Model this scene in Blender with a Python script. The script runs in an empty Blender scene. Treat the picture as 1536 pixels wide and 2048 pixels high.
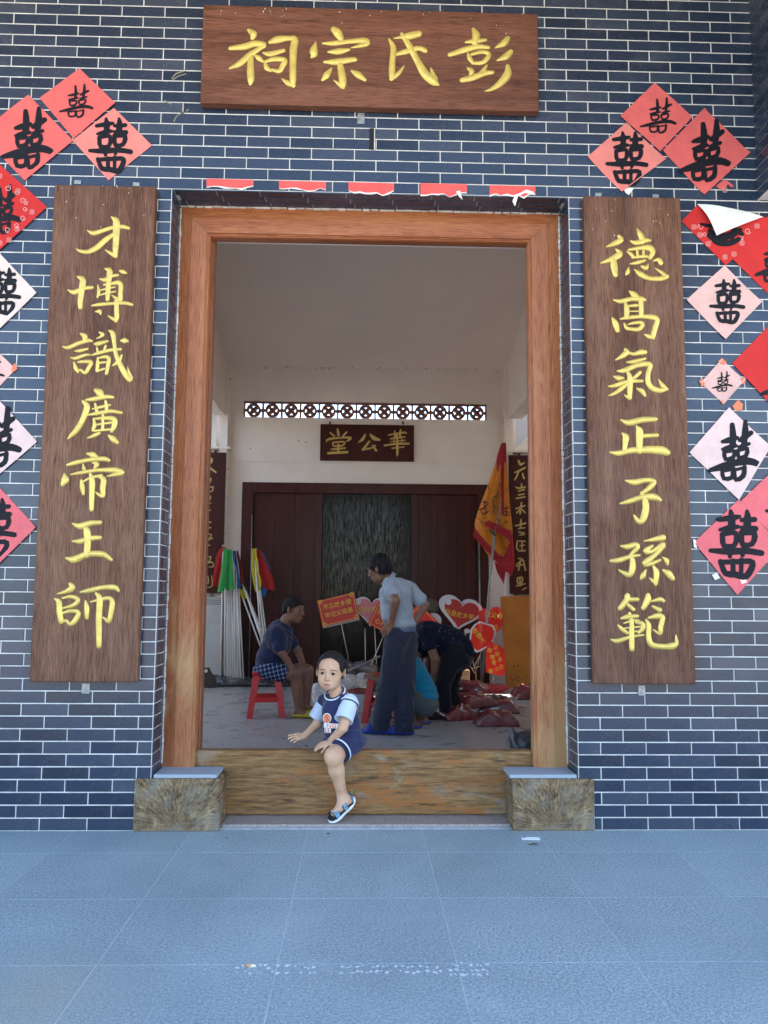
import bpy, bmesh, math, random
import numpy as np
from mathutils import Vector, Matrix
from mathutils.bvhtree import BVHTree

random.seed(7)
S = bpy.context.scene
C = S.collection

# ------------------------------------------------------------------ camera, sky, sun, exposure
F, CX, CY, CZ, TH, YA, RO, RP = 1600., 1.93417, -4.42161, 1.25808, .10198, -.02880, .00704, .06606


def ray(x, y):
    """direction of the view ray through a point of the 1536 x 2048 photograph"""
    x, y = x - 768, y - 1024
    c, s = math.cos(RO), math.sin(RO)
    a, b = c * x + s * y, -s * x + c * y
    d = (a / F, 1., -b / F)
    c, s = math.cos(TH), math.sin(TH)
    d = (d[0], c * d[1] - s * d[2], s * d[1] + c * d[2])
    c, s = math.cos(YA), math.sin(YA)
    return Vector((c * d[0] - s * d[1], s * d[0] + c * d[1], d[2]))


CAM = Vector((CX, CY, CZ))


def P(x, y, Y):
    """point at depth Y seen at pixel x, y"""
    d = ray(x, y)
    return CAM + d * ((Y - CY) / d.y)


def G(x, y, Z=0.):
    d = ray(x, y)
    return CAM + d * ((Z - CZ) / d.z)


cam = bpy.data.cameras.new('camera')
cam.sensor_fit = 'VERTICAL'
cam.sensor_height = 36
cam.lens = F / 2048 * 36
cam.clip_start, cam.clip_end = .05, 2000
co = bpy.data.objects.new('camera', cam)
C.objects.link(co)
fw = ray(768, 1024).normalized()
rt = (ray(868, 1024) - ray(768, 1024)).normalized()
up = rt.cross(fw)
co.matrix_world = Matrix(((rt.x, up.x, -fw.x, CX), (rt.y, up.y, -fw.y, CY), (rt.z, up.z, -fw.z, CZ), (0, 0, 0, 1)))
S.camera = co

SUN_EL, SUN_AZ = math.radians(52), math.radians(22)   # the sun stands to the right and a little behind the hall (azimuth from +X towards +Y)
W = bpy.data.worlds.new('World')
S.world = W
W.use_nodes = True
wn = W.node_tree.nodes
sky = wn.new('ShaderNodeTexSky')
sky.sky_type = 'NISHITA'
sky.sun_disc = False
sky.sun_elevation = SUN_EL
sky.sun_rotation = math.radians(90) - SUN_AZ
sky.air_density, sky.dust_density, sky.ozone_density = 1.0, 1.0, 1.6
wn['Background'].inputs['Strength'].default_value = .15
W.node_tree.links.new(sky.outputs[0], wn['Background'].inputs[0])
sl = bpy.data.lights.new('sun', 'SUN')
sl.energy, sl.angle, sl.color = 4.0, math.radians(.53), (1, .95, .87)
so = bpy.data.objects.new('sun', sl)
C.objects.link(so)
sd = Vector((math.cos(SUN_EL) * math.cos(SUN_AZ), math.cos(SUN_EL) * math.sin(SUN_AZ), math.sin(SUN_EL)))
so.rotation_euler = sd.to_track_quat('Z', 'Y').to_euler()
so.location = (8, 6, 14)
S.view_settings.view_transform = 'Standard'
S.view_settings.look = 'None'
S.view_settings.gamma = 1
S.view_settings.use_curve_mapping = False
S.view_settings.exposure = 2.45
S.render.engine = 'CYCLES'
S.cycles.max_bounces = 8
S.cycles.diffuse_bounces = 5

# ------------------------------------------------------------------ object helpers


def tag(o, label=None, cat=None, group=None, kind=None):
    for k, v in (('label', label), ('category', cat), ('group', group), ('kind', kind)):
        if v:
            o[k] = v
    return o


def thing(name, label, cat, loc=(0, 0, 0), group=None):
    o = bpy.data.objects.new(name, None)
    C.objects.link(o)
    o.location = loc
    o.empty_display_size = .05
    return tag(o, label, cat, group)


def link(name, me, m=None, parent=None, kind=None, smooth=False):
    if m is not None:
        me.materials.append(m)
    if smooth:
        me.polygons.foreach_set('use_smooth', [True] * len(me.polygons))
    o = bpy.data.objects.new(name, me)
    C.objects.link(o)
    if parent is not None:
        o.parent = parent
        o.matrix_parent_inverse = Matrix.Translation(-parent.location) if parent.type == 'EMPTY' and parent.parent is None else Matrix()
    if kind:
        o['kind'] = kind
    return o


class MB:
    """collects boxes, tubes, strips and polygons into one mesh"""

    def __init__(s):
        s.v, s.f = [], []

    def add(s, vs, fs):
        n = len(s.v)
        s.v += [tuple(v) for v in vs]
        s.f += [tuple(i + n for i in f) for f in fs]
        return s

    def box(s, a, b, bv=0., M=None):
        (x0, y0, z0), (x1, y1, z1) = a, b
        if bv <= 0:
            vs = [(x, y, z) for z in (z0, z1) for y in (y0, y1) for x in (x0, x1)]
            fs = [(0, 2, 3, 1), (4, 5, 7, 6), (0, 1, 5, 4), (2, 6, 7, 3), (0, 4, 6, 2), (1, 3, 7, 5)]
        else:
            bm = bmesh.new()
            bmesh.ops.create_cube(bm, size=1)
            for v in bm.verts:
                v.co = Vector(((x0 + x1) / 2 + v.co.x * (x1 - x0), (y0 + y1) / 2 + v.co.y * (y1 - y0), (z0 + z1) / 2 + v.co.z * (z1 - z0)))
            bmesh.ops.bevel(bm, geom=bm.edges[:], offset=bv, segments=2 if bv > .004 else 1, affect='EDGES', profile=.5)
            bm.verts.index_update()
            vs = [v.co.copy() for v in bm.verts]
            fs = [[v.index for v in f.verts] for f in bm.faces]
            bm.free()
        if M is not None:
            vs = [M @ Vector(v) for v in vs]
        return s.add(vs, fs)

    def tube(s, pts, r, n=8, cap=True, flat=1.):
        pts = [Vector(p) for p in pts]
        rs = r if isinstance(r, (list, tuple)) else [r] * len(pts)
        vs, fs = [], []
        ref = None
        for i, p in enumerate(pts):
            t = (pts[min(i + 1, len(pts) - 1)] - pts[max(i - 1, 0)]).normalized()
            if ref is None:
                ref = Vector((0, 0, 1)) if abs(t.z) < .9 else Vector((1, 0, 0))
            u = t.cross(ref).normalized()
            w = u.cross(t).normalized()
            ref = w
            for k in range(n):
                a = 2 * math.pi * k / n
                vs.append(p + u * (math.cos(a) * rs[i]) + w * (math.sin(a) * rs[i] * flat))
        for i in range(len(pts) - 1):
            for k in range(n):
                fs.append((i * n + k, i * n + (k + 1) % n, (i + 1) * n + (k + 1) % n, (i + 1) * n + k))
        if cap:
            fs.append(tuple(range(n))[::-1])
            fs.append(tuple(range((len(pts) - 1) * n, len(pts) * n)))
        return s.add(vs, fs)

    def prism(s, poly, n, M=None):
        """closed outline poly (3-d points) pushed along vector n"""
        k = len(poly)
        vs = [Vector(p) for p in poly] + [Vector(p) + Vector(n) for p in poly]
        fs = [tuple(range(k)), tuple(range(2 * k - 1, k - 1, -1))] + [(i, i + k, (i + 1) % k + k, (i + 1) % k) for i in range(k)]
        if M is not None:
            vs = [M @ v for v in vs]
        return s.add(vs, fs)

    def mesh(s, name):
        me = bpy.data.meshes.new(name)
        me.from_pydata([tuple(v) for v in s.v], [], s.f)
        me.validate()
        bm = bmesh.new()
        bm.from_mesh(me)
        bmesh.ops.recalc_face_normals(bm, faces=bm.faces[:])
        bm.to_mesh(me)
        bm.free()
        return me

    def build(s, name, m, parent=None, kind=None, smooth=False):
        return link(name, s.mesh(name), m, parent, kind, smooth)


def spline(pts, step):
    """Catmull-Rom through rows of numbers"""
    a = np.array(pts, float)
    if len(a) == 1:
        return a
    p = np.vstack([2 * a[0] - a[1], a, 2 * a[-1] - a[-2]])
    out = []
    for i in range(1, len(p) - 2):
        n = max(2, int(np.linalg.norm((p[i + 1] - p[i])[:2]) / step))
        for t in np.arange(n) / n:
            out.append(.5 * (2 * p[i] + (p[i + 1] - p[i - 1]) * t + (2 * p[i - 1] - 5 * p[i] + 4 * p[i + 1] - p[i + 2]) * t * t
                             + (3 * p[i] - p[i - 1] - 3 * p[i + 1] + p[i + 2]) * t ** 3))
    out.append(a[-1])
    out = np.array(out)
    out[:, 2:] = np.maximum(out[:, 2:], a[:, 2:].min())
    return out


def brush(mb, pts, surf, dome=.0, step=9., base=0., ends=True):
    """one brush stroke: rows x, y, width in drawing units; surf(x, y, h) gives the 3-d point h above the surface.
    dome > 0 rounds the stroke up by that share of its width (carved and gilded letters), 0 is flat ink."""
    a = spline(pts, step)
    if ends:
        for e in (0, -1):
            q, w = a[e, :2], a[e, 2]
            t = a[0, :2] - a[1, :2] if e == 0 else a[-1, :2] - a[-2, :2]
            t = t / (np.linalg.norm(t) + 1e-9)
            ex = [np.r_[q + t * w * .5 * math.sin(f), w * math.cos(f)] for f in (.5, .95, 1.3)]
            a = np.vstack([ex[::-1], a]) if e == 0 else np.vstack([a, ex])
    cs = ((-1, 0), (-.82, .55), (-.4, .93), (.0, 1.), (.4, .93), (.82, .55), (1, 0)) if dome else ((-1, 0), (1, 0))
    n = len(cs)
    vs, fs = [], []
    for i in range(len(a)):
        t = a[min(i + 1, len(a) - 1), :2] - a[max(i - 1, 0), :2]
        t = t / (np.linalg.norm(t) + 1e-9)
        nx, ny = -t[1], t[0]
        w = a[i, 2] / 2
        for u, h in cs:
            vs.append(surf(a[i, 0] + nx * w * u, a[i, 1] + ny * w * u, base + h * dome * min(w * 2, 40)))
    for i in range(len(a) - 1):
        for k in range(n - 1):
            fs.append((i * n + k, i * n + k + 1, (i + 1) * n + k + 1, (i + 1) * n + k))
    mb.add(vs, fs)


def T(s):
    """strokes written as text: points 'x,y,w' separated by spaces, strokes separated by ;"""
    return [[tuple(float(q) for q in p.split(',')) for p in st.split()] for st in s.split(';') if st.strip()]


# ------------------------------------------------------------------ materials


class N:
    def __init__(s, name):
        s.m = bpy.data.materials.new(name)
        s.m.use_nodes = True
        s.t = s.m.node_tree
        s.b = s.t.nodes['Principled BSDF']

    def n(s, typ, **kw):
        q = s.t.nodes.new('ShaderNode' + typ)
        for k, v in kw.items():
            if k in q.inputs:
                q.inputs[k].default_value = v
            else:
                setattr(q, k, v)
        return q

    def l(s, a, b):
        s.t.links.new(a, b)

    def co(s, scale=(1, 1, 1), rot=(0, 0, 0), kind='Object'):
        t = s.n('TexCoord')
        mp = s.n('Mapping')
        mp.inputs['Scale'].default_value = scale
        mp.inputs['Rotation'].default_value = rot
        s.l(t.outputs[kind], mp.inputs[0])
        return mp.outputs[0]

    def noise(s, co, scale, detail=4, rough=.55, dist=0.):
        q = s.n('TexNoise', Scale=scale, Detail=detail, Roughness=rough, Distortion=dist)
        s.l(co, q.inputs['Vector'])
        return q.outputs['Fac']

    def ramp(s, fac, stops):
        q = s.n('ValToRGB')
        e = q.color_ramp.elements
        while len(e) < len(stops):
            e.new(.5)
        for k, (p, c) in enumerate(stops):
            e[k].position = p
            e[k].color = (*c, 1) if len(c) == 3 else c
        s.l(fac, q.inputs[0])
        return q.outputs[0]

    def mix(s, fac, a, b, mode='MIX'):
        q = s.n('Mix', data_type='RGBA', blend_type=mode)
        for v, i in ((fac, 0), (a, 6), (b, 7)):
            if hasattr(v, 'is_output'):
                s.l(v, q.inputs[i])
            else:
                q.inputs[i].default_value = v if i == 0 else ((*v, 1) if len(v) == 3 else v)
        return q.outputs[2]

    def math(s, op, a, b=.5, c=None):
        q = s.n('Math', operation=op)
        for v, i in ((a, 0), (b, 1), (c, 2)):
            if v is None:
                continue
            if hasattr(v, 'is_output'):
                s.l(v, q.inputs[i])
            else:
                q.inputs[i].default_value = v
        return q.outputs[0]

    def bump(s, h, strength=.3, dist=.002):
        q = s.n('Bump', Strength=strength, Distance=dist)
        s.l(h, q.inputs['Height'])
        s.l(q.outputs[0], s.b.inputs['Normal'])

    def set(s, **kw):
        for k, v in kw.items():
            i = s.b.inputs[k.replace('_', ' ')]
            if hasattr(v, 'is_output'):
                s.l(v, i)
            else:
                i.default_value = (*v, 1) if isinstance(v, tuple) and len(v) == 3 and i.type == 'RGBA' else v
        return s.m


def plain(name, c, rough=.6, var=.12, scale=8., bump=0., metal=0., bs=60., spec=.5, rv=0.):
    k = N(name)
    co = k.co()
    f = k.noise(co, scale, 4)
    lo, hi = tuple(x * (1 - var) for x in c), tuple(min(1, x * (1 + var)) for x in c)
    col = k.ramp(f, [(.3, lo), (.7, hi)])
    if rv:
        oi = k.n('ObjectInfo')
        v = k.math('MULTIPLY_ADD', oi.outputs['Random'], rv, 1 - rv / 2)
        hs = k.n('HueSaturation')
        k.l(v, hs.inputs['Value'])
        k.l(col, hs.inputs['Color'])
        col = hs.outputs[0]
    k.set(Base_Color=col, Roughness=rough, Metallic=metal, Specular_IOR_Level=spec)
    if bump:
        k.bump(k.noise(co, bs, 3), bump, .002)
    return k.m


def wood(name, dark, mid, light, axis='Z', rough=.5, fine=220., broad=9., bump=.25, wear=None, wear_amt=.5, spec=.22, low=None):
    """long grain along one axis, broad tone bands, optional worn patches"""
    k = N(name)
    st = {'X': (.06, 1, 1), 'Y': (1, .06, 1), 'Z': (1, 1, .06)}[axis]
    co = k.co(st)
    g = k.noise(co, fine, 3, .6, .3)
    bnd = k.noise(co, broad, 5, .6, 1.2)
    f = k.math('ADD', k.math('MULTIPLY', g, .45), k.math('MULTIPLY', bnd, .55))
    col = k.ramp(f, [(.33, dark), (.5, mid), (.68, light)])
    pore = k.noise(k.co({'X': (.02, 1, 1), 'Y': (1, .02, 1), 'Z': (1, 1, .02)}[axis]), fine * 2.2, 2, .5)
    col = k.mix(k.ramp(pore, [(.36, (1, 1, 1)), (.44, (0, 0, 0))]), col, tuple(x * .75 for x in dark))
    if wear:
        p = k.noise(k.co({'X': (.35, 1, 1), 'Y': (1, .35, 1), 'Z': (1, 1, .35)}[axis]), 5., 6, .68, .4)
        if low is not None:
            tz = k.n('TexCoord')
            sp = k.n('SeparateXYZ')
            k.l(tz.outputs['Object'], sp.inputs[0])
            mr = k.n('MapRange')
            k.l(sp.outputs['Z'], mr.inputs[0])
            mr.inputs[1].default_value, mr.inputs[2].default_value, mr.inputs[3].default_value, mr.inputs[4].default_value = low[0], low[1], .16, -.12
            p = k.math('ADD', p, mr.outputs[0])
        col = k.mix(k.ramp(p, [(.5, (0, 0, 0)), (.68, (wear_amt,) * 3)]), col, wear)
    k.set(Base_Color=col, Roughness=rough, Specular_IOR_Level=spec)
    k.bump(k.math('ADD', g, k.math('MULTIPLY', pore, .5)), bump, .001)
    return k.m


def tile_mat(name, island):
    k = N(name)
    if island:
        r = k.n('NewGeometry').outputs['Random Per Island']
    else:
        r = k.n('ObjectInfo').outputs['Random']
    co = k.co()
    base = k.ramp(r, [(0, (.012, .021, .040)), (.35, (.018, .030, .055)), (.7, (.025, .037, .066)), (1, (.042, .054, .080))])
    dust = k.noise(co, 3.2, 6, .65)
    base = k.mix(k.ramp(dust, [(.52, (0, 0, 0)), (.75, (.22, .22, .22))]), base, (.17, .18, .20))
    fleck = k.noise(co, 90, 2, .5)
    base = k.mix(k.ramp(fleck, [(.73, (0, 0, 0)), (.76, (.7, .7, .7))]), base, (.35, .36, .38))
    rr = k.ramp(k.noise(co, 6, 4), [(.3, (.16,) * 3), (.7, (.34,) * 3)])
    k.set(Base_Color=base, Roughness=rr, Specular_IOR_Level=.48)
    k.bump(k.noise(k.co((3, 3, 3)), 14, 3), .10, .004)
    return k.m


MT = {}
MT['brick'] = tile_mat('glazed_brick', False)
MT['bricks'] = tile_mat('glazed_brick_far', True)
MT['mortar'] = plain('white_mortar', (.58, .565, .53), .85, .22, 9, .3)
MT['board'] = wood('sign_wood', (.075, .027, .015), (.155, .060, .034), (.24, .100, .060), 'X', .55, 190, 7, .3, low=None)
MT['couplet'] = wood('couplet_wood', (.050, .020, .011), (.130, .057, .032), (.23, .118, .068), 'Z', .6, 190, 5, .35, wear=(.24, .14, .10), wear_amt=.35)
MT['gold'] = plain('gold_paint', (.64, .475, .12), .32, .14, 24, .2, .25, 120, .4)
MT['gold_edge_shade'] = plain('dark_gold_edge_shade', (.16, .12, .025), .6, .1, 30)  # dark gold outline with the carving's shadow edge painted in
MT['gold_dark'] = plain('gold_paint_in_shade', (.50, .34, .10), .45, .12, 30)  # darker copy of the gold, the hall's shade put into its colour
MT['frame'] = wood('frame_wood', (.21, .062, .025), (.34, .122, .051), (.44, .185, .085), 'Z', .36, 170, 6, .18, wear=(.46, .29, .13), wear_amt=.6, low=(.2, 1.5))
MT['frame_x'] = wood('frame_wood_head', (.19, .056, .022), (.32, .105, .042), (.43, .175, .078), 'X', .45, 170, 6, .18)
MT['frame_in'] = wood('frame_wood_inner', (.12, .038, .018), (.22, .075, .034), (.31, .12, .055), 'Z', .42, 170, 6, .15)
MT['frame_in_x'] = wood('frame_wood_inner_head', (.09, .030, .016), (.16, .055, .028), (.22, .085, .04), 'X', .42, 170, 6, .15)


def sill_mat():
    k = N('weathered_threshold_wood')
    g = k.noise(k.co((.07, 1, 1)), 150, 4, .7, .3)
    bnd = k.noise(k.co((.07, 1, 1)), 55, 6, .75, .4)
    col = k.ramp(k.math('ADD', k.math('MULTIPLY', g, .4), k.math('MULTIPLY', bnd, .6)), [(.36, (.060, .028, .011)), (.48, (.185, .095, .034)), (.60, (.31, .175, .070))])
    pa = k.noise(k.co((.45, 1, 1)), 7, 6, .68, .6)
    col = k.mix(k.ramp(pa, [(.53, (0, 0, 0)), (.66, (.6,) * 3)]), col, (.29, .25, .19))
    pb = k.noise(k.co((.35, 1, 1), (.3, .2, .1)), 9, 6, .7, .5)
    col = k.mix(k.ramp(pb, [(.51, (0, 0, 0)), (.60, (.85,) * 3)]), col, (.30, .112, .028))
    pc = k.noise(k.co((.12, 1, 1), (.1, .5, .3)), 34, 3, .6)
    col = k.mix(k.ramp(pc, [(.28, (.9,) * 3), (.36, (0, 0, 0))]), col, (.055, .033, .018))
    k.set(Base_Color=col, Roughness=.72, Specular_IOR_Level=.3)
    k.bump(k.math('ADD', g, pa), .6, .002)
    return k.m


MT['sill'] = sill_mat()
MT['stone'] = plain('grey_granite', (.30, .35, .40), .55, .2, 260, .15)
MT['plaster'] = plain('white_plaster', (.74, .65, .58), .85, .05, 3, .1, 0, 200)
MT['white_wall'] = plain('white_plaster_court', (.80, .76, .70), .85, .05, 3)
MT['maroon'] = wood('maroon_door', (.030, .008, .007), (.056, .013, .011), (.085, .022, .017), 'Z', .33, 120, 5, .2)
MT['steel'] = plain('galvanised_steel', (.30, .30, .29), .5, .25, 40, .2, .6)
MT['hole'] = plain('flat_black', (.01, .01, .01), .9)  # black for hidden backings, small fittings and the painted slot shade
MT['white_plastic'] = plain('white_pole_plastic', (.72, .70, .66), .4, .05)


def granite(name, a, b, c, rough=.5):
    k = N(name)
    co = k.co()
    f = k.noise(co, 90, 6, .88)
    g = k.noise(co, 260, 2, .6)
    col = k.ramp(k.math('ADD', k.math('MULTIPLY', f, .6), k.math('MULTIPLY', g, .4)), [(.40, a), (.5, b), (.60, c)])
    big = k.noise(co, 1.6, 5, .6)
    col = k.mix(k.ramp(big, [(.35, (.0,) * 3), (.7, (.35,) * 3)]), col, tuple(x * 1.25 for x in b))
    oi = k.n('ObjectInfo')
    hs = k.n('HueSaturation')
    k.l(k.math('MULTIPLY_ADD', oi.outputs['Random'], .10, .95), hs.inputs['Value'])
    if name == 'paving_granite':
        w1 = k.noise(k.co(), .9, 6, .62, .5)
        col = k.mix(k.ramp(w1, [(.40, (.30,) * 3), (.60, (0, 0, 0))]), col, (.14, .21, .235))
        w2 = k.noise(k.co((1, 1, 1), (.4, .2, .7)), 1.7, 6, .68, .8)
        col = k.mix(k.ramp(w2, [(.52, (0, 0, 0)), (.72, (.22,) * 3)]), col, (.42, .52, .55))
        vd_ = k.n('VectorMath', operation='DISTANCE')
        tc_ = k.n('TexCoord')
        k.l(tc_.outputs['Object'], vd_.inputs[0])
        vd_.inputs[1].default_value = (.95, -1.75, 0)
        dirt = k.math('MULTIPLY', k.ramp(vd_.outputs['Value'], [(.0, (1, 1, 1)), (.42, (0, 0, 0))]), k.ramp(w1, [(.35, (.2,) * 3), (.6, (.9,) * 3)]))
        col = k.mix(dirt, col, (.36, .34, .26))
    spot = k.noise(co, 26, 3, .6)
    k.l(col, hs.inputs['Color'])
    col = k.mix(k.ramp(spot, [(.70, (0, 0, 0)), (.74, (.35,) * 3)]), hs.outputs[0], tuple(min(1, x * 1.6) for x in b))
    k.set(Base_Color=col, Roughness=rough, Specular_IOR_Level=.45)
    k.bump(f, .12, .001)
    return k.m


MT['paving'] = granite('paving_granite', (.05, .085, .10), (.25, .335, .365), (.58, .68, .71), .55)
MT['pink'] = granite('pink_granite', (.13, .115, .11), (.29, .245, .22), (.46, .41, .38), .6)
MT['grout'] = plain('pale_grout', (.50, .56, .58), .9, .2, 20)

# ------------------------------------------------------------------ ground and pavement
gm = MB()
gm.box((-60, -90, -.3), (70, -4.6, -.012))
gm.box((-60, -4.6, -.3), (-2.4, 0, -.012))
gm.box((6.7, -4.6, -.3), (70, 0, -.012))
gm.build('ground', plain('far_paving', (.38, .32, .24), .8, .15, 2), None, 'structure')
bed = MB().box((-2.4, -4.6, -.3), (6.7, .6, -.0007)).build('pavement', MT['grout'], None, 'structure')
TW, TD = .6125, .5905
tile_me = {}
for i in range(-6, 8):
    for j in range(0, 8):
        x0 = 1.665 + i * TW
        y1 = -.362 - (j - 1) * TD
        y0 = y1 - TD
        if j == 0:
            y1 = .02
            y0 = -.362
        if x0 + TW > 6.7 or y0 < -4.6:
            continue
        g_ = .0012
        me = MB().box((x0 + g_, y0 + g_, -.03), (x0 + TW - g_, y1 - g_, 0), .0006).mesh('paving_tile')
        o = link('paving_tile', me, MT['paving'], bed)

# faint pale scuff marks left on the paving
mk = MB()
random.seed(5)
for px in list(range(474, 630, 9)) + list(range(684, 980, 10)):
    big = px > 900
    for r in range(2 if not big else 3):
        if random.random() < (.75 if not big else .9):
            c = G(px + random.uniform(-3, 3), 1934 + r * 11 + random.uniform(-3, 3) - (5 if big else 0))
            a, b = random.uniform(.004, .009), random.uniform(.004, .012)
            t = random.uniform(-.5, .5)
            ring = []
            for q in range(7):
                an = q / 7 * 6.283
                rr = random.uniform(.7, 1.2)
                x, y = a * rr * math.cos(an), b * rr * math.sin(an)
                ring.append((c.x + x * math.cos(t) - y * math.sin(t), c.y + x * math.sin(t) + y * math.cos(t), .0012))
            mk.add(ring, [tuple(range(7))])
tag(mk.build('scuff_mark', plain('pale_scuff', (.60, .66, .70), .7, .2, 60), bed), kind='stuff')

# ------------------------------------------------------------------ the tiled front wall
OL, OR_, OT, RD = .829, 3.125, 54 * RP, .20      # opening: left, right, head, reveal depth
WT = 80                                          # courses
XW0, XW1 = -2.5, 6.2
wall = thing('brick_wall', 'blue glazed brick front wall with white joints around the wooden doorway', 'wall', (2, .2, 0))
mo = MB()
ZT = WT * RP
for a, b in (((XW0, .003, 0), (OL, .24, ZT)), ((OR_, .003, 0), (XW1, .24, ZT)), ((OL, .003, OT), (OR_, .24, ZT))):
    mo.box(a, b)
mo.box((XW1, .003, 0), (14, .24, ZT))  # unseen length of wall added to keep the sun off the paving
mo.box((-6, .003, 0), (XW0, .24, ZT))
mo.build('mortar', MT['mortar'], wall)
BJ = .0064


def brick_verts(w, h, d=.0065, c=.0022):
    """tile lying in the x-z plane, face at y = 0, back at y = d"""
    vs = []
    for ins, y in ((0, d), (0, c), (c, 0)):
        vs += [(ins, y, ins), (w - ins, y, ins), (w - ins, y, h - ins), (ins, y, h - ins)]
    fs = [(8, 9, 10, 11)]
    for r in (0, 4):
        for k in range(4):
            fs.append((r + k, r + (k + 1) % 4, r + 4 + (k + 1) % 4, r + 4 + k))
    return vs, fs


def proj_px(p):
    d = Vector(p) - CAM
    z = d.dot(fw)
    return 768 + d.dot(rt) / z * F, 1024 - d.dot(up) / z * F


bricks = []                                      # (area, x0, x1, z0, z1)
COVER = [(400, 8, 1078, 225), (60, 368, 312, 1364), (1166, 396, 1392, 1370)]
BLK = ((.747, 1.197, .285), (2.765, 3.206, .285))
for k in range(WT):
    z0, z1 = k * RP + BJ / 2, (k + 1) * RP - BJ / 2
    off = 0 if k % 2 == 0 else .125
    n0 = int((XW0 - off) / .25) - 1
    for n in range(n0, n0 + 40):
        x0, x1 = off + n * .25 + BJ / 2, off + (n + 1) * .25 - BJ / 2
        x0, x1 = max(x0, XW0), min(x1, XW1)
        if x1 - x0 < .01:
            continue
        segs = [(x0, x1)]
        if k < 54:
            segs = []
            for a, b in ((XW0, OL - .004), (OR_ + .004, XW1)):
                if k < 4:
                    a, b = (a, min(b, .747 - .004)) if a == XW0 else (max(a, 3.206 + .004), b)
                q0, q1 = max(x0, a), min(x1, b)
                if q1 - q0 > .006:
                    segs.append((q0, q1))
        for q0, q1 in segs:
            if z1 > ZT:
                continue
            pa, pb = proj_px((q0, 0, z1)), proj_px((q1, 0, z0))
            w = max(0, min(pb[0], 1536) - max(pa[0], 0))
            h = max(0, min(pb[1], 2048) - max(pa[1], 0))
            cx, cy = (pa[0] + pb[0]) / 2, (pa[1] + pb[1]) / 2
            hid = any(a < cx < c and b < cy < d for a, b, c, d in COVER)
            bricks.append((0 if hid else w * h, q0, q1, z0, z1))
bricks.sort(key=lambda b: -b[0])
bme = {}
for a, x0, x1, z0, z1 in bricks[:300]:
    w, h = round(x1 - x0, 3), z1 - z0
    if w not in bme:
        m_ = MB()
        m_.add(*brick_verts(w, h))
        bme[w] = m_.mesh('brick')
        bme[w].materials.append(MT['brick'])
    o = bpy.data.objects.new('brick', bme[w])
    C.objects.link(o)
    o.parent = wall
    o.matrix_parent_inverse = Matrix.Translation(-wall.location)
    o.location = (x0, random.uniform(-.0007, .0004), z0)
    o.rotation_euler = (random.uniform(-.004, .004), 0, random.uniform(-.0015, .0015))
rest = MB()
for a, x0, x1, z0, z1 in bricks[300:]:
    vs, fs = brick_verts(x1 - x0, z1 - z0)
    dy, t1, t2 = random.uniform(-.0007, .0004), random.uniform(-.004, .004), random.uniform(-.0015, .0015)
    rest.add([(x0 + x, y + dy + t1 * -z + t2 * x, z0 + z) for x, y, z in vs], fs)
# reveals: full course, then two halves
for side in (0, 1):
    for k in range(4, 54):
        z0, z1 = k * RP + BJ / 2, (k + 1) * RP - BJ / 2
        cuts = [(.004, RD)] if k % 2 == 0 else [(.004, RD * .5 - .003), (RD * .5 + .003, RD)]
        for y0, y1 in cuts:
            vs, fs = brick_verts(y1 - y0, z1 - z0)
            if side == 0:
                rest.add([(OL + .0065 - y - .0005, y0 + x, z0 + z) for x, y, z in vs], fs)
            else:
                rest.add([(OR_ - .0065 + y + .0005, y0 + x, z0 + z) for x, y, z in vs], fs)
# lintel soffit: three courses
for r in range(3):
    y0, y1 = .004 + r * .066, .004 + r * .066 + .0595
    off = .10 * r % .25
    n = 0
    x = OL - off - (.125 if r % 2 else 0)
    while x < OR_:
        a, b = max(x + BJ / 2, OL + .012), min(x + .25 - BJ / 2, OR_ - .012)
        if b - a > .01:
            vs, fs = brick_verts(b - a, y1 - y0)
            rest.add([(a + x_, y0 + z_, OT - .0065 + y_ - .0005) for x_, y_, z_ in vs], fs)
        x += .25
tag(rest.build('bricks', MT['bricks'], wall), kind='stuff')
# the slot left in the wall under the name board
a, b = P(739, 257, -.001), P(748, 299, -.001)
MB().box((a.x, -.0035, b.z), (b.x, .001, a.z)).build('wall_slot', MT['hole'], wall)  # black slab painted in for the shade inside the slot
MB().box((b.x, -.003, b.z - .004), (b.x + .005, .001, a.z)).build('broken_edge', MT['mortar'], wall)

# return wall / beam at the right, tiled, and the porch roof above
rb = thing('tiled_beam', 'blue tiled beam jutting out from the front wall at the upper right', 'beam', (4.4, -1, 3.58))
ZB = P(1518, 400, 0).z
MB().box((4.243, -2.2, ZB), (4.62, .002, 5.33)).build('beam_core', MT['mortar'], rb)
bt = MB()
for k in range(54, 81):
    z0, z1 = k * RP + BJ / 2, (k + 1) * RP - BJ / 2
    z0 = max(z0, ZB)
    if z1 - z0 < .02:
        continue
    y = -.004 - (.125 if k % 2 else .0)
    ys = [-.004] + [y - .25 * i for i in range(0 if k % 2 else 1, 9)]
    for i in range(len(ys) - 1):
        if ys[i] - ys[i + 1] > .03:
            vs, fs = brick_verts(ys[i] - ys[i + 1] - BJ, z1 - z0)
            bt.add([(4.2365 + y_, ys[i] - BJ / 2 - x_, z0 + z_) for x_, y_, z_ in vs], fs)
tag(bt.build('bricks', MT['bricks'], rb), kind='stuff')
pr = thing('porch_roof', 'pale concrete porch slab over the entrance, above the picture', 'roof', (2, -1, 5.4))
MB().box((XW0 - 2, -2.5, 5.34), (12.5, .3, 5.52)).build('slab', plain('porch_paint', (.46, .35, .25), .8, .06, 2), pr)  # slab carried far to the right, out of view, to block the sun
MB().box((XW0, .0, 5.285), (14, .24, 5.34)).build('top_course', MT['mortar'], pr)

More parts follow.
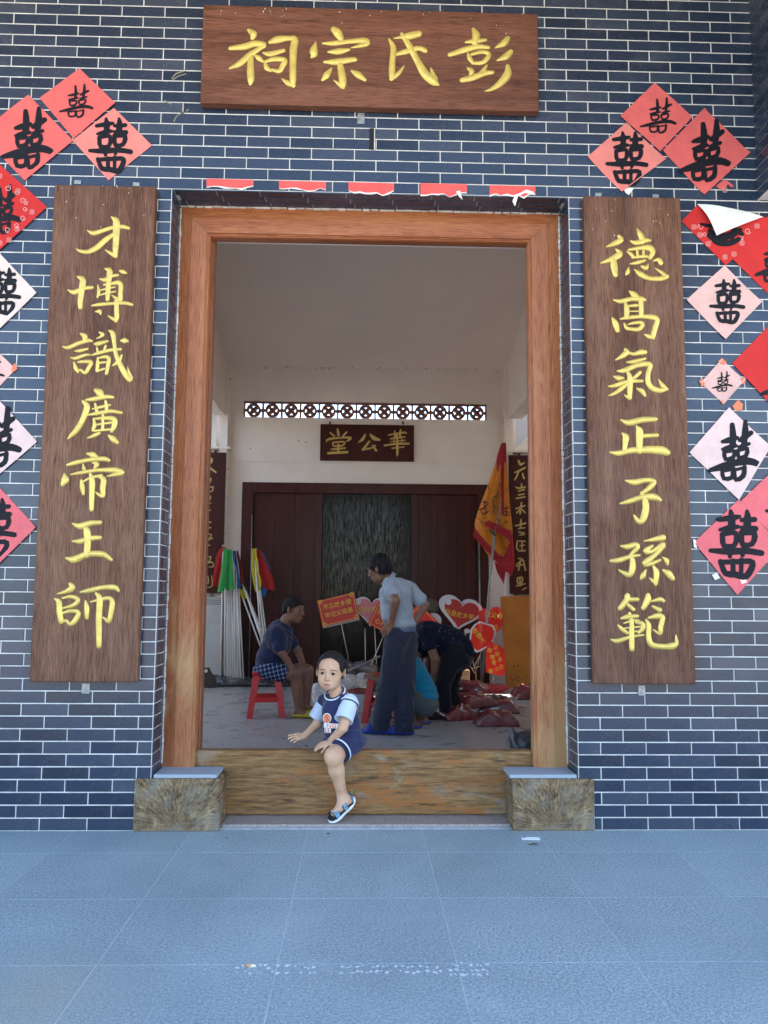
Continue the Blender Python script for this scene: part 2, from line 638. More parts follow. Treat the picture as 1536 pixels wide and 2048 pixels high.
# ------------------------------------------------------------------ doorway: frame, threshold, blocks
df = thing('door_frame', 'tall orange brown wooden door frame with mitred corners', 'door frame', (1.98, .25, .3))


def frame_rail(pts_out, pts_in, prof):
    """sweep: profile rows (t from outer to inner edge, y)"""


FO = (OL + .002, OR_ - .002, OT - .004)       # outer left, right, top
xl, xr, zt = P(389, 1530, RD).x, P(1067, 1530, RD).x, P(740, 480, RD).z
FI = (xl, xr, zt)
prof = [(0, .26), (0, RD - .004), (.02, RD - .002), (.34, RD - .014), (.42, RD - .018), (.9, RD - .018), (.915, RD - .008), (.935, RD - .008), (.95, RD - .002), (.975, RD - .002), (1, RD + .012), (1, .26)]


def rail(side):
    vs, fs = [], []
    for t, y in prof:
        x = FO[side] + (FI[side] - FO[side]) * t
        z = FO[2] + (FI[2] - FO[2]) * t
        vs += [(x, y, .29), (x, y, z)]
    k = len(prof)
    for i in range(k - 1):
        fs.append((2 * i, 2 * i + 1, 2 * i + 3, 2 * i + 2))
    fs.append(tuple(range(0, 2 * k, 2)))
    return vs, fs


for s_ in (0, 1):
    m_ = MB()
    m_.add(*rail(s_))
    m_.build('jamb', MT['frame'], df)
vs, fs = [], []
for t, y in prof:
    z = FO[2] + (FI[2] - FO[2]) * t
    vs += [(FO[0] + (FI[0] - FO[0]) * t + .0012, y, z), (FO[1] + (FI[1] - FO[1]) * t - .0012, y, z)]
for i in range(len(prof) - 1):
    fs.append((2 * i, 2 * i + 1, 2 * i + 3, 2 * i + 2))
m_ = MB()
m_.add(vs, fs)
m_.build('head_rail', MT['frame_x'], df)
# inner rebate
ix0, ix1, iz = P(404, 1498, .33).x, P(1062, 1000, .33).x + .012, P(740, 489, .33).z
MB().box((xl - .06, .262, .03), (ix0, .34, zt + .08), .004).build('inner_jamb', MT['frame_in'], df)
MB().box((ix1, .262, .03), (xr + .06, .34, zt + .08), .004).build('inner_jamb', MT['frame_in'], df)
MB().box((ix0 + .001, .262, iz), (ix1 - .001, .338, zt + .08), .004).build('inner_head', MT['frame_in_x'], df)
cl = MB()
random.seed(3)
for i in range(46):                             # crumbling pale filler between frame and tiles
    x = FO[0] + (FO[1] - FO[0]) * i / 46
    w = (FO[1] - FO[0]) / 46
    cl.box((x, RD - .012 - random.random() * .006, OT - .009 - random.random() * .007), (x + w * random.uniform(.8, 1.), RD + .02, OT - .0068))
for i in range(90):
    z = .31 + (OT - .33) * i / 90
    for sx in (0, 1):
        w = .004 + random.random() * .005
        x = OL + .0068 if sx == 0 else OR_ - .0068 - w
        cl.box((x, RD - .01 - random.random() * .005, z), (x + w, RD + .02, z + (OT - .33) / 90 * random.uniform(.85, 1)))
tag(cl.build('filler', MT['mortar'], df), kind='stuff')

th = thing('threshold', 'high weathered wooden threshold plank across the doorway', 'threshold', (1.97, .27, .02))
z1 = P(740, 1501, .235).z
m_ = MB()
bm = bmesh.new()
bmesh.ops.create_grid(bm, x_segments=60, y_segments=10, size=.5)
bm.free()
tx0, tx1 = xl - .006, xr + .004
m_.box((tx0, .232, .018), (tx1, .312, z1), .012)
m_.build('plank', MT['sill'], th)
st = thing('step', 'low pink granite step slab in front of the wooden threshold', 'step', (1.97, .15, 0))
MB().box((1.2, .058, .0005), (2.762, .2315, .017), .002).build('slab', MT['pink'], st)


def endgrain():
    k = N('end_grain')
    t = k.n('TexCoord')
    mp = k.n('Mapping')
    k.l(t.outputs['Object'], mp.inputs[0])
    sp = k.n('SeparateXYZ')
    k.l(mp.outputs[0], sp.inputs[0])
    ang = k.math('ARCTAN2', sp.outputs['Z'], sp.outputs['X'])
    rad = k.n('VectorMath', operation='LENGTH')
    k.l(mp.outputs[0], rad.inputs[0])
    cb = k.n('CombineXYZ')
    k.l(k.math('MULTIPLY', ang, 8), cb.inputs[0])
    k.l(k.math('MULTIPLY', rad.outputs['Value'], 6), cb.inputs[1])
    ray_ = k.noise(cb.outputs[0], 2.6, 4, .65, .3)
    rings = k.noise(k.co((1, 1, 1)), 9, 5, .65, 1.0)
    col = k.ramp(k.math('ADD', k.math('MULTIPLY', ray_, .5), k.math('MULTIPLY', rings, .5)), [(.39, (.040, .021, .010)), (.46, (.12, .072, .034)), (.54, (.22, .145, .072)), (.63, (.36, .27, .16))])
    grey = k.noise(k.co(), 7, 5, .65)
    col = k.mix(k.ramp(grey, [(.48, (0, 0, 0)), (.62, (.8,) * 3)]), col, (.19, .17, .13))
    fine = k.ramp(k.noise(cb.outputs[0], 9, 2, .5), [(.34, (.45,) * 3), (.44, (1, 1, 1))])
    col = k.mix(fine, tuple(x for x in (.06, .038, .022)), col)
    st2 = k.ramp(k.noise(cb.outputs[0], 6, 2, .5), [(.58, (0, 0, 0)), (.68, (.4,) * 3)])
    col = k.mix(st2, col, (.50, .42, .30))
    k.set(Base_Color=col, Roughness=.8, Specular_IOR_Level=.3)
    k.bump(ray_, .5, .002)
    return k.m


EG = endgrain()
for i, (x0, x1, lab) in enumerate(((.747, 1.197, 'square timber block with cracked end grain at the left foot of the doorway'), (2.765, 3.206, 'square timber block with cracked end grain at the right foot of the doorway'))):
    t = thing('timber_block', lab, 'block', ((x0 + x1) / 2, 0, 0), 'timber blocks at the foot of the door frame')
    me = MB().box((x0, -.012, .0), (x1, .20, .271), .006).mesh('block')
    for v in me.vertices:
        v.co.x -= (x0 + x1) / 2
        v.co.z -= .03
    o = link('block', me, EG, t)
    o.location = ((x0 + x1) / 2, 0, .03)
    q0, q1 = (.842, 1.178) if i == 0 else (2.752, 3.116)
    MB().box((q0, .0, .2712), (q1, .20, .291), .0025).build('stone_cap', MT['stone'], t)

# ------------------------------------------------------------------ the hall behind the doorway
YB = 7.0
XL, XR = -.03, 4.045
fl = MB().box((-3.4, .314, -.25), (7.4, 9.5, 0))


def floor_mat():
    k = N('polished_concrete')
    co = k.co()
    f = k.noise(co, 3, 6, .65, .5)
    col = k.ramp(f, [(.3, (.29, .285, .275)), (.55, (.38, .375, .36)), (.75, (.45, .445, .43))])
    smear = k.noise(k.co((1, 6, 1)), 5, 4, .6)
    col = k.mix(k.ramp(smear, [(.45, (0, 0, 0)), (1., (.3,) * 3)]), col, (.25, .25, .25))
    sp = k.n('SeparateXYZ')
    k.l(co, sp.inputs[0])
    ln = None
    for ax in 'XY':
        fr = k.math('FRACT', k.math('MULTIPLY', sp.outputs[ax], 1.25))
        q = k.math('LESS_THAN', k.math('ABSOLUTE', k.math('SUBTRACT', fr, .5)), .004)
        ln = q if ln is None else k.math('MAXIMUM', ln, q)
    col = k.mix(k.math('MULTIPLY', ln, .5), col, (.14, .14, .14))
    k.set(Base_Color=col, Roughness=k.ramp(f, [(.3, (.22,) * 3), (.7, (.42,) * 3)]), Specular_IOR_Level=.5)
    k.bump(f, .05, .003)
    return k.m


fl.build('floor', floor_mat(), None, 'structure')

bw = thing('back_wall', 'whitewashed back wall of the hall with a dark door in the middle', 'wall', (2, YB, 0))
LX0, LX1 = P(487, 820, YB).x, P(974, 820, YB).x
LZ1, LZ0 = P(487, 801, YB).z, P(487, 834, YB).z
DX0, DX1, DZ = P(485, 970, YB).x, P(976, 970, YB).x, P(730, 967, YB).z
wb = MB()
wb.box((XL - .13, YB, 0), (DX0, YB + .18, LZ0 + .001))
wb.box((DX1, YB, 0), (XR + .13, YB + .18, LZ0))
wb.box((DX0, YB, DZ), (DX1, YB + .18, LZ0))
wb.box((XL - .13, YB, LZ0), (LX0, YB + .18, LZ1))
wb.box((LX1, YB, LZ0), (XR + .13, YB + .18, LZ1))
wb.box((XL - .13, YB, LZ1), (XR + .13, YB + .18, 4.75))
wb.build('plaster', MT['plaster'], bw)
# upper part stands a little proud, with a shadow line
zl = P(700, 926, YB).z
ub = MB()
ub.box((XL + .12, YB - .012, zl), (LX0, YB, LZ1 + .10))
ub.box((LX1, YB - .012, zl), (XR - .12, YB, LZ1 + .10))
ub.box((LX0, YB - .012, zl), (LX1, YB, LZ0 - .0))
ub.build('plaster_band', MT['plaster'], bw)
pl = MB()
for x0, x1 in ((XL - .06, XL + .05), (XR - .05, XR + .06)):
    pl.box((x0, YB - .14, 0), (x1, YB, 4.75))
pl.build('pilaster', MT['plaster'], bw)

random.seed(31)
sp_ = MB()
for i in range(60):
    x = random.uniform(XL + .1, XR - .1)
    c_ = Vector((x, YB - .016, 4.53 + random.uniform(-.02, .02))) if i < 34 else Vector((random.choice((XL + .07, XR - .07)), YB - .145, random.uniform(2.0, 4.5))) if i < 48 else Vector((x, YB - .016, random.uniform(3.2, 4.0)))
    r = random.uniform(.004, .011)
    sp_.add([c_ + Vector((r * math.cos(a), 0, r * math.sin(a))) for a in (0, 1.05, 2.1, 3.14, 4.2, 5.2)], [(0, 1, 2, 3, 4, 5)])
tag(sp_.build('dirt_spot', plain('dirt', (.06, .05, .04), .9), bw), kind='stuff')
# pierced lattice of small breeze blocks
lt = thing('lattice_window', 'long pierced lattice of brown breeze blocks high in the back wall', 'window', ((LX0 + LX1) / 2, YB + .1, LZ0))
n = 13
lw = (LX1 - LX0) / n
lh = LZ1 - LZ0
me = None
lm = plain('brown_breeze_block', (.26, .11, .07), .8, .15, 20)
for i in range(n):
    if me is None:
        m_ = MB()
        d0, d1 = 0, .09

        def bar(a, b, w):
            a, b = Vector((a[0], 0, a[1])), Vector((b[0], 0, b[1]))
            t = (b - a).normalized()
            nn = Vector((-t.z, 0, t.x)) * w
            m_.prism([a + nn, b + nn, b - nn, a - nn], (0, d1, 0))
        e = .012
        m_.box((0, 0, 0), (lw, d1, e))
        m_.box((0, 0, lh - e), (lw, d1, lh))
        m_.box((0, 0, e), (e, d1, lh - e))
        m_.box((lw - e, 0, e), (lw, d1, lh - e))
        cx, cz, R_ = lw / 2, lh / 2, min(lw, lh) * .36
        r_ = .028
        pts = [(cx + R_ * math.cos(a), cz + R_ * math.sin(a)) for a in [q * math.pi / 8 for q in range(17)]]
        for q in range(16):
            bar(pts[q], pts[q + 1], .014)
        for q in range(4):
            a = math.pi / 4 + q * math.pi / 2
            bar((cx, cz), (cx + R_ * math.cos(a), cz + R_ * math.sin(a)), .021)
        for sx, sz in ((1, 0), (-1, 0), (0, 1), (0, -1)):
            bar((cx + sx * R_, cz + sz * R_), (cx + sx * lw / 2, cz + sz * lh / 2), .014)
        m_.box((cx - .022, 0, cz - .022), (cx + .022, d1, cz + .022))
        me = m_.mesh('lattice_block')
        me.materials.append(lm)
    o = bpy.data.objects.new('lattice_block', me)
    C.objects.link(o)
    o.parent = lt
    o.location = (LX0 + i * lw - lt.location.x, YB + .05 - lt.location.y, LZ0 - lt.location.z)

# ceiling: the underside of a pitched roof
RS = .33
zc = 4.545


def zroof(y):
    yr = 3.4
    return zc + RS * (YB - y) if y > yr else zc + RS * (YB - yr) - .25 * (yr - y)


rf = thing('hall_roof', 'pale sloping roof underside over the hall', 'roof', (2, 3.4, 5.7))
CEI = plain('grey_ceiling', (.76, .64, .56), .85, .04, 1.2)
m_ = MB()
ys = [.24, 3.4, YB + .3]
for x0, x1 in ((XL - 1.25, XR + 1.25),):
    pr_ = [(x0, y, zroof(y)) for y in ys] + [(x0, y, zroof(y) + .16) for y in ys[::-1]]
    m_.prism(pr_, (x1 - x0, 0, 0))
m_.build('slab', CEI, rf)
ft = thing('front_gable', 'plain wall over the entrance closing the front of the hall', 'wall', (2, .3, 5))
MB().box((XW0, .241, 0), (OL - .03, .44, 5.9)).build('inner_face', MT['plaster'], ft)
MB().box((OR_ + .03, .241, 0), (XW1, .44, 5.9)).build('inner_face', MT['plaster'], ft)
MB().box((OL - .03, .341, zt + .07), (OR_ + .03, .44, 5.9)).build('inner_face', MT['plaster'], ft)
MB().box((-6, .03, 5.53), (14, .24, 6.3)).build('parapet', MT['mortar'], ft)  # unseen top of the wall, run on sideways to block the sun
# side walls with wide openings to the side courts
YO0 = 3.3
for s_, (x0, x1) in enumerate(((XL - .2, XL), (XR, XR + .2))):
    sw = thing('side_wall', ('left' if s_ == 0 else 'right') + ' plastered side wall of the hall, open to a court near the back', 'wall', (x0, 3, 0))
    m_ = MB()
    YO0 = 2.2 if s_ == 0 else 2.6
    pr_ = [(x0, .44, 0), (x0, YO0, 0), (x0, YO0, 3.78), (x0, YB - .14, 3.78), (x0, YB - .14, zroof(YB - .14)), (x0, 3.4, zroof(3.4)), (x0, .44, zroof(.44))]
    m_.prism(pr_, (x1 - x0, 0, 0))
    m_.build('plaster', MT['plaster'], sw)
    # side court: pier under a ledge, sloping white coping above, outer wall
    sg = -1 if s_ == 0 else 1
    cw = thing('court_wall', 'white ' + ('left' if s_ == 0 else 'right') + ' court wall with a sloping coping behind the dark couplet board', 'wall', (x0 + sg, YB, 0))
    a0 = XL - .13 if s_ == 0 else XR + .13
    zled = P(440, 897, YB).z
    xs = sorted((a0, a0 + sg * 2.2))
    MB().box((xs[0], YB - .05, 0), (xs[1], YB + .18, zled - .03)).build('pier', MT['plaster'], cw)
    lx = sorted((a0 - sg * .22, a0 + sg * 2.2))
    MB().box((lx[0], YB - .16, zled - .03), (lx[1], YB + .18, zled)).build('ledge', MT['plaster'], cw)
    xo = a0 - sg * .05
    MB().prism([(xo, YB - .1, zled + .002), (xo + sg * 1.1, YB - .1, zled + .002), (xo + sg * 1.1, YB - .1, zled + 1.1)], (0, .2, 0)).build('coping', MT['white_wall'], cw)
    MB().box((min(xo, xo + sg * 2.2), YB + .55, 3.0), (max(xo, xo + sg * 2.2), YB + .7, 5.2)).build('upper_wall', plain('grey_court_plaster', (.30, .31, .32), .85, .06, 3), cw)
    ow = 3.4 if s_ == 0 else 2.2
    ox = sorted((a0 + sg * ow, a0 + sg * (ow + .15)))
    MB().box((ox[0], .44, 0), (ox[1], YB + .7, 2.9)).build('outer_wall', MT['white_wall'], cw)
    fx = sorted((x0 if s_ == 0 else x1, a0 + sg * 2.35))
    if s_ == 1:
        fx[1] = 7.6
    MB().box((fx[0], .44, 3.785), (fx[1], (2.2 if s_ == 0 else 6.6), 3.95)).build('added_side_roof', MT['plaster'], cw)  # unseen roof added over the court, sized to limit sun in the hall

# the dark door in the back wall
dr = thing('hall_door', 'maroon door set with a weathered old plank double door in the middle', 'door', ((DX0 + DX1) / 2, YB, 0))
cx0, cx1, czt = P(637, 1100, YB).x, P(829, 1100, YB).x, P(730, 988, YB).z
fwid = P(505, 1100, YB).x - DX0
MB().box((DX0 + .001, YB - .03, 0), (DX0 + fwid, YB + .12, DZ - .001), .006).build('frame', MT['maroon'], dr)
MB().box((DX1 - fwid, YB - .03, 0), (DX1 - .001, YB + .12, DZ - .001), .006).build('frame', MT['maroon'], dr)
MB().box((DX0 + fwid + .001, YB - .029, czt), (DX1 - fwid - .001, YB + .12, DZ - .001), .006).build('frame', MT['maroon'], dr)
for x in (cx0, cx1):
    MB().box((x - .05, YB - .025, 0), (x + .05, YB + .12, czt - .001), .006).build('mullion', MT['maroon'], dr)
for x0, x1 in ((DX0 + fwid + .002, cx0 - .052), (cx1 + .052, DX1 - fwid - .002)):
    w = (x1 - x0) / 3
    for i in range(3):
        MB().box((x0 + i * w + .001, YB + .02, 0), (x0 + (i + 1) * w - .001, YB + .07, czt - .002), .002).build('panel', MT['maroon'], dr)


def old_door():
    k = N('old_varnished_planks')
    g = k.noise(k.co((1, 1, .04)), 170, 4, .7, .3)
    cr = k.noise(k.co((1, 1, .10)), 70, 6, .75, .5)
    col = k.ramp(k.math('ADD', k.math('MULTIPLY', g, .5), k.math('MULTIPLY', cr, .5)), [(.40, (.007, .005, .004)), (.54, (.016, .011, .009)), (.68, (.034, .022, .016))])
    k.set(Base_Color=col, Roughness=k.ramp(cr, [(.38, (.28,) * 3), (.60, (.12,) * 3)]), Specular_IOR_Level=k.ramp(cr, [(.36, (.04,) * 3), (.64, (.25,) * 3)]))
    h = k.math('ADD', k.math('MULTIPLY', g, .6), k.math('MULTIPLY', k.ramp(cr, [(.36, (0, 0, 0)), (.48, (1, 1, 1))]), .8))
    k.bump(h, .18, .002)
    return k.m


OD = old_door()
x0 = cx0 + .052
w = (cx1 - cx0 - .104) / 4
for i in range(4):
    g_ = .001
    MB().box((x0 + i * w + .001, YB - .004 + .003 * (i % 2), .005), (x0 + (i + 1) * w - g_, YB + .05, czt - .004), .0015).build('plank', OD, dr)
MB().box((cx0 + .05, YB + .052, 0), (x0 + 2 * w + .003, YB + .075, czt - .002)).build('backing', MT['hole'], dr)  # unseen backing added to stop daylight showing through the plank gaps
MB().box((x0 + 2 * w + .0035, YB + .052, 0), (cx1 - .05, YB + .075, czt - .002)).build('backing', MT['hole'], dr)
MB().box((DX0 + .01, YB + .126, 0), (x0 + 2 * w - .02, YB + .15, czt)).build('backing', MT['hole'], dr)  # second unseen layer, also added to block daylight behind the door
MB().box((x0 + 2 * w + .02, YB + .126, 0), (DX1 - .01, YB + .15, czt)).build('backing', MT['hole'], dr)
kc = P(862, 1213, YB - .03)
kn = MB()
kn.tube([(kc.x, YB + .019, kc.z), (kc.x, YB - .004, kc.z), (kc.x, YB - .012, kc.z)], [.115, .115, .085], 24)
kn.tube([(kc.x + .06 * math.cos(a), YB - .016, kc.z - .02 + .06 * math.sin(a)) for a in [q * math.pi / 8 for q in range(17)]], .008, 6)
kn.build('door_knocker', plain('dark_bronze', (.10, .085, .06), .4, .3, 60, .3, .7), dr)

# ------------------------------------------------------------------ carved boards with gilded letters
NAMES = {}


def crop(x0, y0, sc, Y):
    """surface function for a drawing made over an enlarged crop: origin, enlargement, depth of the surface"""
    ppm = (P(x0 + 1, y0 + 200, Y) - P(x0, y0 + 200, Y)).length / sc

    def f(x, y, h):
        p = P(x0 + x / sc, y0 + y / sc, Y)
        return (p.x, Y - h * ppm, p.z)
    return f


TOPW = {
 'tablet': ('''235,132,14 256,150,36 252,166,20;155,212,18 215,205,28 262,192,28 304,197,24 288,210,20 240,242,26 195,280,26 152,300,10;
 245,235,22 243,290,30 245,345,32 243,368,16;262,242,8 280,255,24 298,270,12;
 330,185,18 360,175,32 410,168,22 438,174,30 432,215,34 430,280,30 430,345,30 432,378,16;434,374,18 410,366,24 380,345,6;
 300,232,10 330,237,24 390,222,16;306,272,12 315,298,24 332,310,14;310,270,14 350,260,22 395,264,22 386,286,26 370,312,20 338,306,14'''
 ),
}
CHARS_TOP = ['''235,132,14 256,150,36 252,166,20;155,212,18 215,205,28 262,192,28 304,197,24 288,210,20 240,242,26 195,280,26 152,300,10;
 245,235,22 243,290,30 245,345,32 243,368,16;262,242,8 280,255,24 298,270,12;
 330,185,18 360,175,32 410,168,22 438,174,30 432,215,34 430,280,30 430,345,30 432,378,16;434,374,18 410,366,24 380,345,6;
 300,232,10 330,237,24 390,222,16;306,272,12 315,298,24 332,310,14;310,270,14 350,260,22 395,264,22 386,286,26 370,312,20 338,306,14''',
 '''610,130,28 626,145,38 640,168,28 646,180,18;530,185,6 522,218,34 520,240,34 512,250,12;562,190,10 610,190,22 680,182,20 742,178,26 758,188,24 735,198,20 685,210,6;
 585,228,10 630,226,28 676,218,12;568,272,12 620,272,28 690,262,22 703,262,18;635,275,24 645,330,34 650,372,30 652,386,12;648,380,24 608,352,6;598,302,10 578,330,30 560,350,14;685,310,8 715,328,30 745,350,16''',
 '''982,148,30 940,158,32 905,163,16 873,168,6;852,172,10 870,210,26 866,270,26 864,320,28 860,346,16;862,346,20 895,320,18 917,290,6;868,243,10 920,228,24 980,212,22 1010,222,22;
 908,150,18 940,200,28 975,265,30 1010,325,38 1050,360,36 1066,371,14;1035,300,8 1052,345,28''',
 '''1222,130,18 1234,155,36 1228,186,30;1188,185,10 1230,180,22 1275,175,14;1118,240,20 1180,220,26 1240,205,24 1288,208,16;1198,235,10 1205,255,22 1220,277,14;
 1215,238,14 1260,228,18 1290,238,20 1278,262,22 1255,276,18 1218,277,14;1195,298,8 1214,314,28 1207,330,14;1280,288,10 1264,312,20 1250,322,14;1172,352,22 1215,342,28 1270,322,24 1306,318,16;
 1372,170,24 1355,190,30 1318,210,8;1385,228,24 1365,248,30 1325,266,8;1372,292,20 1372,325,36 1340,365,30 1300,392,16 1270,401,6''']
CHARS_L = [('B', '''535,470,10 590,495,42 680,470,38 760,445,36 860,435,38 918,448,28;760,345,16 800,380,62 805,450,68 800,560,60 795,650,54 798,712,32;795,705,46 740,675,28 700,650,8;
 785,500,34 700,560,50 620,630,52 540,668,42 470,662,30 430,640,8'''),
 ('B', '''352,1022,10 410,1045,44 500,1010,38 578,1000,32;445,900,20 490,930,58 482,1010,58 468,1120,52 468,1185,42;700,825,16 740,850,58 732,950,48 725,1050,48 722,1112,38;
 650,920,14 700,930,42 760,895,32 816,885,24;835,845,16 865,855,38 896,866,18;632,980,12 640,1040,32 628,1090,20;690,975,20 760,965,32 820,955,42 846,980,46 842,1050,42 838,1115,46 800,1100,32 760,1070,8;
 640,1030,12 720,1010,20 790,997,12;635,1075,12 720,1052,20 795,1038,12;575,1170,14 640,1160,32 760,1150,28 880,1145,32 948,1160,28;607,1225,10 650,1224,42 656,1250,14;
 805,1120,42 806,1200,48 808,1270,46 800,1312,32;800,1305,36 765,1288,30 725,1262,8'''),
 ('B', '''472,1430,20 510,1455,52 506,1482,40;302,1550,10 355,1560,36 450,1520,36 540,1495,36 576,1500,20;415,1592,8 460,1590,30 536,1572,20;378,1652,10 420,1660,30 510,1630,28 560,1626,14;
 410,1700,20 425,1750,40 445,1783,30;448,1695,20 520,1690,34 570,1697,36 545,1750,38 512,1795,34 470,1768,24 440,1780,18;
 645,1418,14 676,1437,38 655,1460,22 618,1475,8;595,1525,12 630,1525,42 720,1500,24;622,1560,18 632,1600,24;704,1545,24 690,1585,24;575,1630,14 640,1610,32 740,1585,32 842,1575,28;
 630,1650,12 630,1710,36 622,1775,28;625,1660,10 690,1647,30 733,1657,38 725,1730,38 712,1800,32;640,1702,22 710,1695,18;625,1780,22 690,1757,22;
 735,1400,14 770,1430,48 785,1520,38 800,1620,42 840,1720,50 890,1810,54 930,1862,42 946,1836,24;948,1838,24 922,1790,26 908,1735,6;855,1630,18 822,1690,42 765,1730,10;848,1495,20 882,1495,54 908,1500,24'''),
 ('C', '''435,2,28 460,18,52 480,42,30;370,65,14 420,60,30 500,45,28 548,48,18;350,75,20 376,110,42 350,190,38 310,260,38 272,300,26 250,322,8;430,90,14 440,130,24 440,160,18;500,75,20 506,110,24 500,150,18;
 412,125,10 470,112,20 530,98,12;380,165,10 440,155,24 530,140,24 603,150,20;420,190,14 427,230,28 415,265,20;432,190,16 500,185,26 558,195,36 555,240,36 540,272,22;430,230,14 540,215,16;482,160,18 480,260,22;420,270,14 535,260,18;
 457,285,20 425,300,26 378,318,8;520,300,14 550,325,42 575,347,26'''),
 ('C', '''380,420,16 415,430,42 440,442,24;248,495,18 300,480,28 400,460,26 490,455,32 522,465,20;350,490,10 356,520,26;412,480,8 440,490,38 425,520,16;227,555,14 232,590,52 215,624,28;
 270,558,10 340,545,24 450,530,24 560,530,38 610,545,32 570,556,28 510,570,8;397,550,16 410,600,40 408,700,36 406,788,30;340,600,20 345,640,34 352,686,20;340,612,10 400,580,18 470,565,22;
 450,570,16 485,590,38 480,650,38 482,700,28 455,690,22 430,672,6'''),
 ('C', '''280,882,10 330,900,42 400,880,36 463,875,28;360,900,20 375,930,46 380,1000,46 374,1090,42;280,998,10 330,1000,34 400,980,34 463,975,26;238,1110,14 290,1120,46 380,1085,38 480,1085,38 536,1120,22'''),
 ('C', '''265,1282,24 278,1305,46 240,1330,28 180,1347,8;165,1380,14 190,1400,38 195,1470,40 205,1528,38;215,1375,14 270,1365,24 318,1385,30 290,1420,28 215,1442,12;
 210,1475,14 270,1460,26 320,1470,30 300,1520,38 265,1548,26 240,1524,22 205,1535,16;367,1395,14 375,1440,36 375,1505,26;335,1335,14 390,1325,32 480,1305,30 560,1305,36 583,1325,22;
 437,1345,20 460,1380,42 455,1500,42 455,1600,40 455,1690,36;400,1400,10 460,1385,22 520,1375,28 543,1400,36 535,1470,36 520,1530,30 500,1515,22 472,1495,6''')]
CHARS_R = [('D', '''375,395,30 392,425,48 330,460,42 272,483,14;350,505,14 382,545,54 310,590,46 222,623,14;325,590,52 335,660,60 345,725,42;458,660,8 450,700,38 437,720,20;
 530,330,8 552,370,42 572,410,52 575,450,30;475,435,14 520,450,42 600,430,42 643,430,22;445,525,12 480,550,32 502,575,24;460,510,20 560,495,36 640,495,52 663,530,46 640,578,36;530,510,22 535,565,24;585,505,22 585,560,24;
 490,577,20 580,567,28 640,570,20;472,630,12 530,620,32 596,600,22;565,650,14 605,665,42 628,630,8;668,605,10 715,595,38 732,622,44;510,680,14 560,720,46 640,755,38 740,755,42 783,740,40;775,735,36 740,705,30 680,665,8'''),
 ('D', '''465,864,12 500,890,52 532,915,42;330,938,12 390,950,38 480,930,38 560,930,46 596,938,26;430,960,24 442,1020,48 440,1080,42;562,940,42 565,1000,42 565,1070,42;460,990,20 520,985,28 540,985,16;450,1035,10 550,1035,14;
 388,1100,14 450,1090,32 560,1080,32 660,1085,48 702,1108,44 685,1170,48 665,1245,46;668,1262,30 630,1250,38 592,1232,8;320,1095,20 345,1140,52 362,1198,40;
 420,1140,16 440,1178,32 480,1187,30 540,1190,36 573,1160,38 568,1132,30 500,1135,26 455,1147,12'''),
 ('D', '''430,1362,28 440,1385,52 400,1420,38 348,1450,12;440,1382,30 500,1400,28 560,1385,46 598,1385,38;445,1470,16 500,1465,32 598,1440,22;
 362,1545,14 420,1540,42 520,1500,42 600,1485,46 643,1495,42 625,1560,42 625,1640,46 660,1690,48 720,1710,46 783,1700,30;776,1696,34 745,1665,38 712,1615,8;
 330,1590,10 370,1605,46 413,1605,18;555,1557,30 520,1590,32 490,1612,16;285,1675,12 340,1670,34 450,1635,36 573,1630,26;445,1547,20 468,1600,46 468,1700,48 468,1775,34;466,1778,34 445,1765,26 422,1748,8;
 450,1650,32 390,1700,38 330,1740,28 285,1755,8;530,1695,16 570,1715,42 596,1753,26'''),
 ('E', '''325,70,12 380,90,42 470,70,42 568,65,32;435,115,16 455,150,52 455,220,48 455,290,42;470,185,32 530,180,28 580,178,28;335,165,14 358,190,48 355,240,38 350,280,32;248,298,14 310,305,38 400,285,42 520,280,52 610,285,60 650,300,48'''),
 ('E', '''358,498,12 420,510,42 500,495,34 558,505,36 530,545,38 470,590,22;320,660,12 380,645,34 480,615,38 560,615,48 602,635,24;470,580,16 495,640,42 500,700,50 480,770,50 450,785,40 418,745,14'''),
 ('E', '''325,960,14 370,965,38 430,950,36 443,970,34 410,1005,28 380,1035,16;255,1065,24 310,1060,36 390,1035,28 455,1025,16;385,1030,16 405,1060,38 405,1120,46 385,1162,42 345,1150,28 308,1128,8;
 490,925,10 550,915,28 620,902,46;545,960,20 500,995,42 540,1000,26 620,950,38;622,962,36 570,1020,32 500,1075,46 492,1093,28 540,1085,28 600,1060,20;620,1040,10 646,1062,36 653,1088,22;
 555,1105,20 575,1150,42 570,1228,30;568,1222,28 548,1205,26 525,1185,8;500,1130,12 480,1170,42 467,1190,20;622,1130,16 660,1155,48 690,1190,34'''),
 ('E', '''370,1312,40 366,1340,44 320,1398,38;375,1337,30 440,1337,28;370,1372,24 413,1408,28;515,1308,34 513,1340,50 482,1398,34;540,1350,14 600,1337,32 625,1348,24;550,1387,18 598,1412,36;
 330,1470,20 375,1460,38 440,1455,24;385,1437,24 400,1500,32 400,1580,40 402,1686,38;345,1505,10 400,1490,20 450,1485,14;305,1520,14 335,1550,32 370,1575,22;430,1500,16 473,1507,34 480,1540,38 450,1572,22;
 350,1540,10 460,1530,14;350,1572,12 440,1562,14;255,1620,12 300,1630,32 400,1600,22 485,1588,12;520,1467,16 580,1455,42 618,1465,38 605,1530,38 600,1578,28 550,1550,8;500,1480,14 520,1520,36 520,1600,38 540,1655,42 620,1670,38 690,1665,48 716,1645,32 712,1590,10''')]
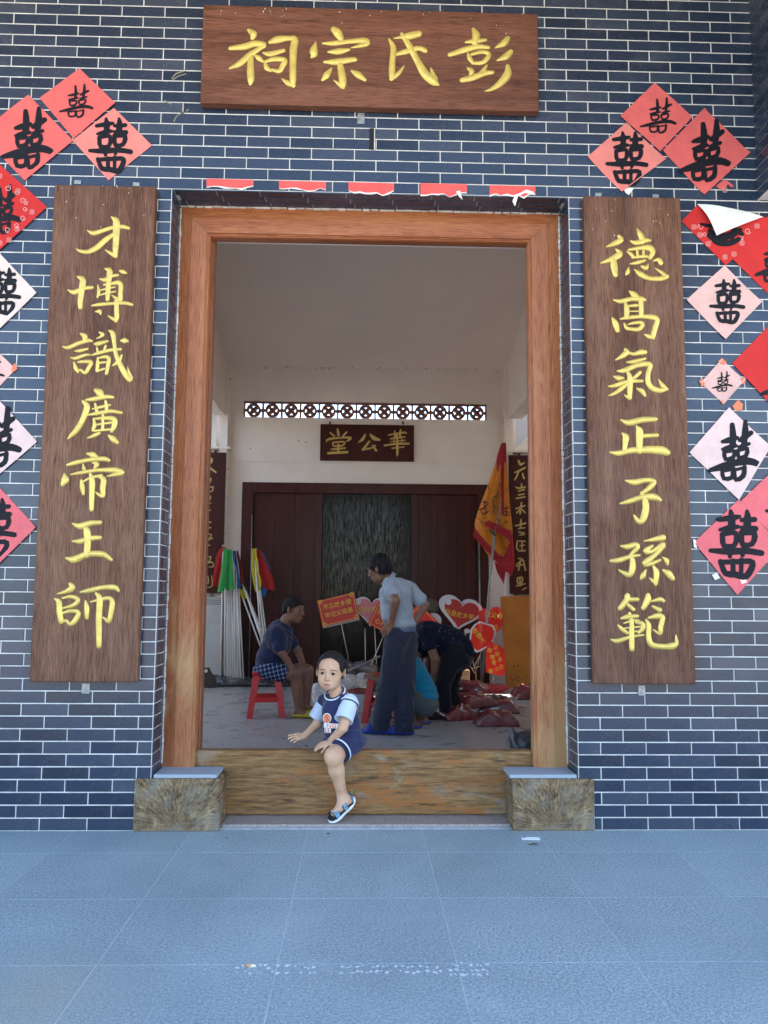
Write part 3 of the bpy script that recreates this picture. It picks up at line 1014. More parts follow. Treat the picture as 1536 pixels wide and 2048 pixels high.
CHARS_HALL = ['''622,900,10 626,925,14;588,915,8 606,931,10;662,913,10 646,931,10;570,958,6 582,945,12 640,938,9 680,940,14 660,956,6;600,960,8 606,976,9 644,973,9 650,957,9 600,960,8;594,991,9 656,985,9;625,970,12 625,1005,12;580,1008,13 665,1003,13''',
 '''747,924,9 734,946,15 714,961,5;770,924,10 786,940,20 810,948,12;765,955,10 746,980,13 735,992,12;735,992,12 770,986,9 792,974,9;780,972,8 796,996,13''',
 '''852,926,8 920,915,10 934,918,7;880,908,8 882,936,9;906,904,10 903,932,10;862,943,8 926,935,8;860,956,6 926,950,8;875,934,6 877,966,7;910,930,6 911,962,7;834,973,10 890,966,11 943,965,12;868,986,8 921,980,8;890,924,11 892,1000,13 890,1022,6''']
COUP_L = '''130,340,14 145,370,20 98,425,12|95,430,10 140,470,18 190,508,16;90,580,8 130,580,10 125,620,10 95,650,8 95,585,8;85,680,8 130,690,10 160,680,10 150,730,10 110,745,8;85,800,8 130,800,10 110,850,8 85,860,8;80,890,8 135,880,8;100,900,8 100,990,10;70,970,8 130,965,8;
70,1110,10 130,1110,12;100,1080,12 95,1160,10;75,1180,12 130,1175,10;80,1260,8 135,1255,8 120,1300,8 85,1310,8;70,1340,8 155,1300,8;85,1320,10 85,1480,10;60,1400,8 120,1385,8;65,1540,10 130,1525,10 110,1580,10 70,1610,10 140,1590,12 165,1640,10 110,1650,8;
60,1750,8 70,1820,10;95,1760,8 100,1840,10 80,1850,8;140,1755,8 150,1840,10 130,1890,8 55,1895,8'''.replace('|', ';')
COUP_R = '''600,520,16 620,560,20 655,540,12;560,640,10 610,620,16 665,590,14;600,630,14 580,680,14 560,715,10;640,650,12 655,700,14;570,790,8 600,800,14 665,790,14;600,830,10 660,815,12;600,870,12 655,860,12;575,905,12 665,890,12;630,760,12 630,790,10;
575,1010,12 665,980,12;630,950,14 615,1060,16;620,1010,10 580,1055,10;640,1020,10 665,1050,12;570,1185,12 670,1160,14;625,1125,14 620,1200,14;600,1215,10 660,1205,12;600,1250,10 655,1260,14;610,1280,10 660,1275,10;
590,1340,12 580,1400,12 600,1440,12 665,1440,12;610,1340,10 665,1345,12;615,1390,10 660,1385,10;635,1345,10 635,1430,10;600,1520,12 640,1530,14 580,1580,10;580,1600,12 650,1580,12;615,1560,14 600,1640,12;650,1540,10 670,1640,12;
590,1720,12 640,1715,12 630,1770,12 590,1770,12 590,1720,12;615,1720,10 615,1800,12;580,1800,12 665,1780,12;640,1840,10 680,1820,10'''


def letter(strokes, surf, m, parent, dome=.30, step=9):
    mb = MB()
    ed = MB()
    for i, st in enumerate(T(strokes)):
        brush(mb, st, surf, dome, step, -1.2 if dome else .0)
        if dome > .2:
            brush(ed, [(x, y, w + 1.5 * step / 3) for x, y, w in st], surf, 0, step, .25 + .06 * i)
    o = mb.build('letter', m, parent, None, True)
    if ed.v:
        tag(ed.build('letter_edge_shade', MT['gold_edge_shade'], o), kind='stuff')  # wider dark strokes painted in for the letters' shadow edge
    return tag(o, kind='stuff') if dome < .2 else o


def dust_flecks(parent, x0, x1, z0, z1, Y, n, seed):
    random.seed(seed)
    mb = MB()
    for i in range(n):
        x, z = random.uniform(x0, x1), z1 - abs(random.gauss(0, .12)) * (z1 - z0)
        r = random.uniform(.001, .0028)
        t = random.random() * 3
        mb.box((x, Y - .001, z), (x + r * (1 + random.random()), Y + .001, z + r * (1 + 3 * random.random())), 0, None)
    if n:
        tag(mb.build('paint_fleck', MT['mortar'], parent), kind='stuff')


YBD = -.06
tb = thing('name_board', 'wide brown wooden name board with four gold characters above the doorway', 'sign', (1.96, -.03, 4.07))
a, b = P(402, 8, YBD), P(1076, 220, YBD)
z_lo, z_hi = P(740, 214, YBD).z, P(740, 18, YBD).z
MB().box((.987, YBD, z_lo), (2.946, -.004, z_hi), .004).build('board', MT['board'], tb)
for s_ in CHARS_TOP:
    letter(s_, crop(390, 0, 2.194, YBD), MT['gold'], tb, .30, 6)
dust_flecks(tb, 1.0, 2.93, z_lo, z_hi, YBD, 26, 4)
YCP = -.05
CR = {'B': (60, 360, 4.654), 'C': (60, 780, 3.3035), 'D': (1150, 380, 4.268), 'E': (1150, 820, 3.53)}
for lab, x0, x1, chars, sd_ in (('tall brown couplet board with gold characters to the left of the doorway', .181, .751, CHARS_L, 5), ('tall brown couplet board with gold characters to the right of the doorway', 3.200, 3.764, CHARS_R, 6)):
    t = thing('couplet_board', lab, 'sign', ((x0 + x1) / 2, -.03, .78), 'couplet boards beside the doorway')
    MB().box((x0, YCP, .781), (x1, -.004, 3.552), .004).build('board', MT['couplet'], t)
    for cr_, s_ in chars:
        letter(s_, crop(*CR[cr_], YCP), MT['gold'], t, .30, 9)
    dust_flecks(t, x0 + .02, x1 - .02, 2.4, 3.55, YCP, 15, sd_)


def clip(px, py, w, h, parent, screw=True):
    a, b = P(px - w / 2, py - h / 2, -.006), P(px + w / 2, py + h / 2, -.006)
    m_ = MB().box((a.x, -.004, b.z), (b.x, -.001, a.z), .0006)
    o = m_.build('bracket', MT['steel'], parent)
    if screw:
        c = P(px, py + h * .2, -.006)
        MB().tube([(c.x, -.002, c.z), (c.x, -.007, c.z), (c.x, -.010, c.z)], [.009, .009, .005], 12).build('screw', MT['steel'], o)


board_things = [o for o in C.objects if o.name.startswith('couplet_board')]
clip(722, 236, 14, 22, tb)
clip(171, 1377, 15, 20, board_things[0])
clip(1284, 1381, 14, 20, board_things[1])
for px, py, i in ((155, 364, 0), (272, 368, 0), (1197, 389, 1), (1312, 392, 1)):
    clip(px, py, 13, 8, board_things[i], False)

# boards inside the hall
hb = thing('hall_board', 'small dark board with three gold characters under the lattice in the hall', 'sign', (2, YB, 3.2))
a, b = P(641, 848, YB - .05), P(828, 923, YB - .05)
MB().box((a.x, YB - .05, b.z), (b.x, YB - .013, a.z), .004).build('board', MT['maroon'], hb)
for s_ in CHARS_HALL:
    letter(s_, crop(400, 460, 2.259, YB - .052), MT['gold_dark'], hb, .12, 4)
for px in (660, 806):
    q = P(px, 846, YB - .02)
    MB().box((q.x - .012, YB - .03, q.z - .02), (q.x + .012, YB - .0125, q.z + .02)).build('bracket', MT['hole'], hb)
for lab, pa, pb, st, cr_, w in (('dark couplet board with gold cursive characters half hidden at the left of the hall', (447, 905), (450, 1186), COUP_L, (400, 860, 6.02), -.62), ('dark couplet board with gold cursive characters half hidden at the right of the hall', (1017, 910), (1020, 1188), COUP_R, (920, 820, 5.12), .62)):
    a, b = P(*pa, YB - .2), P(*pb, YB - .2)
    xa = (a.x + b.x) / 2
    x0, x1 = sorted((xa, xa + w))
    t = thing('hall_couplet', lab, 'sign', (xa, YB - .2, b.z), 'couplet boards inside the hall')
    MB().box((x0, YB - .20, b.z), (x1, YB - .165, a.z), .003).build('board', MT['maroon'], t)
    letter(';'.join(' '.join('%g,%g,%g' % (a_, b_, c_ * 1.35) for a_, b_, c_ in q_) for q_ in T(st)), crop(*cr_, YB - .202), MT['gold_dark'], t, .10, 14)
    for q in (.25, .75):
        MB().box((x0 + (x1 - x0) * q - .015, YB - .19, a.z - .01), (x0 + (x1 - x0) * q + .015, YB - .16, a.z + .03)).build('bracket', MT['hole'], t)

# ------------------------------------------------------------------ paper squares with the double joy character
INK = plain('black_ink', (.012, .012, .016), .55, .2, 60, 0, 0, 60, .12)
HAPPY_A = '''775,418,22 780,460,44 780,520,44;705,472,28 780,460,38 826,452,24;712,532,22 780,516,38 818,512,24;725,560,32 735,625,34 798,622,32 803,550,32 725,558,30;
872,418,22 876,460,46 872,510,46;840,472,26 918,467,32;840,517,26 923,522,36;838,545,32 846,616,34 903,612,32 915,548,38 838,548,32;765,640,22 772,690,26;852,630,22 846,680,26;655,657,26 760,660,42 870,655,38 958,666,36;
715,720,30 745,790,36 800,795,40 868,805,40 905,722,36 810,720,32 715,725,30;790,715,30 790,790,30;840,706,26 838,790,26'''
HAPPY_B = '''548,200,15 552,240,21 550,276,21;612,188,13 612,230,21 606,270,19;500,268,11 530,262,19 572,252,13;585,262,13 610,248,19 640,232,15;500,298,9 535,290,16 568,284,11;582,290,11 605,282,15 630,276,11;
508,306,12 514,338,14 552,331,14 556,305,14 508,308,12;574,304,12 580,332,14 614,325,14 620,295,14 574,304,12;440,382,13 500,368,23 560,353,22 630,346,23 668,356,19;
498,384,12 506,415,14 545,412,14 552,376,14;556,380,12 564,421,14 600,406,16 607,370,14;540,345,12 536,362,12;498,386,11 552,378,11;556,382,10 607,372,10;596,332,12 592,350,12'''


def norm_strokes(s):
    st = T(s)
    xs = [p[0] for q in st for p in q]
    ys = [p[1] for q in st for p in q]
    cx, cy, h = (min(xs) + max(xs)) / 2, (min(ys) + max(ys)) / 2, max(ys) - min(ys)
    return [[((x - cx) / h, (y - cy) / h, w / h) for x, y, w in q] for q in st]


HA, HB = norm_strokes(HAPPY_A), norm_strokes(HAPPY_B)


def paper_mat(name, c, pattern=False, fade=.14):
    k = N(name)
    co = k.co()
    f = k.noise(co, 9, 5, .6)
    g = k.noise(co, 60, 3, .6)
    col = k.ramp(k.math('ADD', k.math('MULTIPLY', f, .7), k.math('MULTIPLY', g, .3)), [(.3, tuple(x * (1 - fade) for x in c)), (.7, tuple(min(1, x * (1 + fade)) for x in c))])
    k.set(Base_Color=col, Roughness=.7, Specular_IOR_Level=.25)
    k.bump(k.math('ADD', f, k.math('MULTIPLY', k.noise(co, 28, 4, .6, 1.5), .5)), .6, .005)
    return k.m


PM = {'red': paper_mat('faded_red_paper', (.62, .115, .105)), 'salmon': paper_mat('salmon_paper', (.66, .20, .17)), 'bright': paper_mat('bright_red_paper', (.50, .024, .022), fade=.10),
      'rose': paper_mat('rose_paper', (.64, .13, .14)), 'pink': paper_mat('pink_paper', (.62, .38, .34)), 'pale': paper_mat('pale_paper', (.66, .48, .445)), 'cream': paper_mat('cream_paper', (.65, .52, .46)),
      'white': paper_mat('white_paper_back', (.74, .74, .70)), 'strip': paper_mat('red_strip_paper', (.72, .10, .09))}
TAPE = plain('orange_tape', (.62, .15, .05), .35, .1)


def ripple(x, z, sd_):
    return .0016 * (math.sin(x * 21 + sd_) * math.sin(z * 17 + sd_ * 2) + math.sin(x * 9 - z * 13 + sd_)) + .0022


def sheet(pts_px, sd_, lift=0., n=10):
    """a quadrilateral sheet of paper on the wall: four pixel corners; returns a mesh builder"""
    q = [P(x, y, -.003) for x, y in pts_px]
    mb = MB()
    vs, fs = [], []
    for j in range(n + 1):
        for i in range(n + 1):
            u, v = i / n, j / n
            p = (q[0] * (1 - u) + q[1] * u) * (1 - v) + (q[3] * (1 - u) + q[2] * u) * v
            vs.append((p.x, -.002 - ripple(p.x, p.z, sd_) - lift - max(0, (abs(u - .5) - .44)) * .05 * (sd_ % 3), p.z))
    for j in range(n):
        for i in range(n):
            a = j * (n + 1) + i
            fs.append((a, a + 1, a + n + 2, a + n + 1))
    mb.add(vs, fs)
    return mb


def ink(cx, cy, h, st, sd_, parent, lift=0., lean=0., m=None):
    ppm = (P(cx + 1, cy, 0) - P(cx, cy, 0)).length

    def surf(x, y, hh):
        p = P(cx + (x - y * lean * 0) * h, cy + (y + x * lean) * h, -.003)
        return (p.x, -.0032 - ripple(p.x, p.z, sd_) - lift - hh * .0001, p.z)
    mb = MB()
    for i, s_ in enumerate(st):
        if h > 80 and len(st) == len(HB):
            s_ = [(a_ * .82, b_, c_ * 1.3) for a_, b_, c_ in s_]
        b = MB()
        brush(b, s_, lambda x, y, hh, i=i: surf(x, y, 1 + i), 0, .05)
        mb.add(b.v, b.f)
    return mb.build('character', m or INK, parent)


def diamond(cx, cy, r, rot=0., ry=None):
    ry = ry or r
    return [(cx, cy - ry), (cx + r, cy + rot), (cx - rot * .1, cy + ry), (cx - r, cy - rot)]


PAPERS = [
 # corners, colour, writing (cx, cy, height, variant, lean), lift, label
 ([(160, 138), (231, 207), (148, 278), (80, 197)], 'red', (153, 203, 66, HB, .02), .004, 'faded red paper square with the smallest brushed character, top of the left group'),
 ([(57, 190), (147, 282), (50, 362), (-42, 268)], 'red', (54, 276, 118, HB, .02), .0, 'faded red paper square with a tall black character at the left edge'),
 ([(228, 216), (304, 291), (217, 361), (145, 281)], 'salmon', (221, 290, 104, HA, .0), .002, 'salmon paper square with a black character just above the left couplet board'),
 ([(-2, 328), (95, 415), (-2, 503), (-97, 412)], 'bright', (2, 420, 94, HB, .0), .006, 'bright red patterned paper square at the left edge beside the top of the couplet board'),
 ([(-20, 486), (74, 586), (-18, 676), (-112, 580)], 'cream', (4, 582, 88, HA, .0), .0, 'cream paper square under the bright red patterned paper at the left edge'),
 ([(-18, 690), (32, 738), (-18, 790), (-68, 738)], 'pink', (-18, 740, 52, HB, .0), .0, 'small pink paper square with an orange taped corner at the left edge'),
 ([(-18, 782), (75, 884), (-20, 966), (-112, 876)], 'pale', (-8, 874, 116, HB, .0), .003, 'pale paper square between small pink and lowest red papers at the left edge'),
 ([(-22, 952), (73, 1055), (-24, 1150), (-118, 1052)], 'rose', (-14, 1054, 110, HA, .0), .0, 'rose red paper square, lowest at the left edge of the picture'),
 ([(1309, 166), (1384, 235), (1320, 303), (1240, 233)], 'red', (1315, 232, 70, HB, .02), .005, 'faded red paper square with the smallest brushed character, top of the right group'),
 ([(1252, 246), (1332, 318), (1243, 384), (1175, 314)], 'salmon', (1253, 316, 100, HA, .0), .0, 'salmon paper square with torn foot just above the right couplet board'),
 ([(1408, 217), (1500, 306), (1408, 390), (1325, 302)], 'red', (1408, 302, 118, HB, -.02), .002, 'faded red paper square with a tall black character, right of the right group'),
 ([(1545, 424), (1632, 510), (1545, 596), (1456, 510)], 'bright', (1545, 522, 84, HB, .0), .0005, 'bright red paper square cut by the right edge below the folded paper'),
 ([(1448, 532), (1523, 604), (1450, 679), (1372, 600)], 'pink', (1453, 603, 84, HA, .0), .004, 'dull pink paper square with a black character, below the folded red paper'),
 ([(1443, 718), (1489, 760), (1447, 808), (1401, 765)], 'pink', (1444, 763, 40, HB, .0), .0, 'small pink paper square held by orange tape at its corners, right side'),
 ([(1562, 626), (1660, 727), (1560, 830), (1464, 727)], 'bright', (1562, 756, 96, HB, .0), .003, 'plain bright red paper corner at the right edge beside the small pink square'),
 ([(1457, 815), (1540, 893), (1477, 1000), (1378, 905)], 'pale', (1466, 902, 116, HB, .0), .004, 'very pale large paper square with a black character on the right'),
 ([(1575, 912), (1670, 1005), (1570, 1095), (1479, 1004)], 'rose', (1572, 1010, 100, HA, .0), .0, 'rose red paper corner at the right edge between the pale and the lowest squares'),
 ([(1477, 999), (1563, 1092), (1474, 1190), (1387, 1085)], 'rose', (1471, 1087, 130, HA, .02), .003, 'rose red paper square with torn white spots, lowest on the right'),
]
PO = []
for i, (q, c, w, lift, lab) in enumerate(PAPERS):
    o = sheet(q, i + 1, lift).build('paper_square', PM[c], None, None, True)
    tag(o, lab, 'paper', 'paper squares with the double joy character')
    PO.append(o)
    cx, cy, h, st, lean = w
    ink(cx, cy, h, st, i + 1, o, lift, lean)


def scrap(pts, m, name='scrap', parent=None, Y=-.004, n=(0, .0012, 0)):
    mb = MB()
    mb.prism([tuple((lambda p: (p.x, Y, p.z))(P(x, y, Y))) for x, y in pts], n)
    return mb.build(name, m, parent)


# pale printed roundels and seals on the patterned papers
PRT = plain('pale_print', (.74, .36, .33), .7, .05)


def pattern(cx, cy, sx, sy, parent, Y, avoid=()):
    mb = MB()
    random.seed(int(cx) + 3)

    def pt(x, y):
        p = P(x, y, Y)
        return (p.x, Y, p.z)
    for q in range(15):                               # curls round the character
        a0 = q / 15 * 6.283
        x0, y0 = cx + sx * 50 * math.cos(a0), cy + sy * 44 * math.sin(a0)
        r = random.uniform(4, 7)
        pts = [(x0 + r * (1 - t * .6) * math.cos(a0 + t * 7.5), y0 + r * (1 - t * .6) * math.sin(a0 + t * 7.5), 1.1) for t in [k / 12 for k in range(13)]]
        if any(a < x0 < c_ and b < y0 < d for a, b, c_, d in avoid):
            continue
        brush(mb, pts, lambda x, y, h: pt(x, y), 0, 2.2)
    for dx, dy in ((0, 68), (0, -66), (64, 6), (-62, 8), (34, 40), (-34, 42), (36, -36), (-36, -34), (18, 62), (-50, 24), (52, -12)):
        x0, y0 = cx + dx, cy + dy
        if any(a < x0 < c_ and b < y0 < d for a, b, c_, d in avoid):
            continue
        s_ = 3.2 if abs(dx) + abs(dy) < 66 else 4
        for a, b in (((-s_, -s_), (s_, -s_)), ((s_, -s_), (s_, s_)), ((s_, s_), (-s_, s_)), ((-s_, s_), (-s_, -s_)), ((-s_ * .5, 0), (s_ * .5, 0)), ((0, -s_ * .6), (0, s_ * .6))):
            brush(mb, [(x0 + a[0], y0 + a[1], 1.), (x0 + b[0], y0 + b[1], 1.)], lambda x, y, h: pt(x, y), 0, 4)
    return tag(mb.build('print', PRT, parent), kind='stuff')


pattern(0, 418, 1, 1, PO[3], -.0155)
# the folded sheet: its upper corner hangs forward showing the white back
fo = thing('folded_paper', 'bright red patterned paper whose top corner has fallen forward showing its white back', 'paper', P(1450, 470, 0), 'paper squares with the double joy character')
scrap([(1396, 409), (1363, 442), (1452, 531), (1545, 440), (1526, 433)], PM['bright'], 'sheet', fo, -.006)
fa, fb, ft_, fm = P(1394, 408, -.008), P(1526, 434, -.010), P(1434, 471, -.035), P(1462, 418, -.03)
flap = MB()
vs, fs = [], []
for j in range(9):
    v = j / 8
    for i in range(9):
        u = i / 8
        e = fa.lerp(fb, u)
        tip = ft_
        p = e.lerp(tip, v)
        bul = math.sin(v * math.pi) * .022 + math.sin(u * math.pi) * .010 * (1 - v)
        vs.append((p.x, p.y - bul - .004 * math.sin(u * 9 + v * 5), p.z + math.sin(u * math.pi) * .012 * (1 - v)))
for j in range(8):
    for i in range(8):
        a = j * 9 + i
        fs.append((a, a + 1, a + 10, a + 9))
flap.add(vs, fs)
flap.build('folded_corner', PM['white'], fo, None, True)
mb = MB()


def pf(x, y, h):
    p = P(x, y, -.0075 - h * .0002)
    return (p.x, -.0075 - h * .0002, p.z)


for i, st in enumerate(T('1402,448,5 1420,452,9 1440,456,7;1420,462,10 1436,474,14 1462,470,14 1480,460,10;1418,470,10 1436,484,13 1460,486,12 1478,478,9;1440,462,8 1446,482,9;1466,462,8 1464,482,8;1470,458,10 1484,468,9')):
    brush(mb, st, lambda x, y, h, i=i: pf(x, y, i + 1), 0, 4)
mb.build('character', INK, fo)
pattern(1450, 446, 1, .9, fo, -.0072, [(1392, 380, 1530, 452)])
# torn bits and tape
scrap([(1432, 372), (1450, 358), (1468, 372), (1462, 374), (1456, 368), (1448, 380), (1440, 378)], PM['red'], 'torn_corner', PO[10], -.0035)
scrap([(1245, 376), (1268, 376), (1258, 390), (1252, 386)], PM['white'], 'torn_corner', PO[9], -.0025)
for q in ([(1436, 722), (1444, 716), (1453, 724), (1449, 729), (1440, 727)], [(1398, 762), (1405, 756), (1410, 768), (1404, 774)], [(1482, 755), (1492, 756), (1490, 768), (1484, 768)], [(1440, 801), (1450, 801), (1447, 810)]):
    scrap(q, TAPE, 'tape', PO[13], -.0075)
scrap([(24, 732), (30, 726), (35, 738), (24, 746)], TAPE, 'tape', PO[5], -.0075)
o = scrap([(1465, 812), (1476, 800), (1486, 808), (1484, 822), (1470, 820)], TAPE, 'paper_scrap', None, -.004)
tag(o, 'small torn red scrap stuck on the bricks above the large pale paper square', 'paper scrap')
for q in ([(1424, 1150), (1434, 1146), (1440, 1156), (1430, 1160)], [(1480, 1158), (1490, 1155), (1494, 1164), (1484, 1168)], [(1386, 1078), (1392, 1080), (1394, 1098), (1388, 1094)]):
    scrap(q, PM['white'], 'torn_spot', PO[17], -.0085)
# red strips above the door
for i, (x0, x1, y0, y1, tail) in enumerate(((413, 507, 357, 377, 0), (558, 652, 361, 380, 0), (697, 788, 364, 386, 0), (841, 934, 366, 390, 1), (979, 1071, 370, 391, 2))):
    word = ('leftmost', 'second from the left', 'middle', 'fourth from the left', 'rightmost')[i]
    random.seed(20 + i)
    ed = [(x1 - (x1 - x0) * t / 8, y1 - random.random() * 6 + (4 if t in (2, 3) else 0)) for t in range(9)]
    o = scrap([(x0, y0), (x1, y0 + 2.5)] + ed, PM['strip'], 'red_strip', None, -.0042)
    tag(o, f'torn red paper strip above the door, {word} of the five', 'paper strip', 'red paper strips above the door')
    ed2 = [(x, y + 1 + random.random() * 3) for x, y in ed]
    scrap([(x0 + 2, y1 - 8)] + [(x1 - 3, y1 - 8)] + ed2, PM['white'], 'torn_backing', o, -.0026)
    if tail == 1:
        scrap([(912, 383), (920, 381), (922, 390), (925, 399), (918, 393)], PM['white'], 'hanging_shred', o, -.0065)
    if tail == 2:
        scrap([(1040, 386), (1053, 379), (1068, 384), (1066, 388), (1050, 386), (1036, 392), (1030, 413), (1025, 402), (1030, 390)], PM['white'], 'hanging_shred', o, -.0085)
# glue and dirt traces on the bricks
tr = MB()
random.seed(12)
for st in ('344,158,2 352,148,3 370,142,2;346,160,2 356,153,2 372,148,2', '348,243,2 354,232,2 372,222,2;362,228,2 376,220,3', '330,202,3 342,208,2 345,203,1'):
    for s_ in T(st):
        brush(tr, s_, lambda x, y, h: (P(x, y, 0).x, -.0012, P(x, y, 0).z), 0, 4)
tr.build('glue_trace', plain('dry_glue', (.22, .20, .15), .7, .2, 50), wall)

# ------------------------------------------------------------------ bodies: a distance field grown from tapered limbs, meshed as one surface
def V(p):
    return np.array(tuple(p), float)


def sdf_grid(ops, h, clips=(), noise=None):
    lo, hi = np.full(3, 1e9), np.full(3, -1e9)
    for o in ops:
        if o[0].startswith('-'):
            continue
        if o[0] == 'c':
            r = max(o[3], o[4])
            pts = [V(o[1]), V(o[2])]
        else:
            r = max(o[2])
            pts = [V(o[1])]
        for p in pts:
            lo, hi = np.minimum(lo, p - r), np.maximum(hi, p + r)
    lo -= 4 * h
    hi += 4 * h
    n = np.ceil((hi - lo) / h).astype(int) + 1
    Fd = np.full(n, 1., np.float32)
    ax = [lo[i] + h * np.arange(n[i]) for i in range(3)]
    for o in ops:
        sub = o[0].startswith('-')
        ty = o[0][-1]
        k = o[-1]
        if ty == 'c':
            a, b, ra, rb = V(o[1]), V(o[2]), o[3], o[4]
            l, u = np.minimum(a - ra, b - rb), np.maximum(a + ra, b + rb)
        else:
            c, rad, R = V(o[1]), np.array(o[2], float), o[3]
            l, u = c - rad.max(), c + rad.max()
        l, u = l - k - 3 * h, u + k + 3 * h
        i0 = np.clip(np.floor((l - lo) / h).astype(int), 0, n)
        i1 = np.clip(np.ceil((u - lo) / h).astype(int) + 1, 0, n)
        if (i1 <= i0).any():
            continue
        X, Y, Z = np.meshgrid(ax[0][i0[0]:i1[0]], ax[1][i0[1]:i1[1]], ax[2][i0[2]:i1[2]], indexing='ij')
        if ty == 'c':
            ab = b - a
            L = max(ab @ ab, 1e-12)
            t = np.clip(((X - a[0]) * ab[0] + (Y - a[1]) * ab[1] + (Z - a[2]) * ab[2]) / L, 0, 1)
            d = np.sqrt((X - a[0] - t * ab[0]) ** 2 + (Y - a[1] - t * ab[1]) ** 2 + (Z - a[2] - t * ab[2]) ** 2) - (ra + (rb - ra) * t)
        else:
            x, y, z = X - c[0], Y - c[1], Z - c[2]
            if R is not None:
                x, y, z = R[0][0] * x + R[1][0] * y + R[2][0] * z, R[0][1] * x + R[1][1] * y + R[2][1] * z, R[0][2] * x + R[1][2] * y + R[2][2] * z
            k0 = np.sqrt((x / rad[0]) ** 2 + (y / rad[1]) ** 2 + (z / rad[2]) ** 2)
            k1 = np.sqrt((x / rad[0] ** 2) ** 2 + (y / rad[1] ** 2) ** 2 + (z / rad[2] ** 2) ** 2)
            d = k0 * (k0 - 1) / np.maximum(k1, 1e-6)
        sl = (slice(i0[0], i1[0]), slice(i0[1], i1[1]), slice(i0[2], i1[2]))
        f = Fd[sl]
        if sub:
            d = -d
            if k > 0:
                q = np.clip(.5 - .5 * (d - f) / k, 0, 1)
                Fd[sl] = d * (1 - q) + f * q + k * q * (1 - q)
            else:
                Fd[sl] = np.maximum(f, d)
        else:
            if k > 0:
                q = np.clip(.5 + .5 * (f - d) / k, 0, 1)
                Fd[sl] = f * (1 - q) + d * q - k * q * (1 - q)
            else:
                Fd[sl] = np.minimum(f, d)
    if noise or clips:
        X, Y, Z = np.meshgrid(*ax, indexing='ij')
        if noise:
            Fd += noise(X, Y, Z).astype(np.float32)
        for p, nn in clips:
            nn = V(nn) / np.linalg.norm(V(nn))
            Fd = np.maximum(Fd, ((X - p[0]) * nn[0] + (Y - p[1]) * nn[1] + (Z - p[2]) * nn[2]).astype(np.float32))
    return Fd, lo


def nets(Fd, lo, h):
    s = Fd < 0
    n = np.array(Fd.shape)
    c = np.zeros(n - 1, np.int8)
    for i in (0, 1):
        for j in (0, 1):
            for k in (0, 1):
                c += s[i:n[0] - 1 + i, j:n[1] - 1 + j, k:n[2] - 1 + k]
    act = (c > 0) & (c < 8)
    I = np.argwhere(act)
    idx = -np.ones(act.shape, np.int64)
    idx[act] = np.arange(len(I))
    acc = np.zeros((len(I), 3))
    cnt = np.zeros(len(I))
    cr = [(i, j, k) for i in (0, 1) for j in (0, 1) for k in (0, 1)]
    for p in cr:
        for ax in range(3):
            if p[ax] == 0:
                q = list(p)
                q[ax] = 1
                fa = Fd[I[:, 0] + p[0], I[:, 1] + p[1], I[:, 2] + p[2]]
                fb = Fd[I[:, 0] + q[0], I[:, 1] + q[1], I[:, 2] + q[2]]
                m = (fa < 0) != (fb < 0)
                t = np.where(m, fa / np.where(m, fa - fb, 1), 0)
                pos = np.tile(np.array(p, float), (len(I), 1))
                pos[:, ax] += t
                acc[m] += pos[m]
                cnt[m] += 1
    vs = (I + acc / np.maximum(cnt, 1)[:, None]) * h + lo
    fs = []
    for ax in range(3):
        a = [slice(None)] * 3
        b = [slice(None)] * 3
        a[ax], b[ax] = slice(0, -1), slice(1, None)
        sa, sb = s[tuple(a)], s[tuple(b)]
        E_ = np.argwhere(sa != sb)
        o1, o2 = [(1, 2), (2, 0), (0, 1)][ax]
        ok = (E_[:, o1] > 0) & (E_[:, o2] > 0) & (E_[:, o1] < n[o1] - 1) & (E_[:, o2] < n[o2] - 1)
        E_ = E_[ok]

        def g(d1, d2):
            q = E_.copy()
            q[:, o1] -= d1
            q[:, o2] -= d2
            return idx[q[:, 0], q[:, 1], q[:, 2]]
        quad = np.stack([g(1, 1), g(0, 1), g(0, 0), g(1, 0)], 1)
        inside = sa[E_[:, 0], E_[:, 1], E_[:, 2]]
        quad[~inside] = quad[~inside][:, ::-1]
        fs.append(quad)
    fs = np.vstack(fs)
    fs = fs[(fs >= 0).all(1)]
    return vs, fs


def body(name, ops, h, m, parent=None, clips=(), noise=None, kind=None):
    vs, fs = nets(*sdf_grid(ops, h, clips, noise), h)
    me = bpy.data.meshes.new(name)
    me.vertices.add(len(vs))
    me.vertices.foreach_set('co', vs.astype(np.float32).ravel())
    me.loops.add(len(fs) * 4)
    me.loops.foreach_set('vertex_index', fs.astype(np.int32).ravel())
    me.polygons.add(len(fs))
    me.polygons.foreach_set('loop_start', np.arange(0, len(fs) * 4, 4, dtype=np.int32))
    me.polygons.foreach_set('loop_total', np.full(len(fs), 4, dtype=np.int32))
    me.update(calc_edges=True)
    me.validate()
    # even the surface out a little
    bm = bmesh.new()
    bm.from_mesh(me)
    bmesh.ops.smooth_vert(bm, verts=bm.verts[:], factor=.5, use_axis_x=True, use_axis_y=True, use_axis_z=True)
    bm.to_mesh(me)
    bm.free()
    return link(name, me, m, parent, kind, True)


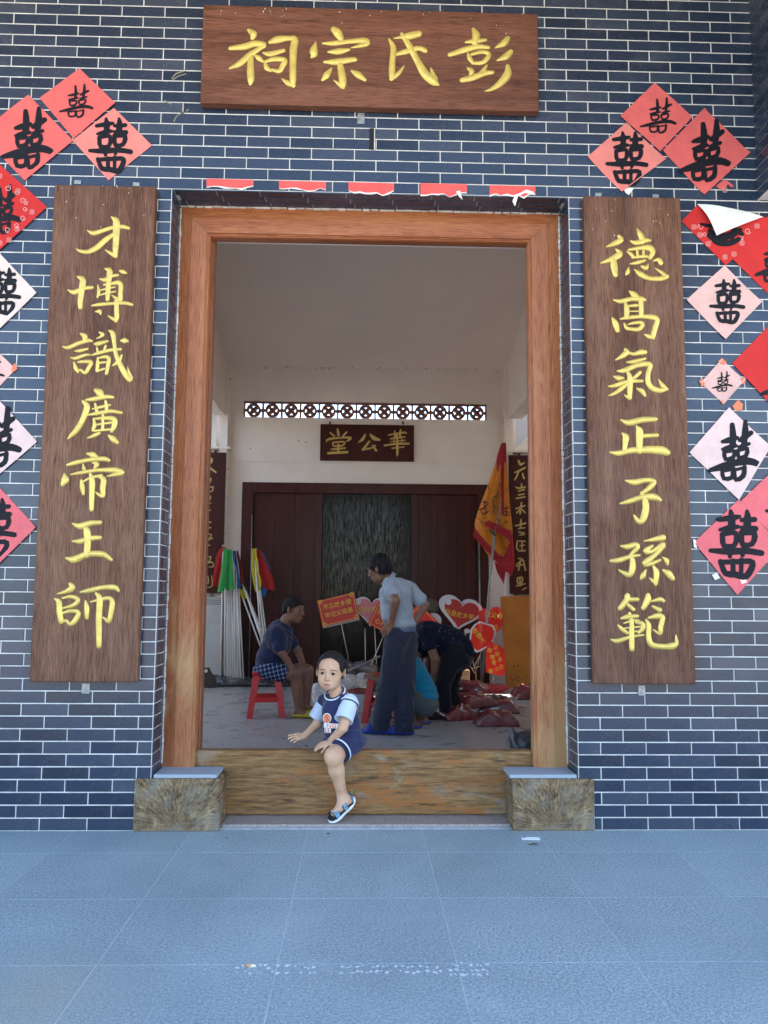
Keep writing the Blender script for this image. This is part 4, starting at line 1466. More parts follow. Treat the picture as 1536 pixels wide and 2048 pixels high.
def folds(amp, fx=28., seed=0., dirn=(1, .4, .6)):
    """creases in cloth, about fx / 8 of them to the metre"""
    fx *= 3.6
    d = np.array(dirn) / np.linalg.norm(dirn)
    d2 = np.array((-d[2], .5, d[0]))

    def f(X, Y, Z):
        q = X * d[0] + Y * d[1] + Z * d[2]
        p = X * d2[0] + Y * d2[1] + Z * d2[2]
        w = 2.4 * np.sin(X * 7 + Z * 9 + seed) + 1.3 * np.sin(Y * 13 - Z * 6 + seed * 3)
        a = 1 - np.abs(np.sin(q * fx * .8 + w + seed)) ** .7
        b = 1 - np.abs(np.sin(p * fx * .55 - w * .8 + seed * 2)) ** .7
        m = .5 + .5 * np.sin(X * 11 + Y * 8 + Z * 6 + seed * 5)
        return -amp * 1.5 * (a * m + b * (1 - m)) + amp * .5
    return f


def mid(a, b, t):
    return Vector(a).lerp(Vector(b), t)


def hand(wr, d, nrm, sc, curl=.25, spread=.16, thumb=1, cs=None, k=.006):
    """palm, four unequal fingers of three bones and a thumb. wr wrist, d pointing direction, nrm back of the hand, thumb +1 / -1 side"""
    d = Vector(d).normalized()
    nrm = (Vector(nrm) - d * Vector(nrm).dot(d)).normalized()
    sd_ = d.cross(nrm) * thumb
    wr = Vector(wr)
    ops = []
    for i, (o_, l, r) in enumerate(((.033, .070, .0098), (.011, .078, .0102), (-.011, .072, .0098), (-.031, .056, .0086))):
        kn = wr + d * (.086 - abs(i - 1) * .004) * sc + sd_ * o_ * sc + nrm * .004 * sc
        ops.append(('c', wr + sd_ * o_ * .55 * sc, kn, .016 * sc, .0125 * sc, .010 * sc))
        c_ = curl if not isinstance(curl, (list, tuple)) else curl[i]
        a = 0.
        p = kn
        sp = spread * (1.5 - i)
        for b_, f_ in ((.46, .7), (.30, 1.), (.24, .9)):
            a += c_ * f_
            dd = (d + sd_ * sp).normalized()
            dd = (dd * math.cos(a) - nrm * math.sin(a)).normalized()
            q = p + dd * l * b_ * sc
            ops.append(('c', p, q, r * sc, r * .9 * sc, .002 * sc))
            p = q
    t0 = wr + sd_ * .022 * sc + d * .018 * sc
    t1 = t0 + (sd_ * .75 + d * .62 - nrm * .25).normalized() * .042 * sc
    t2 = t1 + (sd_ * .35 + d * .85 - nrm * .35).normalized() * .030 * sc
    t3 = t2 + (sd_ * .15 + d * .9 - nrm * .45).normalized() * .024 * sc
    ops += [('c', t0, t1, .015 * sc, .012 * sc, .008 * sc), ('c', t1, t2, .0115 * sc, .0105 * sc, .003 * sc), ('c', t2, t3, .0105 * sc, .009 * sc, .003 * sc)]
    return ops


def axes(face, up=(0, 0, 1), roll=0.):
    """columns: right (viewer's right when he faces you), forward, up"""
    f = Vector(face).normalized()
    u = Vector(up)
    u = (u - f * u.dot(f)).normalized()
    r = u.cross(f) * -1
    r = f.cross(u) * -1
    if roll:
        q = Matrix.Rotation(roll, 3, f)
        u, r = q @ u, q @ r
    return r, f, u


def head(c, face, up, s, kid=False, roll=0.):
    """skin parts of a head about c; s = 1 is an adult"""
    r, f, u = axes(face, up, roll)
    R = [[r.x, f.x, u.x], [r.y, f.y, u.y], [r.z, f.z, u.z]]

    def L(x, y, z):
        return Vector(c) + (r * x + f * y + u * z) * s

    def e(x, y, z, a, b, d, k, neg=False):
        return (('-e' if neg else 'e'), L(x, y, z), (a * s, b * s, d * s), R, k * s)

    def cp(a, b, ra, rb, k, neg=False):
        return (('-c' if neg else 'c'), L(*a), L(*b), ra * s, rb * s, k * s)
    if kid:
        ops = [e(0, -.012, .022, .0765, .088, .080, .0), e(0, .018, -.022, .0635, .062, .078, .02), e(.033, .040, -.045, .026, .029, .028, .025), e(-.033, .040, -.045, .026, .029, .028, .025),
               e(0, .044, -.082, .031, .028, .022, .03), e(.025, .030, -.064, .022, .032, .024, .03), e(-.025, .030, -.064, .022, .032, .024, .03), e(0, .040, .030, .058, .045, .05, .02),
               e(.031, .088, -.009, .019, .016, .009, .012, True), e(-.031, .088, -.009, .019, .016, .009, .012, True),
               e(.031, .069, -.012, .015, .010, .0085, .008), e(-.031, .069, -.012, .015, .010, .0085, .008),
               cp((0, .077, -.008), (0, .089, -.038), .0055, .0100, .010), e(.0105, .082, -.042, .0070, .007, .006, .004), e(-.0105, .082, -.042, .0070, .007, .006, .004),
               e(0, .078, -.066, .018, .010, .0065, .007), e(0, .077, -.076, .014, .010, .0065, .006), e(0, .092, -.0705, .015, .008, .0012, .003, True)]
        er = ((.026, .020), .0)
    else:
        ops = [e(0, -.015, .030, .076, .096, .082, .0), e(0, .020, -.035, .062, .066, .088, .025), e(.040, .048, -.022, .020, .022, .018, .025), e(-.040, .048, -.022, .020, .022, .018, .025),
               e(0, .052, -.100, .024, .026, .020, .03), e(.042, .010, -.085, .016, .03, .022, .03), e(-.042, .010, -.085, .016, .03, .022, .03), cp((-.032, .080, .026), (.032, .080, .026), .010, .010, .02),
               e(.031, .096, .004, .019, .016, .011, .012, True), e(-.031, .096, .004, .019, .016, .011, .012, True), e(.031, .076, .002, .015, .011, .009, .008), e(-.031, .076, .002, .015, .011, .009, .008),
               cp((0, .088, .008), (0, .106, -.034), .008, .012, .014), e(.013, .096, -.040, .009, .010, .008, .007), e(-.013, .096, -.040, .009, .010, .008, .007),
               e(0, .088, -.064, .022, .012, .007, .008), e(0, .086, -.076, .019, .012, .008, .008), e(0, .104, -.0695, .019, .010, .0015, .003, True)]
    zz = -.012 if kid else -.008
    for sx in (-1, 1):
        ee = (r * sx * .55 + f * .8).normalized()     # ear plane turned out a little
        ax_ = ee.cross(u).normalized()
        Re = [[ax_.x, ee.x, u.x], [ax_.y, ee.y, u.y], [ax_.z, ee.z, u.z]]
        ops.append(('e', L(sx * (.079 if kid else .080), -.014, zz), (.007 * s, .019 * s, .031 * s), [[r.x * sx * .8 - f.x * .6, f.x * .8 + r.x * sx * .6, u.x], [r.y * sx * .8 - f.y * .6, f.y * .8 + r.y * sx * .6, u.y], [r.z * sx * .8 - f.z * .6, f.z * .8 + r.z * sx * .6, u.z]], .008 * s))
        ops.append(('-e', L(sx * (.090 if kid else .091), -.008, zz + .004), (.006 * s, .010 * s, .018 * s), [[r.x * sx * .8 - f.x * .6, f.x * .8 + r.x * sx * .6, u.x], [r.y * sx * .8 - f.y * .6, f.y * .8 + r.y * sx * .6, u.y], [r.z * sx * .8 - f.z * .6, f.z * .8 + r.z * sx * .6, u.z]], .004 * s))
    return ops, L, R


def skin(name, c, rough=.5):
    k = N(name)
    co = k.co()
    f = k.noise(co, 16, 5, .65)
    col = k.ramp(f, [(.32, (c[0] * .86, c[1] * .80, c[2] * .78)), (.5, c), (.68, (c[0] * 1.10, c[1] * 1.12, c[2] * 1.12))])
    k.set(Base_Color=col, Roughness=rough, Subsurface_Weight=.06, Subsurface_Radius=(.02, .008, .004), Specular_IOR_Level=.4)
    k.bump(k.noise(co, 160, 3), .08, .001)
    return k.m


def cloth(name, c, var=.10, weave=500, rough=.85, bump=.2):
    k = N(name)
    co = k.co()
    f = k.noise(co, 14, 4)
    col = k.ramp(f, [(.3, tuple(x * (1 - var) for x in c)), (.7, tuple(min(1, x * (1 + var)) for x in c))])
    k.set(Base_Color=col, Roughness=rough, Specular_IOR_Level=.2, Sheen_Weight=.15)
    k.bump(k.noise(co, weave, 2), bump, .001)
    return k.m


def hairmat(name, c=(.012, .010, .010)):
    k = N(name)
    co = k.co((1, 1, .35))
    f = k.noise(co, 260, 3)
    k.set(Base_Color=k.ramp(f, [(.35, c), (.7, tuple(x * 2.4 for x in c))]), Roughness=.6, Specular_IOR_Level=.2)
    k.bump(f, .9, .004)
    return k.m


def strands(cap, parent_hair, n, ln, wd, seed, lie, m, keep=None):
    """short tapering hairs standing on the cap; lie is the direction they are combed to"""
    rnd = random.Random(seed)
    me = cap.data
    ps = [p for p in me.polygons]
    mb = MB()
    lie = Vector(lie)
    vs, fs = [], []
    for i in range(n):
        p = ps[rnd.randrange(len(ps))]
        o = p.center
        if keep and not keep(o):
            continue
        nn = p.normal
        d = (nn * rnd.uniform(.35, .8) + lie * rnd.uniform(.4, 1.) + Vector((rnd.gauss(0, .25), rnd.gauss(0, .25), rnd.gauss(0, .25)))).normalized()
        s_ = d.cross(nn)
        if s_.length < 1e-3:
            continue
        s_ = s_.normalized() * wd * rnd.uniform(.7, 1.3)
        L_ = ln * rnd.uniform(.5, 1.25)
        b0 = o - nn * .002
        tip = b0 + d * L_ - Vector((0, 0, L_ * .25))
        md = b0 + d * L_ * .55
        k = len(vs)
        vs += [b0 - s_, b0 + s_, md + s_ * .7, md - s_ * .7, tip]
        fs += [(k, k + 1, k + 2, k + 3), (k + 3, k + 2, k + 4)]
    mb.add(vs, fs)
    return tag(mb.build('strands', m, parent_hair), kind='stuff')


SK_KID, SK_A, SK_B = skin('child_skin', (.56, .33, .205)), skin('tanned_skin', (.24, .115, .070)), skin('brown_skin', (.22, .105, .065))
HAIR = hairmat('black_hair')
NAVY = cloth('navy_jersey', (.020, .024, .075), rough=.7)
LBLUE = cloth('pale_blue_sleeve', (.50, .58, .70))
TRIM = cloth('white_trim', (.60, .66, .74))
DARKN = cloth('dark_navy_trim', (.008, .010, .028))


def ring(mb, c, a, b, r, n=40, r2=None):
    mb.tube([Vector(c) + Vector(a) * math.cos(t) + Vector(b) * math.sin(t) for t in [k / n * 6.28319 for k in range(n + 1)]], r, 6, False)


def bvh_of(*obs):
    vs, fs = [], []
    for o in obs:
        k = len(vs)
        vs += [v.co.copy() for v in o.data.vertices]
        fs += [[i + k for i in p.vertices] for p in o.data.polygons]
    return BVHTree.FromPolygons(vs, fs)


def decal(name, polys, start, d, off, tree, m, parent):
    """flat printed shapes laid onto a curved surface: every point is dropped along d until it meets the surface"""
    mb = MB()
    d = Vector(d).normalized()
    for poly in polys:
        pts, ok = [], True
        for p in poly:
            q = start(*p)
            hit = tree.ray_cast(q, d)
            if hit[0] is None:
                ok = False
                break
            pts.append(hit[0] - d * off)
        if ok:
            mb.add(pts, [tuple(range(len(pts)))])
    if mb.v:
        return mb.build(name, m, parent)


def blob(cx, cy, a, b, n=12, rot=0.):
    return [(cx + a * math.cos(t) * math.cos(rot) - b * math.sin(t) * math.sin(rot), cy + a * math.cos(t) * math.sin(rot) + b * math.sin(t) * math.cos(rot)) for t in [k / n * 6.28319 for k in range(n)]]


def grid_strips(poly_fn, n, m):
    out = []
    for i in range(n):
        for j in range(m):
            out.append([poly_fn(i / n, j / m), poly_fn((i + 1) / n, j / m), poly_fn((i + 1) / n, (j + 1) / m), poly_fn(i / n, (j + 1) / m)])
    return out


# ------------------------------------------------------------------ the boy astride the threshold
boy = thing('person', 'small boy in navy and pale blue sports kit sitting astride the wooden threshold', 'person', (P(690, 1500, .27).x, .27, .372))
HC = P(662, 1341, .235)
yaw = math.radians(11)
hf = Vector((-math.sin(yaw), -math.cos(yaw), -.02))
hops, HL, HR = head(HC, hf, (0.05, 0, 1), .985, True)
nk0, nk1 = P(667, 1368, .255), P(676, 1397, .27)
sL, eL, wL = P(702, 1412, .185), P(686, 1456, .095), P(659, 1485, .145)
sR, eR, wR = P(647, 1408, .385), P(634, 1449, .375), P(609, 1472, .31)
hipL, knL, anL = P(700, 1482, .215), P(667, 1513, .085), P(684, 1590, .140)
hipR = P(690, 1484, .33)
knR, anR = Vector((1.73, .52, .33)), Vector((1.80, .58, .07))
heel, toe = P(696, 1600, .150), P(668, 1626, .085)
ops = list(hops)
ops += [('c', nk0, nk1, .036, .040, .02), ('c', P(674, 1410, .27), P(688, 1480, .275), .055, .070, .03), ('c', sR, sL, .036, .036, .03),
        ('c', sL, eL, .033, .026, .02), ('c', eL, wL, .0265, .0195, .008), ('c', sR, eR, .033, .026, .02), ('c', eR, wR, .0265, .0195, .008),
        ('c', hipL, knL, .062, .045, .02), ('c', knL, mid(knL, anL, .35), .043, .043, .03), ('c', mid(knL, anL, .35), anL, .042, .026, .015), ('e', P(665, 1511, .078), (.030, .030, .034), None, .03),
        ('c', hipR, knR, .062, .045, .02), ('c', knR, anR, .042, .026, .012), ('c', anR, anR + Vector((-.10, -.03, -.045)), .026, .02, .01),
        ('c', anL, heel, .026, .026, .012), ('c', anL, mid(heel, toe, .55), .024, .024, .015), ('c', mid(heel, toe, .3), toe, .026, .019, .012)]
for q, (dx, dz) in enumerate(((-.006, .004), (.008, .006), (.018, .006))):
    pass
ops += hand(wL, P(624, 1497, .185) - wL, (.15, -.5, .8), .60, .10, .10, -1)
ops += hand(wR, P(585, 1476, .27) - wR, (.1, -.55, .75), .60, .22, .20, 1)
bd = body('body', ops, .0034, SK_KID, boy)
# hair: cropped cap above the hairline
r_, f_, u_ = axes(hf, (0.05, 0, 1))
cap = [('e', HL(0, -.014, .026), (.0835, .0935, .0845), HR, 0.), ('e', HL(.0, -.048, .0), (.074, .056, .075), HR, .01)]
kh = body('hair', cap + [('-e', HL(0, .088, -.018), (.068, .066, .074), HR, .008), ('-e', HL(.070, .070, -.045), (.040, .062, .055), HR, .008), ('-e', HL(-.070, .070, -.045), (.040, .062, .055), HR, .008), ('-e', HL(.085, -.010, -.018), (.03, .024, .032), HR, .006), ('-e', HL(-.085, -.010, -.018), (.03, .024, .032), HR, .006)],
     .0034, HAIR, boy, [(HL(0, 0, -.055), -u_ + f_ * .2)], lambda X, Y, Z: .0011 * np.sin(X * 700 + np.sin(Z * 300)) * np.sin(Y * 640) + .0007 * np.sin(Z * 520 + X * 310))
strands(kh, kh, 3600, .011, .0009, 4, -u_ * .5 + f_ * .6, HAIR, lambda o: not ((o - HC).dot(f_) > .038 and (o - HC).dot(u_) < .070))
# face, laid on the head from the front
tree = bvh_of(bd)
EYEW, EYEB = plain('eye_white', (.46, .42, .39), .3, .03), plain('dark_iris', (.012, .008, .006), .6, .05, 8, 0, 0, 60, .1)
BROW, LIP = plain('eyebrow', (.045, .028, .022), .7, .1), plain('lips', (.42, .13, .11), .45, .05)
LIPD = plain('mouth_line', (.13, .035, .03), .6)
st_ = lambda x, z: HL(x, .25, z)
dn = -f_


def eye(cx, cz, k, s=1):
    t = [i / 12 for i in range(13)]
    upl = [(cx + (q - .5) * .0265 * s, cz + (.0056 * math.sin(q * math.pi) + .0012 * (q - .5) * k) * s) for q in t]
    lol = [(cx + (q - .5) * .0265 * s, cz + (-.0046 * math.sin(q * math.pi) + .0012 * (q - .5) * k) * s) for q in t]
    wh = [[upl[i], upl[i + 1], lol[i + 1], lol[i]] for i in range(12)]
    lid = [[(x, z + .0026 * s) for x, z in (upl[i], upl[i + 1])] + [(x, z - .0008 * s) for x, z in (upl[i + 1], upl[i])] for i in range(12)]
    return wh, lid


def face(parent, tree, stf, dn, es, kidf=True, parts='lr'):
    zc_, sp = (-.0105, .0315) if kidf else (.003, .0315)
    for sx in (-1, 1):
        if ('l' if sx < 0 else 'r') not in parts:
            continue
        wh, lid = eye(sx * sp, zc_, -sx, es)
        e_ = decal('eye', wh, stf, dn, .0006, tree, EYEW, parent)
        if e_ is None:
            continue
        decal('iris', [[(sx * sp - .0008, zc_ + .0006)] + blob(sx * sp - .0008, zc_ + .0006, .0080 * es, .0056 * es)[i_:i_ + 2] for i_ in range(11)] + [[(sx * sp - .0008, zc_ + .0006)] + [blob(sx * sp - .0008, zc_ + .0006, .0080 * es, .0056 * es)[q_] for q_ in (11, 0)]], stf, dn, .0012, tree, EYEB, e_)
        decal('eyelid', lid, stf, dn, .0015, tree, BROW, e_)
        zb = zc_ + (.0185 if kidf else .021)
        decal('eyebrow', [[(sx * (sp + (q - .5) * .036), zb + .004 * math.sin((q * .8 + .25) * math.pi) + (.0015 if kidf else .003) * math.sin(q * math.pi) + .001), (sx * (sp + (q + .1 - .5) * .036), zb + .004 * math.sin(((q + .1) * .8 + .25) * math.pi) + .0015 * math.sin((q + .1) * math.pi) + .001),
                           (sx * (sp + (q + .1 - .5) * .036), zb + .004 * math.sin(((q + .1) * .8 + .25) * math.pi) - .0018), (sx * (sp + (q - .5) * .036), zb + .004 * math.sin((q * .8 + .25) * math.pi) - .0018)] for q in [i / 10 for i in range(10)]], stf, dn, .0008, tree, BROW, parent)
    zm = -.0705 if kidf else -.0695
    w = .0185 if kidf else .023
    t = [i / 10 for i in range(11)]
    up_ = [((q - .5) * 2 * w, zm + .0055 * math.sin(q * math.pi) - .0012 * math.exp(-((q - .5) * 12) ** 2)) for q in t]
    mi_ = [((q - .5) * 2 * w, zm) for q in t]
    lo_ = [((q - .5) * 2 * w, zm - .0068 * math.sin(q * math.pi)) for q in t]
    mo_ = decal('mouth', [[up_[i], up_[i + 1], mi_[i + 1], mi_[i]] for i in range(10)] + [[mi_[i], mi_[i + 1], lo_[i + 1], lo_[i]] for i in range(10)], stf, dn, .0006, tree, LIP, parent)
    if mo_:
        decal('lip_line', [[(mi_[i][0] * .9, zm + .0012), (mi_[i + 1][0] * .9, zm + .0012), (mi_[i + 1][0] * .9, zm - .0016), (mi_[i][0] * .9, zm - .0016)] for i in range(10)], stf, dn, .0012, tree, LIPD, mo_)
    if kidf:
        decal('nostril', [blob(sx * .0068, -.0470, .0032, .0016) for sx in (-1, 1)], stf, dn, .0006, tree, LIPD, parent)


face(boy, tree, st_, dn, 1.12)
# kit
tor = [('e', P(677, 1424, .265), (.098, .082, .105), None, 0.), ('e', P(684, 1455, .262), (.106, .090, .10), None, .04), ('e', P(693, 1480, .268), (.116, .104, .058), None, .03),
       ('c', P(650, 1402, .36), P(698, 1402, .21), .042, .044, .03)]
nkd = nk1 - nk0
jz = P(690, 1487, .27).z
jer = body('jersey', tor + [('-c', nk0 - nkd * .2, nk1 + nkd * .05, .050, .044, .006)], .0040, NAVY, boy, [((0, 0, jz - .006), (0, 0, -1))], folds(.0042, 20, 1., (1, .2, .9)))
slL0, slL1 = P(700, 1404, .185), P(687, 1441, .118)
dv = slL1 - slL0
body('sleeve', [('c', slL0, slL1 + dv * .2, .046, .056, 0.), ('-c', slL0 + dv * .55, slL1 + dv * .6, .030, .058, 0.)], .0036, LBLUE, boy, [(slL1, dv), (slL0 - dv * .6, -dv)], folds(.0026, 24, 3.))
slR0, slR1 = P(648, 1404, .375), P(632, 1436, .385)
dv2 = slR1 - slR0
body('sleeve', [('c', slR0, slR1 + dv2 * .2, .040, .047, 0.), ('-c', slR0 + dv2 * .55, slR1 + dv2 * .6, .026, .049, 0.)], .0036, LBLUE, boy, [(slR1, dv2)], folds(.0014, 30, 4.))
# armhole and collar trims
a_ = (P(703, 1378, .17) - P(666, 1420, .17)) * .5
m_ = MB()
cc = mid(slL0, slL1, .02)
ddv = dv.normalized()
e1 = ddv.cross(Vector((0, 1, 0))).normalized()
e2 = ddv.cross(e1).normalized()
ring(m_, cc, e1 * .049, e2 * .049, .0048)
m_.build('trim', TRIM, boy, None, True)
m_ = MB()
ring(m_, cc + ddv * .010, e1 * .0505, e2 * .0505, .0032)
m_.build('trim', NAVY, boy, None, True)
c0 = P(670, 1386, .255)
nd = Vector((-.32, -.55, .78)).normalized()
e1 = Vector((.75, .0, .40))
e1 = (e1 - nd * e1.dot(nd)).normalized()
e2 = nd.cross(e1)
m_ = MB()
ring(m_, c0, e1 * .060, e2 * .052, .0055)
m_.build('collar', TRIM, boy, None, True)
m_ = MB()
ring(m_, c0 + nd * .005, e1 * .054, e2 * .046, .0042)
m_.build('collar', DARKN, boy, None, True)
# shorts
thd = knL - hipL
hem = hipL + thd * .74
sh = [('e', P(694, 1484, .27), (.112, .100, .060), None, 0.), ('c', hipL, hem + thd * .1, .078, .066, .03), ('c', hipR, hipR + (knR - hipR) * .75, .078, .062, .03)]
body('shorts', sh, .004, NAVY, boy, [(hem, thd), ((0, 0, P(690, 1470, .27).z), (0, 0, 1))] if 0 else [(hem, thd)], folds(.0040, 24, 6., (1, -.5, .3)))
tn = thd.normalized()
e1 = tn.cross(Vector((0, 0, 1))).normalized()
e2 = tn.cross(e1)
for q, (w, mm) in enumerate(((.0055, TRIM), (.004, DARKN))):
    m_ = MB()
    o_ = hem - tn * (.014 - q * .011)
    pts = [o_ + e1 * .0745 * math.cos(t) + e2 * .0745 * math.sin(t) for t in [k / 40 * 6.28319 for k in range(41)]]
    for k in range(40):
        a, b = pts[k], pts[k + 1]
        m_.add([a - tn * w, b - tn * w, b + tn * w, a + tn * w], [(0, 1, 2, 3)])
    m_.build('hem_stripe', mm, boy)
# print on the chest: ball and block letters
tj = bvh_of(jer)
px0 = lambda x, y: P(x, y, -.05)
vd = ray(660, 1445)
OR2 = plain('orange_print', (.80, .24, .10), .7, .05)
WP = plain('white_print', (.80, .80, .82), .7, .04)
pr = decal('print', [blob(653.5, 1436, 9.2, 11, 16)], px0, vd, .0032, tj, WP, jer)
decal('print', [blob(653.5, 1436.5, 7.8, 9.6, 16)], px0, vd, .0044, tj, OR2, jer)


def word(mb_polys, s, x, y, w, h, slope):
    G_ = {'L': '0,0 0,1;0,1 .8,1', 'N': '0,1 0,0;0,0 .8,1;.8,1 .8,0', 'G': '.8,.15 .4,0 0,.3 0,.7 .4,1 .8,.8 .8,.55 .5,.55', 'S': '.8,.1 .3,0 0,.25 .8,.7 .5,1 0,.9', 'E': '.8,0 0,0 0,1 .8,1;0,.5 .6,.5'}
    for i, ch in enumerate(s):
        for st in G_[ch].split(';'):
            p = [tuple(float(v) for v in q.split(',')) for q in st.split()]
            for a, b in zip(p, p[1:]):
                A = (x + i * w + a[0] * w * .85, y + a[1] * h + (i * w + a[0] * w) * slope)
                B_ = (x + i * w + b[0] * w * .85, y + b[1] * h + (i * w + b[0] * w) * slope)
                dx, dy = B_[0] - A[0], B_[1] - A[1]
                L_ = math.hypot(dx, dy) or 1
                nx, ny = -dy / L_ * .85, dx / L_ * .85
                mb_polys.append([(A[0] + nx, A[1] + ny), (B_[0] + nx, B_[1] + ny), (B_[0] - nx, B_[1] - ny), (A[0] - nx, A[1] - ny)])


bgp = grid_strips(lambda u, v: (641 + u * 46, 1446 + v * 10 + u * 2), 8, 2) + grid_strips(lambda u, v: (648 + u * 14, 1457 + v * 10), 4, 2)
decal('print', bgp, px0, vd, .0034, tj, WP, jer)
wp = []
word(wp, 'LNGS', 643, 1447.5, 11, 7.5, .04)
word(wp, 'LE', 650, 1458, 6, 7.5, .0)
decal('print', wp, px0, vd, .0056, tj, OR2, jer)
bl = []
for a, b in (((648, 1441), (660, 1430)), ((649, 1429), (660, 1443)), ((653.5, 1427), (653.5, 1446))):
    dx, dy = b[0] - a[0], b[1] - a[1]
    L_ = math.hypot(dx, dy)
    bl.append([(a[0] - dy / L_ * .28, a[1] + dx / L_ * .28), (b[0] - dy / L_ * .28, b[1] + dx / L_ * .28), (b[0] + dy / L_ * .28, b[1] - dx / L_ * .28), (a[0] + dy / L_ * .28, a[1] - dx / L_ * .28)])
decal('print', bl, px0, vd, .0056, tj, DARKN, jer)
# sandals
fd = (toe - heel).normalized()
fn = Vector((-.52, -.72, .46))
fn = (fn - fd * fn.dot(fd)).normalized()
fw2 = fd.cross(fn)
Rf = [[fw2.x, fd.x, fn.x], [fw2.y, fd.y, fn.y], [fw2.z, fd.z, fn.z]]
SOLE = plain('white_sole', (.74, .76, .76), .6, .05)
PATT = plain('patterned_strap', (.14, .26, .36), .7, .9, 160)
BLK = plain('black_webbing', (.015, .015, .018), .8)
ct = mid(heel, toe, .55) - fn * .030
sho = body('sandal', [('e', ct - fd * .050, (.034, .045, .014), Rf, 0.), ('e', ct + fd * .045, (.037, .050, .013), Rf, .02), ('e', ct, (.029, .06, .013), Rf, .02), ('e', ct - fd * .088 + fn * .014, (.026, .016, .022), Rf, .014)], .003, SOLE, boy, [(ct + fn * .008, fn)] if 0 else ())
m_ = MB()
fo2 = [(-.030, -.07), (-.030, .0), (-.033, .05), (-.022, .085), (0, .093), (.022, .085), (.033, .05), (.030, .0), (.030, -.07)]
m_.prism([ct + fw2 * a + fd * b + fn * .0115 for a, b in fo2], fn * .004)
m_.build('insole', BLK, sho)


def strap(pos, r, w, mm, lift=0.):
    m_ = MB()
    o_ = ct + fd * pos + fn * (.012 + lift)
    for k in range(14):
        t0, t1 = math.pi * k / 14, math.pi * (k + 1) / 14
        for z0, z1 in ((-w, w),):
            a = o_ + fw2 * math.cos(t0) * r + fn * math.sin(t0) * r * 1.05
            b = o_ + fw2 * math.cos(t1) * r + fn * math.sin(t1) * r * 1.05
            m_.add([a + fd * z0, b + fd * z0, b + fd * z1, a + fd * z1, ], [(0, 1, 2, 3)])
    return m_.build('strap', mm, sho, None, True)


strap(.050, .0335, .0135, PATT)
strap(.050, .0325, .0175, BLK)
strap(-.012, .0375, .012, PATT, .004)
strap(-.012, .0365, .016, BLK, .004)
m_ = MB()
for k in range(12):
    t0, t1 = -.3 - (math.pi - .6) * k / 12, -.3 - (math.pi - .6) * (k + 1) / 12
    o_ = ct - fd * .058
    a = o_ + fw2 * math.cos(t0) * .032 + fd * math.sin(t0) * .036
    b = o_ + fw2 * math.cos(t1) * .032 + fd * math.sin(t1) * .036
    m_.add([a + fn * .010, b + fn * .010, b + fn * .052, a + fn * .052], [(0, 1, 2, 3)])
m_.build('heel_counter', PATT, sho, None, True)
m_ = MB()
m_.tube([ct - fd * .094 + fn * .05, ct - fd * .104 + fn * .062, ct - fd * .096 + fn * .075], .0035, 6)
m_.build('heel_loop', plain('green_webbing', (.05, .32, .06), .7), sho)
for q, cc_ in enumerate(((.75, .30, .04), (.12, .55, .06))):
    m_ = MB()
    m_.box((-.002, -.012, -.006), (.002, .012, .006), .001, Matrix.Translation(ct - fd * (.070 - q * .026) - fw2 * -.0335 + fn * .002) @ Matrix(((fw2.x, fd.x, fn.x), (fw2.y, fd.y, fn.y), (fw2.z, fd.z, fn.z))).to_4x4())
    m_.build('sole_accent', plain(('orange', 'green')[q] + '_rubber', cc_, .6), sho)
m_ = MB()
ring(m_, anL, Vector((.0265, 0, 0)), Vector((0, .0265, 0)), .0001)
wb_ = MB()
wd = (wL - eL).normalized()
e1 = wd.cross(Vector((0, 0, 1))).normalized()
e2 = wd.cross(e1)
ring(wb_, wL - wd * .008, e1 * .0215, e2 * .0215, .0022)
wb_.build('bracelet', plain('dull_silver', (.4, .4, .4), .3, .1, 20, 0, .8), boy, None, True)

# ------------------------------------------------------------------ the grown-ups in the hall
DKT, GREYT = cloth('slate_trousers', (.030, .034, .055)), cloth('grey_shorts_cloth', (.085, .10, .105))
PBLUE, NAVYT = cloth('pale_blue_polo', (.36, .395, .45)), cloth('dark_blue_shirt', (.016, .022, .060))
TEAL, BLACKT = cloth('teal_shirt', (.008, .20, .34)), cloth('black_trousers', (.010, .010, .014))
SLIP, YSLIP = plain('blue_slipper', (.02, .055, .36), .5), plain('yellow_slipper', (.45, .34, .02), .5)


def dots_mat():
    k = N('polka_dot_shirt')
    v = k.n('TexVoronoi', Scale=24., Randomness=.8)
    k.l(k.co(), v.inputs['Vector'])
    col = k.mix(k.ramp(v.outputs['Distance'], [(.10, (1, 1, 1)), (.13, (0, 0, 0))]), (.008, .010, .026), (.35, .37, .42))
    k.set(Base_Color=col, Roughness=.85, Specular_IOR_Level=.2)
    return k.m


def plaid_mat():
    k = N('plaid_shorts')
    sp = k.n('SeparateXYZ')
    k.l(k.co((1, 1, 1), (0, .25, 0)), sp.inputs[0])
    acc = None
    for ax in 'XZ':
        fr = k.math('FRACT', k.math('MULTIPLY', sp.outputs[ax], 24))
        q = k.math('LESS_THAN', k.math('ABSOLUTE', k.math('SUBTRACT', fr, .5)), .13)
        acc = q if acc is None else k.math('ADD', acc, q)
    col = k.ramp(k.math('MULTIPLY', acc, .5), [(0, (.012, .018, .05)), (.5, (.09, .125, .22)), (1, (.38, .43, .52))])
    k.set(Base_Color=col, Roughness=.85, Specular_IOR_Level=.2)
    return k.m


